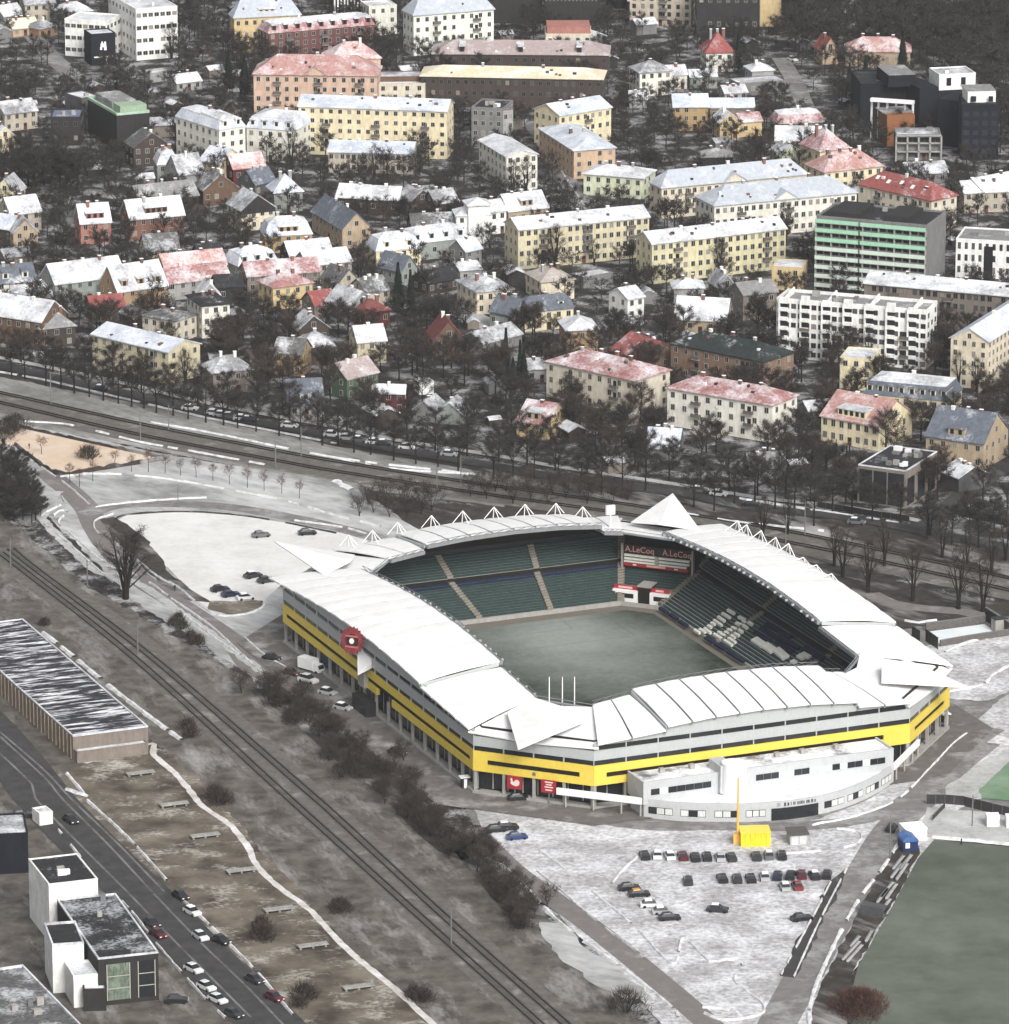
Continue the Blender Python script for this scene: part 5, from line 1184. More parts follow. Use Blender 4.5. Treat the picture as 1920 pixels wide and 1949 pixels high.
B('F',(948,898),(1132,910),8.5,(1243,855),'flat',.4,'paleyellow','snow',3,'small yellow three-storey house with flat snowy roof behind bare trees',cols=3,sidecols=2)
B('I',(1085,205),(1562,250),6,(1682,188),'mansard',5,'paleyellow','slate',2,'long yellow house with slate-blue mansard and row of dormers',dorm=8,dormw=1.5,rmat2='snow',cols=9,chim=1,**BLD)
B('I',(842,328),(1168,388),6.8,(1288,300),'gable',5,'paleyellow','palered',2,'yellow house with red roof and broad attic dormer',dorm=1,dormw=8.5,cols=7,sidecols=2,win=(1.1,1.6))
B('I',(1435,440),(1762,486),7.4,(1850,400),'gable',6,'tan','slate',2,'tan stone house with ribbed dark roof and snowy central dormer',dorm=1,dormw=4.6,cols=5)
k_, L_, W_, an = B('I',(1050,612),(1322,648),9.6,(1500,538),'flat',.3,'browngrey','dark',0,'modern dark-roofed building with white rooftop units by the railway',name='office_building',cat='building',units=14,rmat2='snow',door=False)
for (x0, x1) in ((-.46,-.2),(-.17,.1),(.13,.46)):
    mb = MB(); mb.box(L_*x0,L_*x1,-W_/2-.08,-W_/2+.02,.4,8.8); mb.build('glazing', M_dkglass, k_)
for q in range(3):
    mb = MB(); y0 = -W_/2+W_*(q+.15)/3; mb.box(L_/2-.02,L_/2+.08,y0,y0+W_*.22,.5,7.5); mb.build('glazing', M_dkglass, k_)
B('I',(1525,645),(1622,684),4,9,'gable',2.2,'dgrey','snow',0,'dark hut with white roof right of the modern dark-roofed building',name='hut',cat='hut')
B('F',(12,668),(302,684),4.4,(380,640),'gable',5,'tan','snow',1,'tan house with big steep snow roof and skylights',skylights=4)
B('F',(8,505),(178,502),5,8,'hip',2.2,'grey','snow',1,'small grey house with white hip roof above the steep snow roof')
B('F',(262,495),(356,488),5,9,'gx',3.2,'midgrey','snowg',1,'grey gabled house beside the small white hip roof')
B('F',(400,540),(592,518),7.5,9,'gable',2.4,'browngrey','grey',2,'brown-grey house left of the white six-storey block')
B('I',(440,628),(642,618),3,8,'gable',2.8,'midgrey','grey',0,'grey shed with dull roof among avenue trees',name='shed',cat='shed')
B('H',(1755,505),(1935,515),3.4,8,'gable',4,'midgrey','bluesnow',0,'low house with blue-grey flecked roof below the off-white building')
# ================= bottom left
kb, L_, W_, an = B('K',(555,972),(895,935),9.6,('l',300,640),'flat',.35,'dark','patchdark',0,'black flat-roofed office with big windows by the street, bottom left',name='office_building',cat='building',units=2,rmat2='snow',door=False)
for (x0, x1, mm_) in ((-.36,.02,plain('green_glass',(.16,.20,.16),.2,var=.4)),(.16,.44,M_dkglass)):
    mb = MB(); mb.box(L_*x0,L_*x1,-W_/2-.08,-W_/2+.02,1.0,8.4); mb.build('window', mm_, kb)
    for z in (3.3,5.8):
        mb = MB(); mb.box(L_*x0,L_*x1,-W_/2-.14,-W_/2-.06,z,z+.15); mb.build('transom', FRAMEW, kb)
    for x in (x0, x1):
        mb = MB(); mb.box(L_*x-.08,L_*x+.08,-W_/2-.15,-W_/2-.05,1,8.4); mb.build('jamb', FRAMEW, kb)
B('K',(275,552),(553,520),12.2,('l',150,408),'flat',.3,'white','dark',0,'white box with black flat roof and vents, upper storey of the bottom-left complex',name='office_wing',cat='building',units=3,door=False)
B('K',(295,897),(474,884),9.7,('l',195,780),'flat',.5,'white','dark',0,'lower white box with snow-rimmed black roof, bottom left',name='office_wing',cat='building',rmat2='snow',door=False)
B('K',(415,1080),(555,1066),6,8,'flat',.6,'white','snow',0,'small white terrace block between the white box and the black office',name='terrace_block',cat='building',door=False)
B('K',(470,1150),(600,1146),4.2,8,'flat',.4,'dark','snow',0,'low black porch with snowy roof beside the black office',name='porch_block',cat='building',door=False)
B('K',(-120,275),(157,262),8.4,('l',-230,165),'flat',.4,'navy','snowg',0,'black block with snowy roof at the left edge by the street',name='warehouse',cat='building',door=False,units=1)
B('K',(-330,1620),(585,1480),7.5,('l',-680,1130),'flat',.5,'dgrey','patchy',0,'wide flat roof mottled with snow in the bottom left corner',name='warehouse',cat='building',door=False,units=6,rmat2='snow')
wh, L_, W_, an = B('J',(-276,345),(412,960),5.4,(838,905),'flat',.25,'browngrey','dark',0,'long low warehouse with striped snowy roof beside the railway',name='warehouse',cat='warehouse',door=False,rmat2='snow')
M_strip = snowy('roof_streaked', (.022,.023,.03), (.05,.05,.06), .42, .7, soft=.07, stretch=(1.0,.17,1,an), detail=6.0, fine=.4)
ro = [c for c in wh.children if c.name.startswith('roof')][0]; ro.data.materials[0] = M_strip
for k in range(34):
    mb = MB(); x = -L_/2+L_*(k+.5)/34; mb.box(x-.12,x+.12,-W_/2-.18,-W_/2-.01,0,5.2); mb.build('wall_rib', wallm('tan'), wh)
B('J',(436,1052),(838,1000),2.4,4.5,'flat',.15,'browngrey','snow',0,'low lean-to with snowy roof at the end of the long warehouse',name='lean_to',cat='shed',door=False)
# ================= right of the stadium
B('K',(222,150),(298,138),2.6,2.4,'flat',.1,'white','snow',0,'parked white box trailer with red mark by the street, bottom left',name='box_trailer',cat='trailer',door=False)
# ---------------------------------------------------------------- trees
M_bark = plain('bark', (.022,.018,.015), .95, var=.25, scale=2)
M_twig = plain('twigs', (.046,.040,.036), .95, var=.3, scale=.4)
M_twig2 = plain('twigs_brown', (.062,.050,.043), .95, var=.3, scale=.4)
M_twig3 = plain('twigs_rusty', (.095,.052,.042), .95, var=.3, scale=.4)
M_needle = plain('conifer_needles', (.012,.020,.014), .95, var=.4, scale=.8)
M_thick = plain('thicket_twigs', (.058,.048,.042), .95, var=.35, scale=.3)
def tree_mesh(seed, h, rad, trunk_f, limbs, twigs, tw_l, tw_w, forks=1, twig_m=None, shape=1.0, bark_m=None, r0=None):
    r = random.Random(seed); tb, cb = MB(), MB()
    rt = r0 or h*.018+.06; zt = h*trunk_f
    stems = []
    for f in range(forks):
        a = 2*math.pi*f/forks+r.random(); sp = 0 if forks == 1 else rad*.42
        top = Vector((math.cos(a)*sp, math.sin(a)*sp, h*.93*(1-.12*r.random())))
        base = Vector((math.cos(a)*rt*.5*(forks > 1), math.sin(a)*rt*.5*(forks > 1), -.2))
        split = Vector((base.x*1.5, base.y*1.5, zt))
        mid = split.lerp(top, .5)+Vector((r.uniform(-.3,.3), r.uniform(-.3,.3), 0))
        tb.tube(base, split, rt, rt*.8, 7); tb.tube(split, mid, rt*.8, rt*.45, 6); tb.tube(mid, top, rt*.45, rt*.12, 5)
        stems.append((split, mid, top))
    tips = []
    for i in range(limbs):
        s = stems[i % forks]; t = (i+.5)/limbs
        st = s[0].lerp(s[1], t*2) if t < .5 else s[1].lerp(s[2], t*2-1)
        a = i*2.399+r.uniform(-.4,.4); reach = rad*(1-.55*t**1.5)*r.uniform(.7,1.1)*(1.0 if forks == 1 else .7)
        en = st+Vector((math.cos(a)*reach, math.sin(a)*reach, (h-st.z)*r.uniform(.15,.5)*shape+reach*.25))
        rr_ = rt*(.42-.25*t); tb.tube(st, en, rr_, rr_*.25, 5); tips.append((st, en, rr_))
        for k in range(3):
            q = st.lerp(en, .4+.25*k); a2 = a+r.choice((-1,1))*r.uniform(.4,1.1); l2 = reach*r.uniform(.3,.55)
            e2 = q+Vector((math.cos(a2)*l2, math.sin(a2)*l2, l2*r.uniform(.3,.9))); tb.tube(q, e2, rr_*.4, rr_*.15, 4); tips.append((q, e2, rr_*.4))
    for s in stems: tips.append((s[1], s[2], rt*.3))
    for i in range(twigs):
        st, en, _ = r.choice(tips); q = st.lerp(en, r.uniform(.25,1.05))
        d = Vector((r.gauss(0,1), r.gauss(0,1), r.gauss(.35,.8))); d.normalize(); d = (d+(en-st).normalized()*.6).normalized(); l = tw_l*r.uniform(.5,1.3)
        q = q+Vector((r.gauss(0,.25), r.gauss(0,.25), r.gauss(0,.25)))
        s = d.orthogonal(); s = (Matrix.Rotation(r.random()*6.28, 3, d) @ s).normalized()*tw_w*r.uniform(.6,1.3)
        cb.add([q-s*.5, q+s*.5, q+d*l], [(0,1,2)])
    mk = lambda mb, nm, m_: (lambda me: me)(raw_mesh(mb, nm, m_))
    return mk(tb, 'trunk', bark_m or M_bark), mk(cb, 'crown', twig_m or M_twig)
def raw_mesh(mb, nm, m_):
    me = bpy.data.meshes.new(nm); me.from_pydata(mb.v, [], mb.f); me.materials.append(m_); me.update(); return me
def conifer_mesh(seed, h, rad, n=900):
    r = random.Random(seed); tb, cb = MB(), MB(); tb.tube((0,0,-.2), (0,0,h*.95), h*.02, .02, 6)
    for i in range(n):
        t = r.random()**.8; z = h*(.08+.9*t); rr_ = rad*(1-t)**.85*r.uniform(.55,1.05)+.1; a = r.random()*6.28
        q = Vector((math.cos(a)*rr_*.45, math.sin(a)*rr_*.45, z+.2)); e = Vector((math.cos(a+.2)*rr_, math.sin(a+.2)*rr_, z-.35)); s = Vector((-math.sin(a), math.cos(a), 0))*.28
        cb.add([q-s, q+s, e], [(0,1,2)])
    return raw_mesh(tb, 'trunk', M_bark), raw_mesh(cb, 'crown', M_needle)
def bush_mesh(seed, h, rad, n, m_, w_=.10, l_=1.1):
    r = random.Random(seed); tb, cb = MB(), MB()
    for k in range(7):
        a = k*.9+r.random(); e = Vector((math.cos(a)*rad*.55, math.sin(a)*rad*.55, h*r.uniform(.6,.95))); tb.tube((math.cos(a)*.2, math.sin(a)*.2, -.1), e, .07, .02, 4)
    for i in range(n):
        a = r.random()*6.28; u = math.sqrt(r.random()); z = h*r.random()**.8; rr_ = rad*u*math.sqrt(max(.05, 1-(z/h)**2))*(1+.25*math.sin(3*a+seed))
        q = Vector((math.cos(a)*rr_, math.sin(a)*rr_, z*.9)); d = Vector((math.cos(a)*.5+r.gauss(0,.5), math.sin(a)*.5+r.gauss(0,.5), 1.0+r.gauss(0,.4))).normalized()
        s = d.orthogonal(); s = (Matrix.Rotation(r.random()*6.28, 3, d) @ s).normalized()*w_*r.uniform(.6,1.4)
        cb.add([q-s*.5, q+s*.5, q+d*l_*r.uniform(.5,1.3)], [(0,1,2)])
    return raw_mesh(tb, 'stem', M_bark), raw_mesh(cb, 'twigs', m_)
PROTO = {'bare': [tree_mesh(11+k, 10, 3.6, .25, 11, 1500, 1.25, .10, twig_m=(M_twig, M_twig2)[k % 2]) for k in range(4)],
         'avenue': [tree_mesh(31+k, 10.5, 3.5, .28, 11, 1500, 1.2, .10, twig_m=M_twig) for k in range(3)],
         'fork': [tree_mesh(41+k, 15, 4.2, .16, 14, 900, 1.6, .07, forks=3, twig_m=M_twig2, r0=.38) for k in range(3)],
         'young': [tree_mesh(51+k, 5, 1.3, .32, 7, 300, .8, .06, twig_m=M_twig3, r0=.09) for k in range(2)],
         'big': [tree_mesh(61, 18, 7.5, .12, 30, 3000, 1.7, .075, forks=5, twig_m=M_twig, r0=.55)],
         'scrub': [tree_mesh(65+k, 5.0, 2.9, .1, 12, 750, 1.2, .06, forks=4, twig_m=M_thick, r0=.08) for k in range(3)],
         'dense': [tree_mesh(71+k, 11, 5.2, .2, 14, 3200, 1.3, .12, twig_m=M_twig) for k in range(2)],
         'conifer': [conifer_mesh(81, 10, 2.4), conifer_mesh(82, 11, 1.5, 700)],
         'bush': [bush_mesh(91+k, 3.0, 2.9, 750, M_thick, .07, 1.2) for k in range(3)],
         'rust': [bush_mesh(96, 7, 6.5, 5200, M_twig3, .13, 1.4)],
         'smallbush': [bush_mesh(98, 1.8, 1.6, 420, M_twig2)]}
SUBN = {'scrub': ('stem', 'twigs'), 'bush': ('stem', 'twigs'), 'rust': ('stem', 'twigs'), 'smallbush': ('stem', 'twigs')}
def tree(kind, loc, s, label, name='bare_tree', cat='tree', group=None, var=None, sz=None):
    ps = PROTO[kind]; t_, c_ = ps[R.randrange(len(ps)) if var is None else var % len(ps)]
    r_ = empty(name, (loc[0], loc[1], 0), R.random()*6.28); r_.scale = (s, s, sz or s*R.uniform(.9,1.12)); tag(r_, label, cat, group)
    a, b = SUBN.get(kind, ('trunk', 'crown')); link(a, t_, r_); link(b, c_, r_); return r_
def place_many(kind, spec, s, label, name, group, jit=.1, cat='tree'):
    for p in pts(spec): tree(kind, p, s*R.uniform(1-jit,1+jit), label, name, cat, group)
place_many('avenue', 'G 65,110 140,122 260,160 345,175 420,205 505,225 585,245 670,262 745,280 815,290 885,315 980,330 1065,350 1165,370 1265,385 1345,402 1450,420 1580,445 1700,470 1825,500 H 10,505 100,540 195,552 325,585 450,605 575,620 690,645 890,692 1000,672 1120,690 1260,700 1385,735 1500,740 1620,755 1750,760',
           1.0, 'bare avenue tree between the street and the upper railway', 'avenue_tree', 'trees along the avenue by the upper railway')
place_many('avenue', 'I 120,850 235,870 350,830 465,825 580,860 690,855 800,955 905,880 1015,890 1130,930 1290,940 1440,1030 1580,1060 1680,1000 1730,1080 1820,1010 1890,960', 1.05,
           'bare tree on the street verge near the modern dark-roofed building', 'avenue_tree', 'trees along the street at the right')
place_many('avenue', 'G -20,40 120,30 300,80 480,120 640,160 800,200 960,235 1120,275 1290,310 1460,340 1640,380 1800,410 H 60,440 220,470 400,505 560,530 740,560 920,590 1080,610 1240,640 1420,660 I -20,700 160,740 320,760 480,790 640,800 780,810 980,830', 1.05,
           'bare tree on the house side of the avenue', 'street_tree', 'trees on the house side of the avenue', .15)
place_many('young', 'G 450,735 525,702 650,620 745,650 840,650 935,655 1022,670 1110,682 1205,700 1298,718 1400,738 1495,755 1595,772 1695,800 235,550 395,710', 1.0, 'young slender tree in the row across the snowy field', 'young_tree', 'young trees in the snowy field')
for k, (x, y) in enumerate(((700,640),(882,752),(1205,812),(1540,872),(1715,892))):
    tree('fork', pt('R', x, y), (.92,.95,1.0,1.0,1.05)[k], ('forked bare tree closest to the stadium roof, right side','forked bare tree second from the stadium roof, right side','forked bare tree in the middle of the row of five right of the roof','forked bare tree beside the dark-walled court','tallest forked bare tree at the end of the row, right of the court')[k], 'forked_tree', group='forked trees right of the stadium', var=k)
place_many('fork', 'R 640,560 1000,560 1330,340 1420,500 1600,540 1780,620 1880,520 300,330 120,360', .8, 'bare tree in the brown strip between stadium and upper railway', 'bare_tree', 'trees behind the stadium')
place_many('scrub', 'H 130,900 210,880 300,905 400,900 480,890 540,870 180,830 280,830 380,830 470,820 760,790 850,800 900,760 1000,830 1100,800 1200,830 1300,800 1420,830 1560,840 1650,810 820,740 960,760 1080,740 1220,760 1380,770 1500,780', 1.15, 'brown leafless bush behind the stadium roof', 'bush', 'bushes behind the stadium', .2, 'bush')
tree('big', pt('J', 712, 178), 1.0, 'large solitary bare tree beside the railway at left', 'solitary_tree')
tree('smallbush', pt('G', 500, 575), 1.8, 'round dark bush standing on the sandy field', 'bush', 'bush')
place_many('bush', 'G 20,470 60,440 90,420 40,420', 1.3, 'pale bush cluster at the top corner of the sandy field', 'bush', 'bushes at the corner of the sandy field', .2, 'bush')
for k, s_ in enumerate(('G 20,700 80,760 30,800 120,850 60,880 20,930 130,920 180,860 170,770 100,680 200,920 -20,860',)):
    place_many('dense', s_, .62, 'dense dark tree in the clump at the left edge', 'dense_tree', 'dark clump at the left edge', .2)
place_many('dense', 'G 10,640 60,690 150,800 90,820 40,860 140,880 200,840 230,900 120,740 10,760 -10,930 80,930 180,940', .6, 'dense dark tree in the clump at the left edge', 'dense_tree', 'dark clump at the left edge', .2)
place_many('dense', 'A 120,1090 200,1115 290,1090 370,1100 440,1075 250,1050 160,1050 340,1050', 1.15, 'broad brownish bare tree in the round clump near the left edge', 'clump_tree', 'round clump of bare trees at upper left', .15)
for c, x, y, s, lb in (('E',1240,395,1.0,'tall bare tree in front of the khaki-yellow apartment block'),('E',1460,372,.6,'smaller bare tree before the right half of the khaki-yellow block'),('F',150,430,.75,'bare tree before the left half of the lemon-yellow block'),('F',262,440,.8,'bare tree before the middle of the lemon-yellow block'),
        ('F',640,260,1.0,'tall bare tree between the lemon-yellow block and the green-banded slab'),('B',1000,1105,.85,'bare tree before the left front of the plain white-roofed pale block'),('B',1075,1120,.85,'bare tree before the right front of the plain white-roofed pale block'),('F',895,950,.9,'bare tree before the left part of the white six-storey block'),
        ('F',1110,960,.8,'bare tree at the small yellow three-storey house'),('F',1720,1110,.8,'bare tree at the gable end of the yellow block, right edge'),('F',1620,1060,.7,'second bare tree at the gable end of the yellow block, right edge'),('I',1330,420,.75,'bare tree before the slate-blue mansard house'),('H',1310,330,.8,'bare tree before the large cream building'),
        ('I',250,420,.75,'bare tree before the off-white building'),('B',215,1010,.7,'bare tree before the beige terrace'),('B',600,880,.85,'bare tree at the right end of the long pale yellow block'),('B',700,270,.9,'bare tree before the pale greenish-white building'),('A',970,330,.9,'slim bare tree at the corner of the white modernist office'),('A',1650,960,.9,'dark bare tree right of the balconied wing'),
        ('D',1050,1040,.75,'bare tree at the right end of the khaki three-storey block'),('E',130,500,.9,'tall bare tree beside the beige gabled house')):
    tree('fork', pt(c, x, y), s, lb, 'tall_tree')
# the dark thicket between railway and stadium
th = smooth_line(pts('S 20,230 200,360 400,520 600,700 800,860 950,960 1120,1140 1300,1320 1480,1440 L 760,330 880,480 960,590 1060,700 1120,790'), 3.4)
for i, p in enumerate(th):
    for k in range(3):
        q = p+Vector((R.gauss(0,2.6), R.uniform(-7,7), 0)); tree(R.choice(('bush','scrub','scrub')), q, R.uniform(.55,1.1), 'leafless bush in the long thicket between railway and stadium', 'thicket_bush', 'bush', 'thicket between railway and stadium')
for p in pts('J 980,330 1030,350 1080,400 1120,440 1010,300'): tree('smallbush', p, R.uniform(.9,1.3), 'low bush on the slope below the road, left of the stadium', 'bush', 'bush', 'bushes on the slope left of the stadium')
for p in pts('J 250,330 1060,920 1080,960 K 1220,60 1260,90 1480,800 1500,860 1460,830 1720,1200 1690,1240 1760,1180 L 10,690 30,700 500,1210 440,1190'): tree('smallbush', p, R.uniform(.9,1.6), 'low brown bush on the rough ground by the railway', 'bush', 'bush', 'bushes on the rough ground')
tree('bush', pt('L', 1640, 1270), 1.5, 'round bush at the bottom edge beside the brown road', 'bush', 'bush')
tree('rust', pt('M', 1060, 1290), .85, 'big rusty-brown bush at the corner of the training pitch', 'rusty_bush', 'bush', sz=.8)
place_many('conifer', 'A 1295,545 1385,540', 1.35, 'slim dark cypress of the pair below the yellow building', 'cypress', 'pair of cypresses')
for s_, nm in (('I 890,580 925,570', 'small dark thuja below the yellow house with attic dormer'), ('I 1000,590 985,580', 'dark thuja pair member beside the modern building')):
    for p in pts(s_): tree('conifer', p, .42, nm, 'thuja', group=nm)
tree('conifer', pt('I', 1180, 490), .75, 'dark fir at the right corner of the yellow house with attic dormer', 'fir_tree')
place_many('conifer', 'E 1000,1080 930,1050 1060,1060 960,1000 1040,990 350,640 420,660 C 370,410 1090,480 1300,420 1000,520', 1.15, 'dark conifer rising between the houses', 'fir_tree', 'conifers between the houses', .2)
# trees filling the town
def inside(x, y, m=1.5):
    for cx_, cy_, an, hl, hw, hh in FOOT:
        dx, dy = x-cx_, y-cy_
        if abs(dx)+abs(dy) > hl+hw+30: continue
        lx = dx*math.cos(an)+dy*math.sin(an); ly = -dx*math.sin(an)+dy*math.cos(an)
        if abs(lx) < hl+m and -hw-m-5.5 < ly < hw+m: return True
    return False
STREETS = [smooth_line(pts(s), 6) for s in ('B 1100,690 1150,760 1250,920 1340,1080 1440,1220', 'A 180,200 300,330 450,440 700,420 1100,380', 'C 610,330 700,480 780,640 960,690', 'F 1990,900 1904,1000 1780,1120', 'I 2010,480 1904,590 1750,700 1600,830 1450,930', 'E 640,640 760,680 860,710')]
def near_street(x, y): return any((p.x-x)**2+(p.y-y)**2 < 25 for l in STREETS for p in l)
edge_line = pts('G -60,-20 700,130 1904,380 H 900,540 I 0,700 900,820 1400,880 1904,930')
def edge_y(u):
    q = [px('G',-60,-20), px('G',700,130), px('G',1904,380), px('H',900,540), px('I',0,700), px('I',900,820), px('I',1400,880), px('I',1904,930)]
    for (x0, y0), (x1, y1) in zip(q, q[1:]):
        if u <= x1: return y0+(y1-y0)*(u-x0)/(x1-x0)
    return q[-1][1]
cand = []
rt_ = random.Random(99)
while len(cand) < 2100:
    u, v = rt_.uniform(-60,1980), None
    # uniform over the ground, not over the picture
    yw = rt_.uniform(1180, 2120); 
    xw = rt_.uniform(-210, 210)
    # back to the picture
    dz = -CAM_H; f = yw*math.cos(PITCH)+(-dz)*math.sin(PITCH)*1.0
    yc = dz*math.cos(PITCH)+yw*math.sin(PITCH); zc = yw*math.cos(PITCH)-dz*math.sin(PITCH)
    u = PW/2+FOC*xw/zc; v = PH/2-FOC*yc/zc
    if not (-60 < u < 1980) or v < -70 or v > edge_y(u)-6: continue
    if inside(xw, yw) or near_street(xw, yw): continue
    if any((xw-a)**2+(yw-b)**2 < 9 for a, b, _ in cand[-300:]): continue
    cand.append((xw, yw, v))
cand.sort(key=lambda c: c[1])
def beside(what, xw, yw):
    best = min(range(len(FOOTL)), key=lambda i: (FOOT[i][0]-xw)**2+(FOOT[i][1]-yw)**2-FOOT[i][3]**2)
    dx, dy = xw-FOOT[best][0], yw-FOOT[best][1]
    rel = 'behind' if dy > abs(dx)*.9 else 'in front of' if -dy > abs(dx)*.9 else 'left of' if dx < 0 else 'right of'
    w_ = ('%s %s the %s' % (what, rel, FOOTL[best])).split()[:16]
    while w_[-1] in ('the','of','and','with','a','by','at','in','on','to','left','right','behind','beside','between'): w_.pop()
    return ' '.join(w_)
for xw, yw, v in cand[:260]:
    lb = beside('bare tree', xw, yw)
    tree('bare', (xw, yw), rt_.uniform(.7,1.2), lb, 'bare_tree', group='bare trees between the houses')
ft = [tree_mesh(201+k, 9, 3.4, .25, 7, 420, 1.5, .17) for k in range(3)]
vs_, fs_ = [], []
for xw, yw, v in cand[260:]:
    t_, c_ = ft[rt_.randrange(3)]; s = rt_.uniform(.6,1.1); a = rt_.random()*6.28; ca, sa = math.cos(a)*s, math.sin(a)*s; sz_ = s*rt_.uniform(.85,1.2)
    for me_ in (t_, c_):
        o_ = len(vs_); vs_.extend([(xw+q.co.x*ca-q.co.y*sa, yw+q.co.x*sa+q.co.y*ca, q.co.z*sz_) for q in me_.vertices]); fs_.extend([tuple(i+o_ for i in p.vertices) for p in me_.polygons])
me = bpy.data.meshes.new('town_trees'); me.from_pydata(vs_, [], fs_); me.materials.append(M_twig); me.update()
o = link('town_trees', me); o['kind'] = 'stuff'; o['label'] = 'mass of bare trees filling the far town between the houses'; o['category'] = 'trees'
# dark wood along the top right edge
vs_, fs_ = [], []
for i in range(150):
    p = pt('C', rt_.uniform(620,1960), rt_.uniform(60,330)) if i < 110 else pt('C', rt_.uniform(1560,1960), rt_.uniform(300,900))
    if inside(p.x, p.y): continue
    t_, c_ = ft[rt_.randrange(3)]; s = rt_.uniform(1.1,1.7); a = rt_.random()*6.28; ca, sa = math.cos(a)*s, math.sin(a)*s
    for me_ in (t_, c_):
        o_ = len(vs_); vs_.extend([(p.x+q.co.x*ca-q.co.y*sa, p.y+q.co.x*sa+q.co.y*ca, q.co.z*s) for q in me_.vertices]); fs_.extend([tuple(k+o_ for k in f.vertices) for f in me_.polygons])
me = bpy.data.meshes.new('wood'); me.from_pydata(vs_, [], fs_); me.materials.append(M_twig); me.update()
o = link('wood', me); o['kind'] = 'stuff'; o['label'] = 'dark leafless wood along the upper right edge'; o['category'] = 'wood'
# little snow-capped sheds and outbuildings scattered through the yards
shw = MB(); shw.extrude([(-1.5,-.1),(1.5,-.1),(1.5,2.0),(0,2.7),(-1.5,2.0)], -2.0, 2.0, 0, 'x'); shr = MB(); gable_roof(shr, 4.0, 3.0, 2.0, .75, True, .25, .15)
SHW = [shw.mesh('wall', [wallm(k)]) for k in ('dbrown','browngrey','midgrey','dark')]; SHR = [shr.mesh('roof', [roofm(k)]) for k in ('snow','snowg','patchy')]
n_ = 0; rs_ = random.Random(5)
for xw, yw, v in rs_.sample(cand, 1100):
    x, y = xw+rs_.uniform(-4,4), yw+rs_.uniform(-4,4)
    if inside(x, y, 3.0) or near_street(x, y) or v > edge_y(PW/2)+40: continue
    sh = empty('garden_shed', (x, y, 0), SA+rs_.choice((0,1.57))+rs_.uniform(-.2,.2)); tag(sh, beside('small snow-capped shed', x, y), 'shed', 'garden sheds in the yards')
    sc = rs_.choice((.9,1.1,1.3,1.6,2.0))*rs_.uniform(.9,1.1); sh.scale = (sc, sc, sc*.95); link('wall', rs_.choice(SHW), sh); link('roof', rs_.choice(SHR), sh); n_ += 1
    FOOT.append((x, y, 0, 2.5, 2.5, 3))
    if n_ >= 190: break
# ---------------------------------------------------------------- railway tracks
M_rail = plain('rail_steel', (.030,.026,.024), .45, .3, var=.1)
M_slp = plain('sleepers', (.085,.077,.07), .9, var=.2)
def track(spec, label, sleepers=True):
    line = smooth_line(pts(spec), 6.0); root = empty('railway_track', line[0]); tag(root, label, 'railway track', 'railway tracks'); o_ = line[0]
    for sd_ in (-.78,.78):
        q = side_pts(line, sd_); mb = MB()
        for a, b in zip(q, q[1:]):
            d = (b-a).normalized(); s = Vector((-d.y,d.x,0))*.11; z0, z1 = Vector((0,0,.12)), Vector((0,0,.34)); a_, b_ = a-o_, b-o_
            mb.hexa([a_-s+z0,b_-s+z0,b_+s+z0,a_+s+z0],[a_-s+z1,b_-s+z1,b_+s+z1,a_+s+z1])
        me_ = raw_mesh(mb, 'rail', M_rail); link('rail', me_, root)
    if sleepers:
        mb = MB(); tot_ = 0
        for a, b in zip(line, line[1:]):
            d = (b-a); l = d.length; d.normalize(); s = Vector((-d.y,d.x,0)); n = max(1, int(l/.65))
            for k in range(n):
                c = a+d*(l*(k+.5)/n)-o_; p_ = [c+d*e+s*g for e, g in ((-.13,-1.3),(.13,-1.3),(.13,1.3),(-.13,1.3))]
                mb.add([v+Vector((0,0,.14)) for v in p_], [(0,1,2,3)])
        so = link('sleepers', raw_mesh(mb, 'sleepers', M_slp), root); so['kind'] = 'stuff'
track('O 0,1053 40,1083 262,1259 538,1510 640,1602 858,1799 1025,1949 1100,2018', 'near railway track at left, the one nearer the warehouse')
track('O 20,1045 66,1083 290,1253 580,1503 640,1556 858,1757 1075,1949 1150,2015', 'near railway track at left, the one nearer the stadium')
track('O -60,754 0,767 269,829 524,877 640,898 900,938 1200,981 1500,1033 1760,1088 1980,1138', 'upper railway track behind the stadium, the nearer one')
track('O -60,735 0,748 269,808 524,858 640,879 900,920 1200,962 1500,1012 1760,1066 1980,1114', 'upper railway track behind the stadium, the farther one')
# catenary and lamp posts
def post(c, x, y, h, label, group, arm=1.6, name='catenary_mast', cat='mast'):
    p = pt(c, x, y); r_ = empty(name, p); tag(r_, label, cat, group); mb = MB(); mb.tube((0,0,-.1),(0,0,h),.17,.12,6); mb.build('pole', STEEL, r_)
    mb = MB(); mb.tube((0,0,h-.6),(arm,-arm*.3,h-.3),.07,.05,4); mb.tube((0,0,h-1.6),(arm,-arm*.3,h-.3),.05,.05,4); mb.build('arm', STEEL, r_)
for c, x, y, h in (('G',288,268,9),('G',795,478,8.5),('G',955,416,7),('G',1560,625,8),('G',1705,565,8),('H',570,795,8.5),('H',705,715,7.5),('I',640,1080,8.5),('I',748,1005,8.5)):
    post(c, x, y, h, 'slim catenary mast beside the upper railway', 'catenary masts of the upper railway')
for c, x, y in (('J',780,485),('L',650,890),('J',60,0)): post(c, x, y, 7.5, 'slim catenary mast beside the near railway', 'catenary masts of the near railway')
post('J', 495, 115, 7, 'lamp post on the path beside the solitary bare tree', None, 1.0, 'lamp_post', 'lamp post')
post('G', 1008, 850, 6, 'lamp post beside the curved road north of the stadium', None, 1.0, 'lamp_post', 'lamp post')
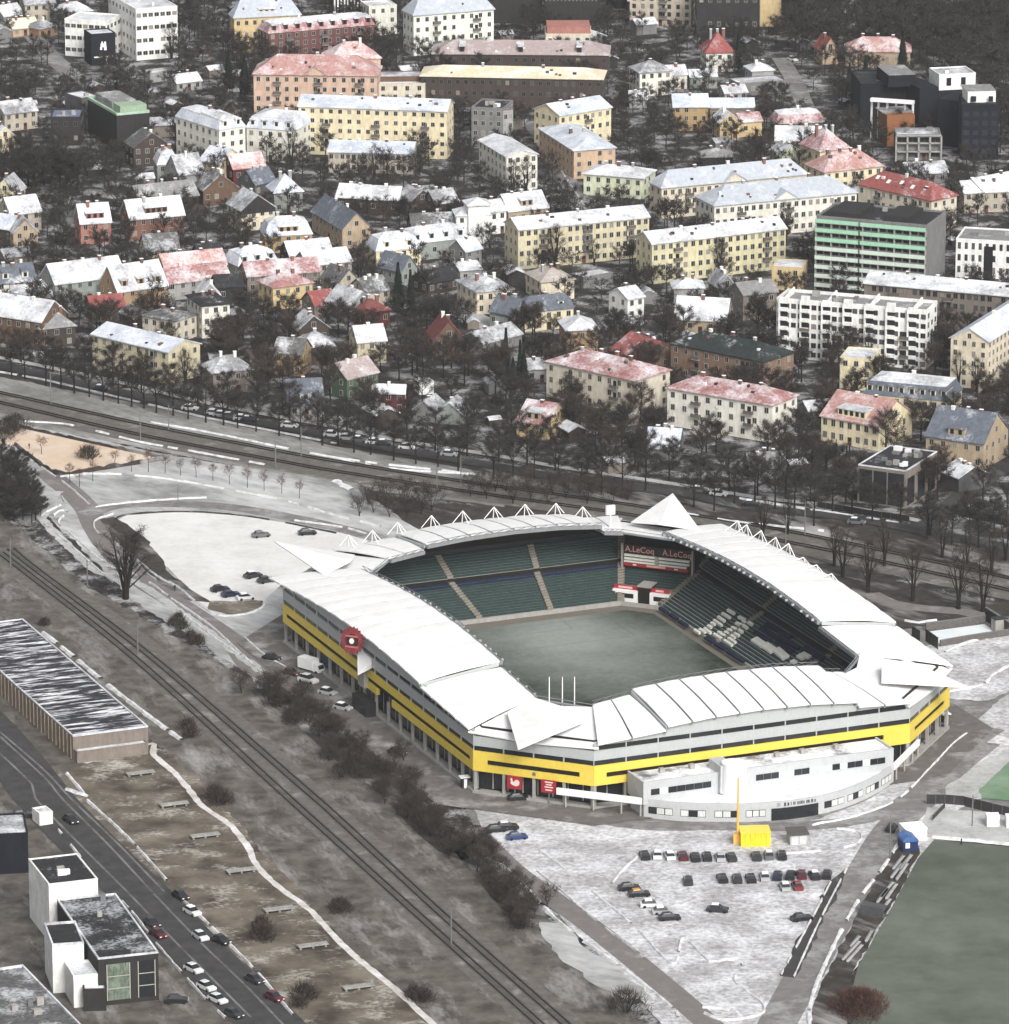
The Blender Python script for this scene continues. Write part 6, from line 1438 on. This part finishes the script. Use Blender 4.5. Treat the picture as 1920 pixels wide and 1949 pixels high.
post('M', 1230, 400, 9, 'thin lamp post beside the road by the training pitch', None, 1.2, 'lamp_post', 'lamp post')
post('Z', 1300, 1330, 7, 'slim dark post on the pale court', None, .8, 'lamp_post', 'lamp post')
# ---------------------------------------------------------------- cars
def car_meshes():
    body = MB()
    prof = [(-2.15,.28),(2.1,.28),(2.18,.62),(1.95,.82),(.95,.92),(-1.75,.95),(-2.15,.85)]
    body.extrude(prof, -.86, .86, 0, 'y')
    top = MB(); b = [Vector((-1.75,-.80,.94)),Vector((1.0,-.80,.91)),Vector((1.0,.80,.91)),Vector((-1.75,.80,.94))]; t = [Vector((-1.25,-.62,1.42)),Vector((.2,-.62,1.45)),Vector((.2,.62,1.45)),Vector((-1.25,.62,1.42))]
    top.hexa(b, t)
    rf = MB(); rf.hexa([Vector((-1.28,-.64,1.41)),Vector((.22,-.64,1.44)),Vector((.22,.64,1.44)),Vector((-1.28,.64,1.41))],[Vector((-1.2,-.58,1.50)),Vector((.12,-.58,1.53)),Vector((.12,.58,1.53)),Vector((-1.2,.58,1.50))])
    wh_ = MB(); wh_.tube((0,-.11,0),(0,.11,0),.32,.32,12)
    lt = MB(); lt.box(-.03,.03,-.2,.2,-.08,.08)
    sn = MB(); sn.hexa([Vector((-1.24,-.6,1.52)),Vector((.16,-.6,1.52)),Vector((.16,.6,1.52)),Vector((-1.24,.6,1.52))],[Vector((-1.15,-.5,1.60)),Vector((.05,-.5,1.62)),Vector((.05,.5,1.62)),Vector((-1.15,.5,1.60))])
    return [m.mesh(n, [k]) for m, n, k in ((body,'body',BLACK),(top,'windows',GLASS),(rf,'car_roof',BLACK),(wh_,'wheel',plain('tyre',(.02,.02,.02),.9,var=0)),(lt,'headlight',WHITE),(sn,'snow_cap',SNOWM))]
CB, CT, CR, CWH, CL, CS = car_meshes()
PAINT = dict(black=(.018,.018,.02), white=(.66,.67,.68), silver=(.38,.39,.40), maroon=(.10,.012,.02), navy=(.015,.022,.05), blue=(.02,.05,.16), grey=(.12,.125,.13), dark=(.035,.035,.038), brown=(.06,.035,.028), red=(.20,.03,.03))
def car(c, x, y, heading, col, label, snow=False, roofcol=None, van=False, group=None):
    p = pt(c, x, y); r_ = empty('parked_car' if not van else 'van', p, math.radians(heading)); tag(r_, label, 'car' if not van else 'van', group)
    r_.scale = (1.04,1.06,1.12) if not van else (1.15,1.1,1.45)
    m_ = plain('paint_'+col, PAINT[col], .28, var=0)
    for me_, nm in ((CB,'body'),(CT,'windows'),(CR,'car_roof')):
        o = link(nm, me_, r_)
        if nm != 'windows': o.material_slots[0].link = 'OBJECT'; o.material_slots[0].material = plain('paint_'+roofcol, PAINT[roofcol] if roofcol in PAINT else (.55,.28,.03), .3, var=0) if roofcol and nm == 'car_roof' else m_
    for wx in (-1.35,1.4):
        for wy in (-.8,.8): link('wheel', CWH, r_, (wx,wy,.32))
    for wy in (-.58,.58): link('headlight', CL, r_, (2.16,wy,.66))
    if snow: link('snow_cap', CS, r_)
ROW = 'cars parked in the two rows of the front lot'
for i, (x, y, col, sn, lb) in enumerate(((240,140,'black',0,'black car at the left end of the front row'),(340,135,'white',1,'white car second in the front row'),(440,142,'white',1,'white car third in the front row'),(548,145,'maroon',0,'maroon car in the front row'),
        (648,155,'black',0,'black car right of the maroon one, front row'),(742,150,'black',0,'black car sixth in the front row'),(848,155,'silver',0,'silver car in the front row'),(938,155,'dark',0,'dark car just left of the gap in the front row'),(1140,148,'dark',0,'dark car just right of the gap in the front row'),
        (1240,138,'grey',1,'grey car in front of the yellow container'),(1345,140,'black',0,'black car at the right end of the front row'),(590,345,'dark',0,'dark car alone left of the second row'),(865,325,'black',0,'black car at the left end of the second row'),(985,328,'dark',0,'dark car second in the second row'),
        (1095,325,'black',0,'black car third in the second row'),(1205,312,'silver',1,'silver snow-capped car in the second row'),(1310,305,'navy',0,'navy car in the second row'),(1415,300,'black',0,'black car between navy and maroon cars'),(1503,295,'maroon',0,'maroon car in the second row'),
        (1605,300,'black',1,'black car with snowy hood in the second row'),(1708,295,'black',0,'black car at the right end of the second row'),(1368,392,'silver',1,'silver car behind the second row'),(1470,385,'red',0,'red car behind the second row'))):
    car('Y', x, y, 95+R.uniform(-4,4)-(12 if i in (16,17,20) else 0), col, lb+' of the front lot', bool(sn), group=ROW)
for c, x, y, hd, col, sn, lb in (('Y',115,400,12,'black',0,'black car at the upper end of the diagonal row'),('Y',290,535,8,'white',1,'white snowy car in the diagonal row'),('Y',385,590,10,'silver',1,'silver snowy car in the diagonal row'),('Y',440,640,8,'black',0,'black car at the lower end of the diagonal row'),
        ('Y',830,575,-12,'dark',1,'dark car with snowy roof alone in the middle of the lot'),('Y',1505,645,20,'black',0,'black car by the narrow island at the right of the lot'),('L',905,248,15,'black',0,'black car beside the white-roofed van by the thicket'),('L',1022,290,14,'blue',0,'blue car beside the white-roofed van by the thicket'),
        ('M',1240,240,75,'black',0,'black car driving on the road near the blue tent'),('J',1432,58,30,'dark',1,'dark car by the left corner of the stadium roof'),('J',1508,85,30,'dark',0,'second dark car by the left corner of the stadium roof'),('J',1245,135,25,'black',0,'black car at the edge of the north lot'),
        ('J',1305,165,22,'navy',0,'navy car at the edge of the north lot'),('J',1392,182,20,'white',1,'white snowed-up car at the edge of the north lot'),('J',1540,525,-30,'black',0,'black car on the road left of the stadium'),('J',1650,610,-40,'brown',0,'brown car by the stadium colonnade'),
        ('S',470,275,-35,'silver',1,'silver car parked behind the white vans by the colonnade'),('S',580,385,-35,'silver',1,'silver car at the end of the row by the colonnade'),('S',975,710,-40,'brown',0,'brown car on the paving between thicket and stadium'),('S',800,290,-48,'black',0,'black car at the stadium side entrance'),
        ('G',1740,1005,12,'black',0,'black car alone on the snowy north lot'),('K',400,195,-60,'black',0,'black car on the street near the white trailer'),('K',122,165,10,'dark',0,'dark car beside the black block at the left edge'),('K',1022,625,-58,'black',0,'black car parked on the verge, first along the street'),
        ('K',1088,715,-55,'white',1,'snow-covered car on the verge along the street'),('K',1135,855,-60,'white',0,'white car driving down the street'),('K',1252,878,-50,'black',0,'black car parked opposite the white driving one'),('K',895,842,-58,'maroon',0,'dark red car parked beside the black office'),
        ('K',1095,1040,-52,'white',0,'white car parked uppermost on the left side of the street'),('K',1168,1140,-52,'white',0,'white car parked in the middle on the left side of the street'),('K',1232,1212,-50,'white',0,'white car parked lowest on the left side of the street'),('K',1442,1100,-50,'dark',0,'dark car parked on the right side of the street, lower part'),
        ('K',1552,1200,-50,'maroon',0,'maroon car parked lowest on the right side of the street'),('K',1000,1215,0,'black',0,'black car in the yard beside the black office'),('K',1320,1295,-45,'dark',0,'dark car by the kerb at the bottom edge of the street'),('G',572,190,-14,'black',1,'black snow-capped car on the avenue'),
        ('G',1075,300,-14,'white',1,'white car parked on the avenue, left part'),('G',1640,398,-14,'white',1,'white car parked on the avenue below the grey steep-roofed house'),('I',1040,945,-14,'grey',1,'grey car on the avenue before the modern building'),('I',445,845,-14,'black',1,'black car parked under the avenue trees'),
        ('T',480,1040,10,'black',0,'black car under the first red sign'),('H',1545,345,-10,'dark',0,'dark car left of the pair below the large cream building'),('H',1610,352,-10,'dark',0,'dark car right of the pair below the large cream building'),('H',915,255,-20,'dark',0,'dark car in the yard left of the small yellow house'),
        ('C',680,345,-60,'white',0,'white car on the street at upper right'),('B',1160,795,-60,'black',0,'black car at the top of the straight street'),('K',860,780,-58,'black',0,'black car directly above the dark red one by the black office')):
    car(c, x, y, hd, col, lb, bool(sn))
for k_, (c, x, y) in enumerate((('G',1210,328),('G',1255,338),('G',1300,346),('G',1370,358),('G',1410,366),('G',1880,450),('H',60,468),('H',130,480),('H',215,492),('H',270,500),('H',400,520),('H',640,560),('I',150,765),('I',260,785))):
    car(c, x, y, -16+R.uniform(-3,3), ('white','silver','grey','white','dark')[k_ % 5], 'small pale car parked in line under the avenue trees', True, group='cars parked in line under the avenue trees')
car('Y', 195, 450, 10, 'black', 'black car with orange-yellow roof in the diagonal row', roofcol='taxi')
car('L', 965, 240, 14, 'black', 'black van with white roof by the thicket', van=True, roofcol='white')
car('J', 1745, 655, -40, 'white', 'white van behind the box truck by the colonnade', van=True)
car('G', 1478, 1018, 20, 'grey', 'grey open utility vehicle on the snowy north lot')
# white box truck by the colonnade
tr = empty('box_truck', pt('J', 1765, 590), math.radians(-42)); tag(tr, 'white box truck parked beside the yellow stadium facade', 'truck')
mb = MB(); mb.box(-3.4,1.2,-1.15,1.15,.7,3.2); mb.build('cargo_box', WHITE, tr)
mb = MB(); mb.extrude([(1.25,.5),(3.1,.5),(3.15,1.3),(2.7,2.2),(1.25,2.3)], -1.0, 1.0, 0, 'y'); mb.build('cab', WHITE, tr)
mb = MB(); mb.hexa([Vector((2.72,-.9,1.4)),Vector((3.16,-.9,1.3)),Vector((3.16,.9,1.3)),Vector((2.72,.9,1.4))],[Vector((2.68,-.85,2.1)),Vector((2.78,-.85,2.12)),Vector((2.78,.85,2.12)),Vector((2.68,.85,2.1))]); mb.build('windscreen', GLASS, tr)
mb = MB(); mb.box(-3.4,3.0,-.8,.8,.35,.68); mb.build('chassis', BLACK, tr)
for wx in (-2.4, 2.3):
    for wy in (-.95,.95): o = link('wheel', CWH, tr, (wx,wy,.42)); o.scale = (1.3,1.6,1.3)
mb = MB(); mb.box(-1.75,1.75,-1.05,1.05,0,.02)
# red mark on the trailer at bottom left is part of it
# ---------------------------------------------------------------- small structures
YC = empty('yellow_container', pt('M', 470, 335), math.radians(4)); tag(YC, 'bright yellow container box on the front lot', 'container')
mb = MB(); mb.box(-3.1,3.1,0,4.6,0,3.1); mb.build('body', plain('container_yellow', (.85,.62,.03), .45, var=.12), YC)
mb = MB(); mb.box(-3.2,3.2,-.1,4.7,3.1,3.25); mb.build('lid', plain('container_lid', (.85,.68,.10), .5, var=.05), YC)
for x in (-2.2,-1.1,0,1.1,2.2): mb = MB(); mb.box(x-.06,x+.06,-.05,0,.2,3.0); mb.build('rib', plain('container_rib', (.62,.45,.03), .5), YC)
MA = empty('mast', pt('M', 368, 315)); tag(MA, 'tall orange-yellow mast standing beside the yellow container', 'mast')
mb = MB(); mb.tube((0,0,0),(0,0,14.5),.30,.20,8); mb.build('pole', plain('mast_yellow', (.80,.45,.10), .5, var=.05), MA)
mb = MB(); mb.box(-.9,.9,-.7,.7,0,2.2); mb.build('base', plain('mast_yellow', (.80,.45,.10)), MA)
KI = empty('kiosk', pt('M', 715, 325), math.radians(10)); tag(KI, 'small grey kiosk with sloping dark roof right of the yellow container', 'kiosk')
mb = MB(); mb.box(-1.9,1.9,0,3.4,0,2.3); mb.build('wall', plain('kiosk_grey', (.36,.36,.37), .7), KI)
mb = MB(); mb.hexa([Vector((-2.2,-.3,2.3)),Vector((2.2,-.3,2.3)),Vector((2.2,3.7,2.7)),Vector((-2.2,3.7,2.7))],[Vector((-2.2,-.3,2.5)),Vector((2.2,-.3,2.5)),Vector((2.2,3.7,2.9)),Vector((-2.2,3.7,2.9))]); mb.build('roof', plain('kiosk_roof', (.10,.095,.09), .8), KI)
for x in (-.85,.85): mb = MB(); mb.box(x-.75,x+.75,-.05,-.01,.15,2.1); mb.build('shutter', plain('shutter_pale', (.55,.56,.57), .6), KI)
BT = empty('blue_tent', pt('M', 1350, 365), math.radians(14)); tag(BT, 'blue tarpaulin tent at the head of the touchline benches', 'tent')
M_tarp = plain('blue_tarp', (.06,.14,.36), .4, var=.25, scale=.8)
mb = MB(); mb.extrude([(-1.7,2.3),(1.7,2.3),(1.5,2.8),(.3,3.4),(-.4,3.4),(-1.55,2.8)], 0, 4.4, 0, 'y'); mb.build('canopy', M_tarp, BT)
mb = MB(); mb.box(-1.6,1.6,.3,4.2,0,2.29); mb.build('side_sheet', plain('navy_tarp', (.02,.035,.10), .6), BT)
mb = MB(); mb.box(-1.2,-.3,-.06,.3,1.0,2.1); mb.build('notice', WHITE, BT)
WC = empty('white_shelter', pt('M', 1400, 320), math.radians(14)); tag(WC, 'white boxy shelter behind the blue tent', 'shelter')
mb = MB(); mb.box(-2.4,2.2,2,6.5,0,2.6); mb.build('wall', WHITE, WC); mb = MB(); mb.box(-2.5,2.3,1.9,6.6,2.6,2.8); mb.build('roof', SNOWM, WC)
for k, (x, y) in enumerate(((1815,222),(1925,228))):
    wc = empty('container', pt('M', x, y), math.radians(3)); tag(wc, ('white container on the pale court, the whole one','white container at the right edge of the pale court')[k], 'container')
    mb = MB(); mb.box(-1.3,1.3,0,2.4,0,2.4); mb.build('body', WHITE, wc); mb = MB(); mb.box(-1.35,1.35,-.05,2.45,2.4,2.5); mb.build('roof', SNOWM, wc)
# touchline benches on the embankment: rows of white seats
def bench(c, a, b, label, rows=1):
    pa, pb = pt(c, *a), pt(c, *b); d = pb-pa; L_ = d.length; ang = math.atan2(d.y, d.x)
    r_ = empty('bench', pa, ang); tag(r_, label, 'bench', 'touchline benches'); mb = MB(); mb.box(0,L_,-.25,.25,.42,.52); mb.build('seat', M_greysnow, r_); mb = MB(); mb.box(0,L_,.25,.31,.5,.85); mb.build('backrest', STEEL, r_)
    for k in range(int(L_/2.5)+1): mb = MB(); x = min(L_-.1, .1+2.5*k); mb.box(x-.06,x+.06,-.2,.2,0,.42); mb.build('leg', STEEL, r_)
for k, (a, b) in enumerate((((1250,470),(1310,395)),((1290,470),(1355,390)),((1240,520),(1300,440)),((1270,530),(1330,440)),((1180,630),(1250,545)),((1210,640),(1270,555)),((1160,660),(1220,580)),((1190,700),(1235,640)))):
    bench('M', a, b, 'white touchline bench beside the embankment below the blue tent, number %s from the top' % ('one','two','three','four','five','six','seven','eight')[k])
for k, (a, b) in enumerate((((965,985),(1060,880)),((990,995),(1075,900)),((1010,910),(1060,850)),((1095,880),(1130,820)))):
    bench('M', a, b, 'white touchline bench in the lower block, number %s from the left' % ('one','two','three','four')[k])
du = empty('dugout', pt('M', 1140, 720), math.radians(60)); tag(du, 'dark dugout shelter between the two blocks of touchline benches', 'dugout')
mb = MB(); mb.extrude([(-1.2,0),(1.2,0),(1.2,.3),(-.9,.3),(-.9,2.0),(.6,2.3),(.6,2.45),(-1.2,2.2)], -2.6, 2.6, 0, 'y'); mb.build('shell', plain('dugout_dark', (.08,.085,.09), .6), du); mb = MB(); mb.box(-.6,-.1,-2.3,2.3,.3,.75); mb.build('seat', plain('dugout_seat', (.2,.2,.2)), du)
# fences
def fence(name, spec, h, label, m_, step=2.5, solid=True, cat='fence'):
    line = pts(spec); r_ = empty(name, line[0]); tag(r_, label, cat); o_ = line[0]
    for a, b in zip(line, line[1:]):
        d = b-a; L_ = d.length; d.normalize(); s = Vector((-d.y,d.x,0)); n = max(1, round(L_/step))
        for k in range(n):
            p0, p1 = a+d*(L_*k/n+.05)-o_, a+d*(L_*(k+1)/n-.05)-o_; mb = MB(); t = s*.04
            mb.hexa([p0-t,p1-t,p1+t,p0+t],[v+Vector((0,0,h)) for v in (p0-t,p1-t,p1+t,p0+t)]); mb.build('panel', m_, r_)
        for k in range(n+1):
            p = a+d*(L_*k/n)-o_; mb = MB(); mb.tube(p, p+Vector((0,0,h+.15)), .07, .07, 5); mb.build('post', STEEL, r_)
M_fd = plain('fence_dark', (.045,.042,.045), .7, var=.2); M_brickw = plain('wall_brick_grey', (.13,.12,.115), .9, var=.3, scale=2)
fence('boundary_fence', 'Z 545,960 850,960 1150,985 1450,1060 1640,1110 2100,1210', 2.2, 'dark panel fence between the pale court and the green pitch', M_fd)
fence('barrier', 'Z 640,1240 850,1020', 1.2, 'short dark barrier at the corner of the pale court', M_fd)
fence('court_fence', 'R 1200,1085 1260,1120', 3.0, 'black panel fence closest to the stadium roof at the walled court', BLACK, 1.8)
fence('court_fence', 'R 1300,1105 1390,1170', 3.0, 'black panel fence at the near corner of the walled court', BLACK, 1.8)
def wallobj(name, spec, h, t, label, m_):
    line = pts(spec); r_ = empty(name, line[0]); tag(r_, label, 'wall'); o_ = line[0]
    for a, b in zip(line, line[1:]):
        d = (b-a).normalized(); s = Vector((-d.y,d.x,0))*t/2; mb = MB(); p0, p1 = a-o_, b-o_; mb.hexa([p0-s,p1-s,p1+s,p0+s],[v+Vector((0,0,h)) for v in (p0-s,p1-s,p1+s,p0+s)]); mb.build('wall_run', m_, r_)
        mb = MB(); s2 = s*1.5; mb.hexa([v+Vector((0,0,h)) for v in (p0-s2,p1-s2,p1+s2,p0+s2)],[v+Vector((0,0,h+.12)) for v in (p0-s2,p1-s2,p1+s2,p0+s2)]); mb.build('coping', STEEL, r_)
wallobj('court_wall', 'R 1300,1035 1500,1010 1730,975', 2.0, .4, 'grey brick back wall of the icy court', M_brickw)
wallobj('court_wall', 'R 1735,955 1830,1015 1910,1065', 3.2, .4, 'tall black side wall of the icy court', BLACK)
wallobj('court_wall', 'R 1405,1150 1600,1115 1910,1068', 1.6, .4, 'grey front wall of the icy court', M_brickw)
sheet('ice_court', 'R 1310,1045 1480,1022 1725,990 1850,1060 1610,1100 1400,1130', M_ice)
KB = empty('court_hut', pt('R', 1835, 1035), math.radians(20)); tag(KB, 'small grey hut in the far corner of the icy court', 'hut'); mb = MB(); mb.box(-1.6,1.6,-1.2,1.2,0,3.2); mb.build('wall', CONC, KB); mb = MB(); mb.box(-1.7,1.7,-1.3,1.3,3.2,3.4); mb.build('roof', BLACK, KB)
fence('avenue_fence', 'I 820,850 960,870 1130,900 1340,930', 1.5, 'dark fence in front of the modern dark-roofed building', BLACK)
fence('avenue_fence', 'I 1620,900 1780,930 1904,960 2000,985', 2.0, 'dark fence at the right edge beyond the street', BLACK)
# low slabs on the rough ground
for k, (c, x, y, lb) in enumerate((('J',795,1178,'nearest the warehouse'),('K',985,105,'second from the warehouse'),('K',1160,282,'third from the warehouse'),('K',1365,480,'fourth from the warehouse'),('K',1580,700,'fifth from the warehouse'),('K',1770,905,'sixth from the warehouse'),('L',125,1140,'last, at the bottom edge'))):
    sb = empty('slab_shelter', pt(c, x, y), math.radians(20)); tag(sb, 'long low concrete slab on stub supports in the rough grass, '+lb, 'slab', 'slabs on the rough ground')
    mb = MB(); mb.box(-3.1,3.1,-.9,.9,.62,.82); mb.build('slab', plain('slab_concrete', (.33,.33,.31), .9, var=.25), sb)
    for x_ in (-2.6,0,2.6): mb = MB(); mb.box(x_-.2,x_+.2,-.5,.5,-.1,.62); mb.build('support', CONC, sb)
    mb = MB(); mb.box(-2.9,2.9,-.3,.5,0,.62); mb.build('back', BLACK, sb)
gp = empty('gate_post', pt('T', 90, 955), math.radians(20)); tag(gp, 'small white-topped ticket booth at the near left corner of the stadium', 'booth'); mb = MB(); mb.box(-.7,.7,-.6,.6,0,2.6); mb.build('body', BLACK, gp); mb = MB(); mb.box(-1.1,1.1,-.9,.9,2.6,2.8); mb.build('roof', WHITE, gp); mb = MB(); mb.box(-.3,.4,-.66,-.6,.3,2.3); mb.build('door', WHITE, gp)
gp = empty('gate_post', pt('U', 1745, 495), math.radians(20)); tag(gp, 'small white-topped ticket booth at the right corner of the stadium', 'booth'); mb = MB(); mb.box(-.7,.7,-.6,.6,0,2.6); mb.build('body', BLACK, gp); mb = MB(); mb.box(-1.1,1.1,-.9,.9,2.6,2.8); mb.build('roof', WHITE, gp); mb = MB(); mb.box(-.1,.5,-.66,-.6,.3,2.3); mb.build('door', WHITE, gp)
# people
def person(c, x, y, label, col, yaw=0.0, stride=.22):
    V = [(0,0,.92),(0,0,1.15),(0,0,1.40),(0,0,1.52),(0,.02,1.66),(-.10,0,.88),(-.11,-stride*.4,.48),(-.11,-stride,.06),(-.11,-stride+.14,.03),(.10,0,.88),(.11,stride*.5,.48),(.11,stride,.06),(.11,stride+.14,.03),
         (-.20,0,1.40),(-.25,.06,1.12),(-.24,.16,.90),(.20,0,1.40),(.25,-.05,1.12),(.24,-.02,.88)]
    E_ = [(0,1),(1,2),(2,3),(3,4),(0,5),(5,6),(6,7),(7,8),(0,9),(9,10),(10,11),(11,12),(2,13),(13,14),(14,15),(2,16),(16,17),(17,18)]
    rad = [.16,.15,.17,.06,.11,.10,.07,.05,.045,.10,.07,.05,.045,.07,.055,.04,.07,.055,.04]
    me_ = bpy.data.meshes.new('person'); me_.from_pydata(V, E_, []); me_.materials.append(plain('coat_'+col, PAINT[col], .8, var=0))
    o = link('person', me_, None, pt(c, x, y), yaw); tag(o, label, 'person')
    sk = o.modifiers.new('skin', 'SKIN')
    for i, v in enumerate(me_.skin_vertices[0].data): v.radius = (rad[i], rad[i]*.8); v.use_root = i == 0
    ss = o.modifiers.new('subd', 'SUBSURF'); ss.levels = 1; ss.render_levels = 1
person('J', 990, 135, 'person in dark clothes walking on the road left of the north lot', 'black', .6)
person('G', 165, 520, 'person in dark clothes standing on the sandy field', 'black', 1.2, .05)
person('Z', 1120, 1640, 'person in black standing at the edge of the training pitch', 'black', 2.0, .12)

# ---------------------------------------------------------------- winter haze: one box of even air round the camera and the whole scene
mb = MB(); mb.box(-2600,2600,-80,5100,-1.2,412)
hz, t, b = nodes('winter_haze'); t.nodes.remove(b)
pv = t.nodes.new('ShaderNodeVolumePrincipled'); pv.inputs['Color'].default_value = (.93,.95,.98,1); pv.inputs['Density'].default_value = .000042; pv.inputs['Anisotropy'].default_value = .2
t.links.new(pv.outputs[0], t.nodes['Material Output'].inputs['Volume'])
ho = mb.build('haze', hz); ho['kind'] = 'stuff'; ho['label'] = 'thin even winter haze over the town'; ho['category'] = 'haze'
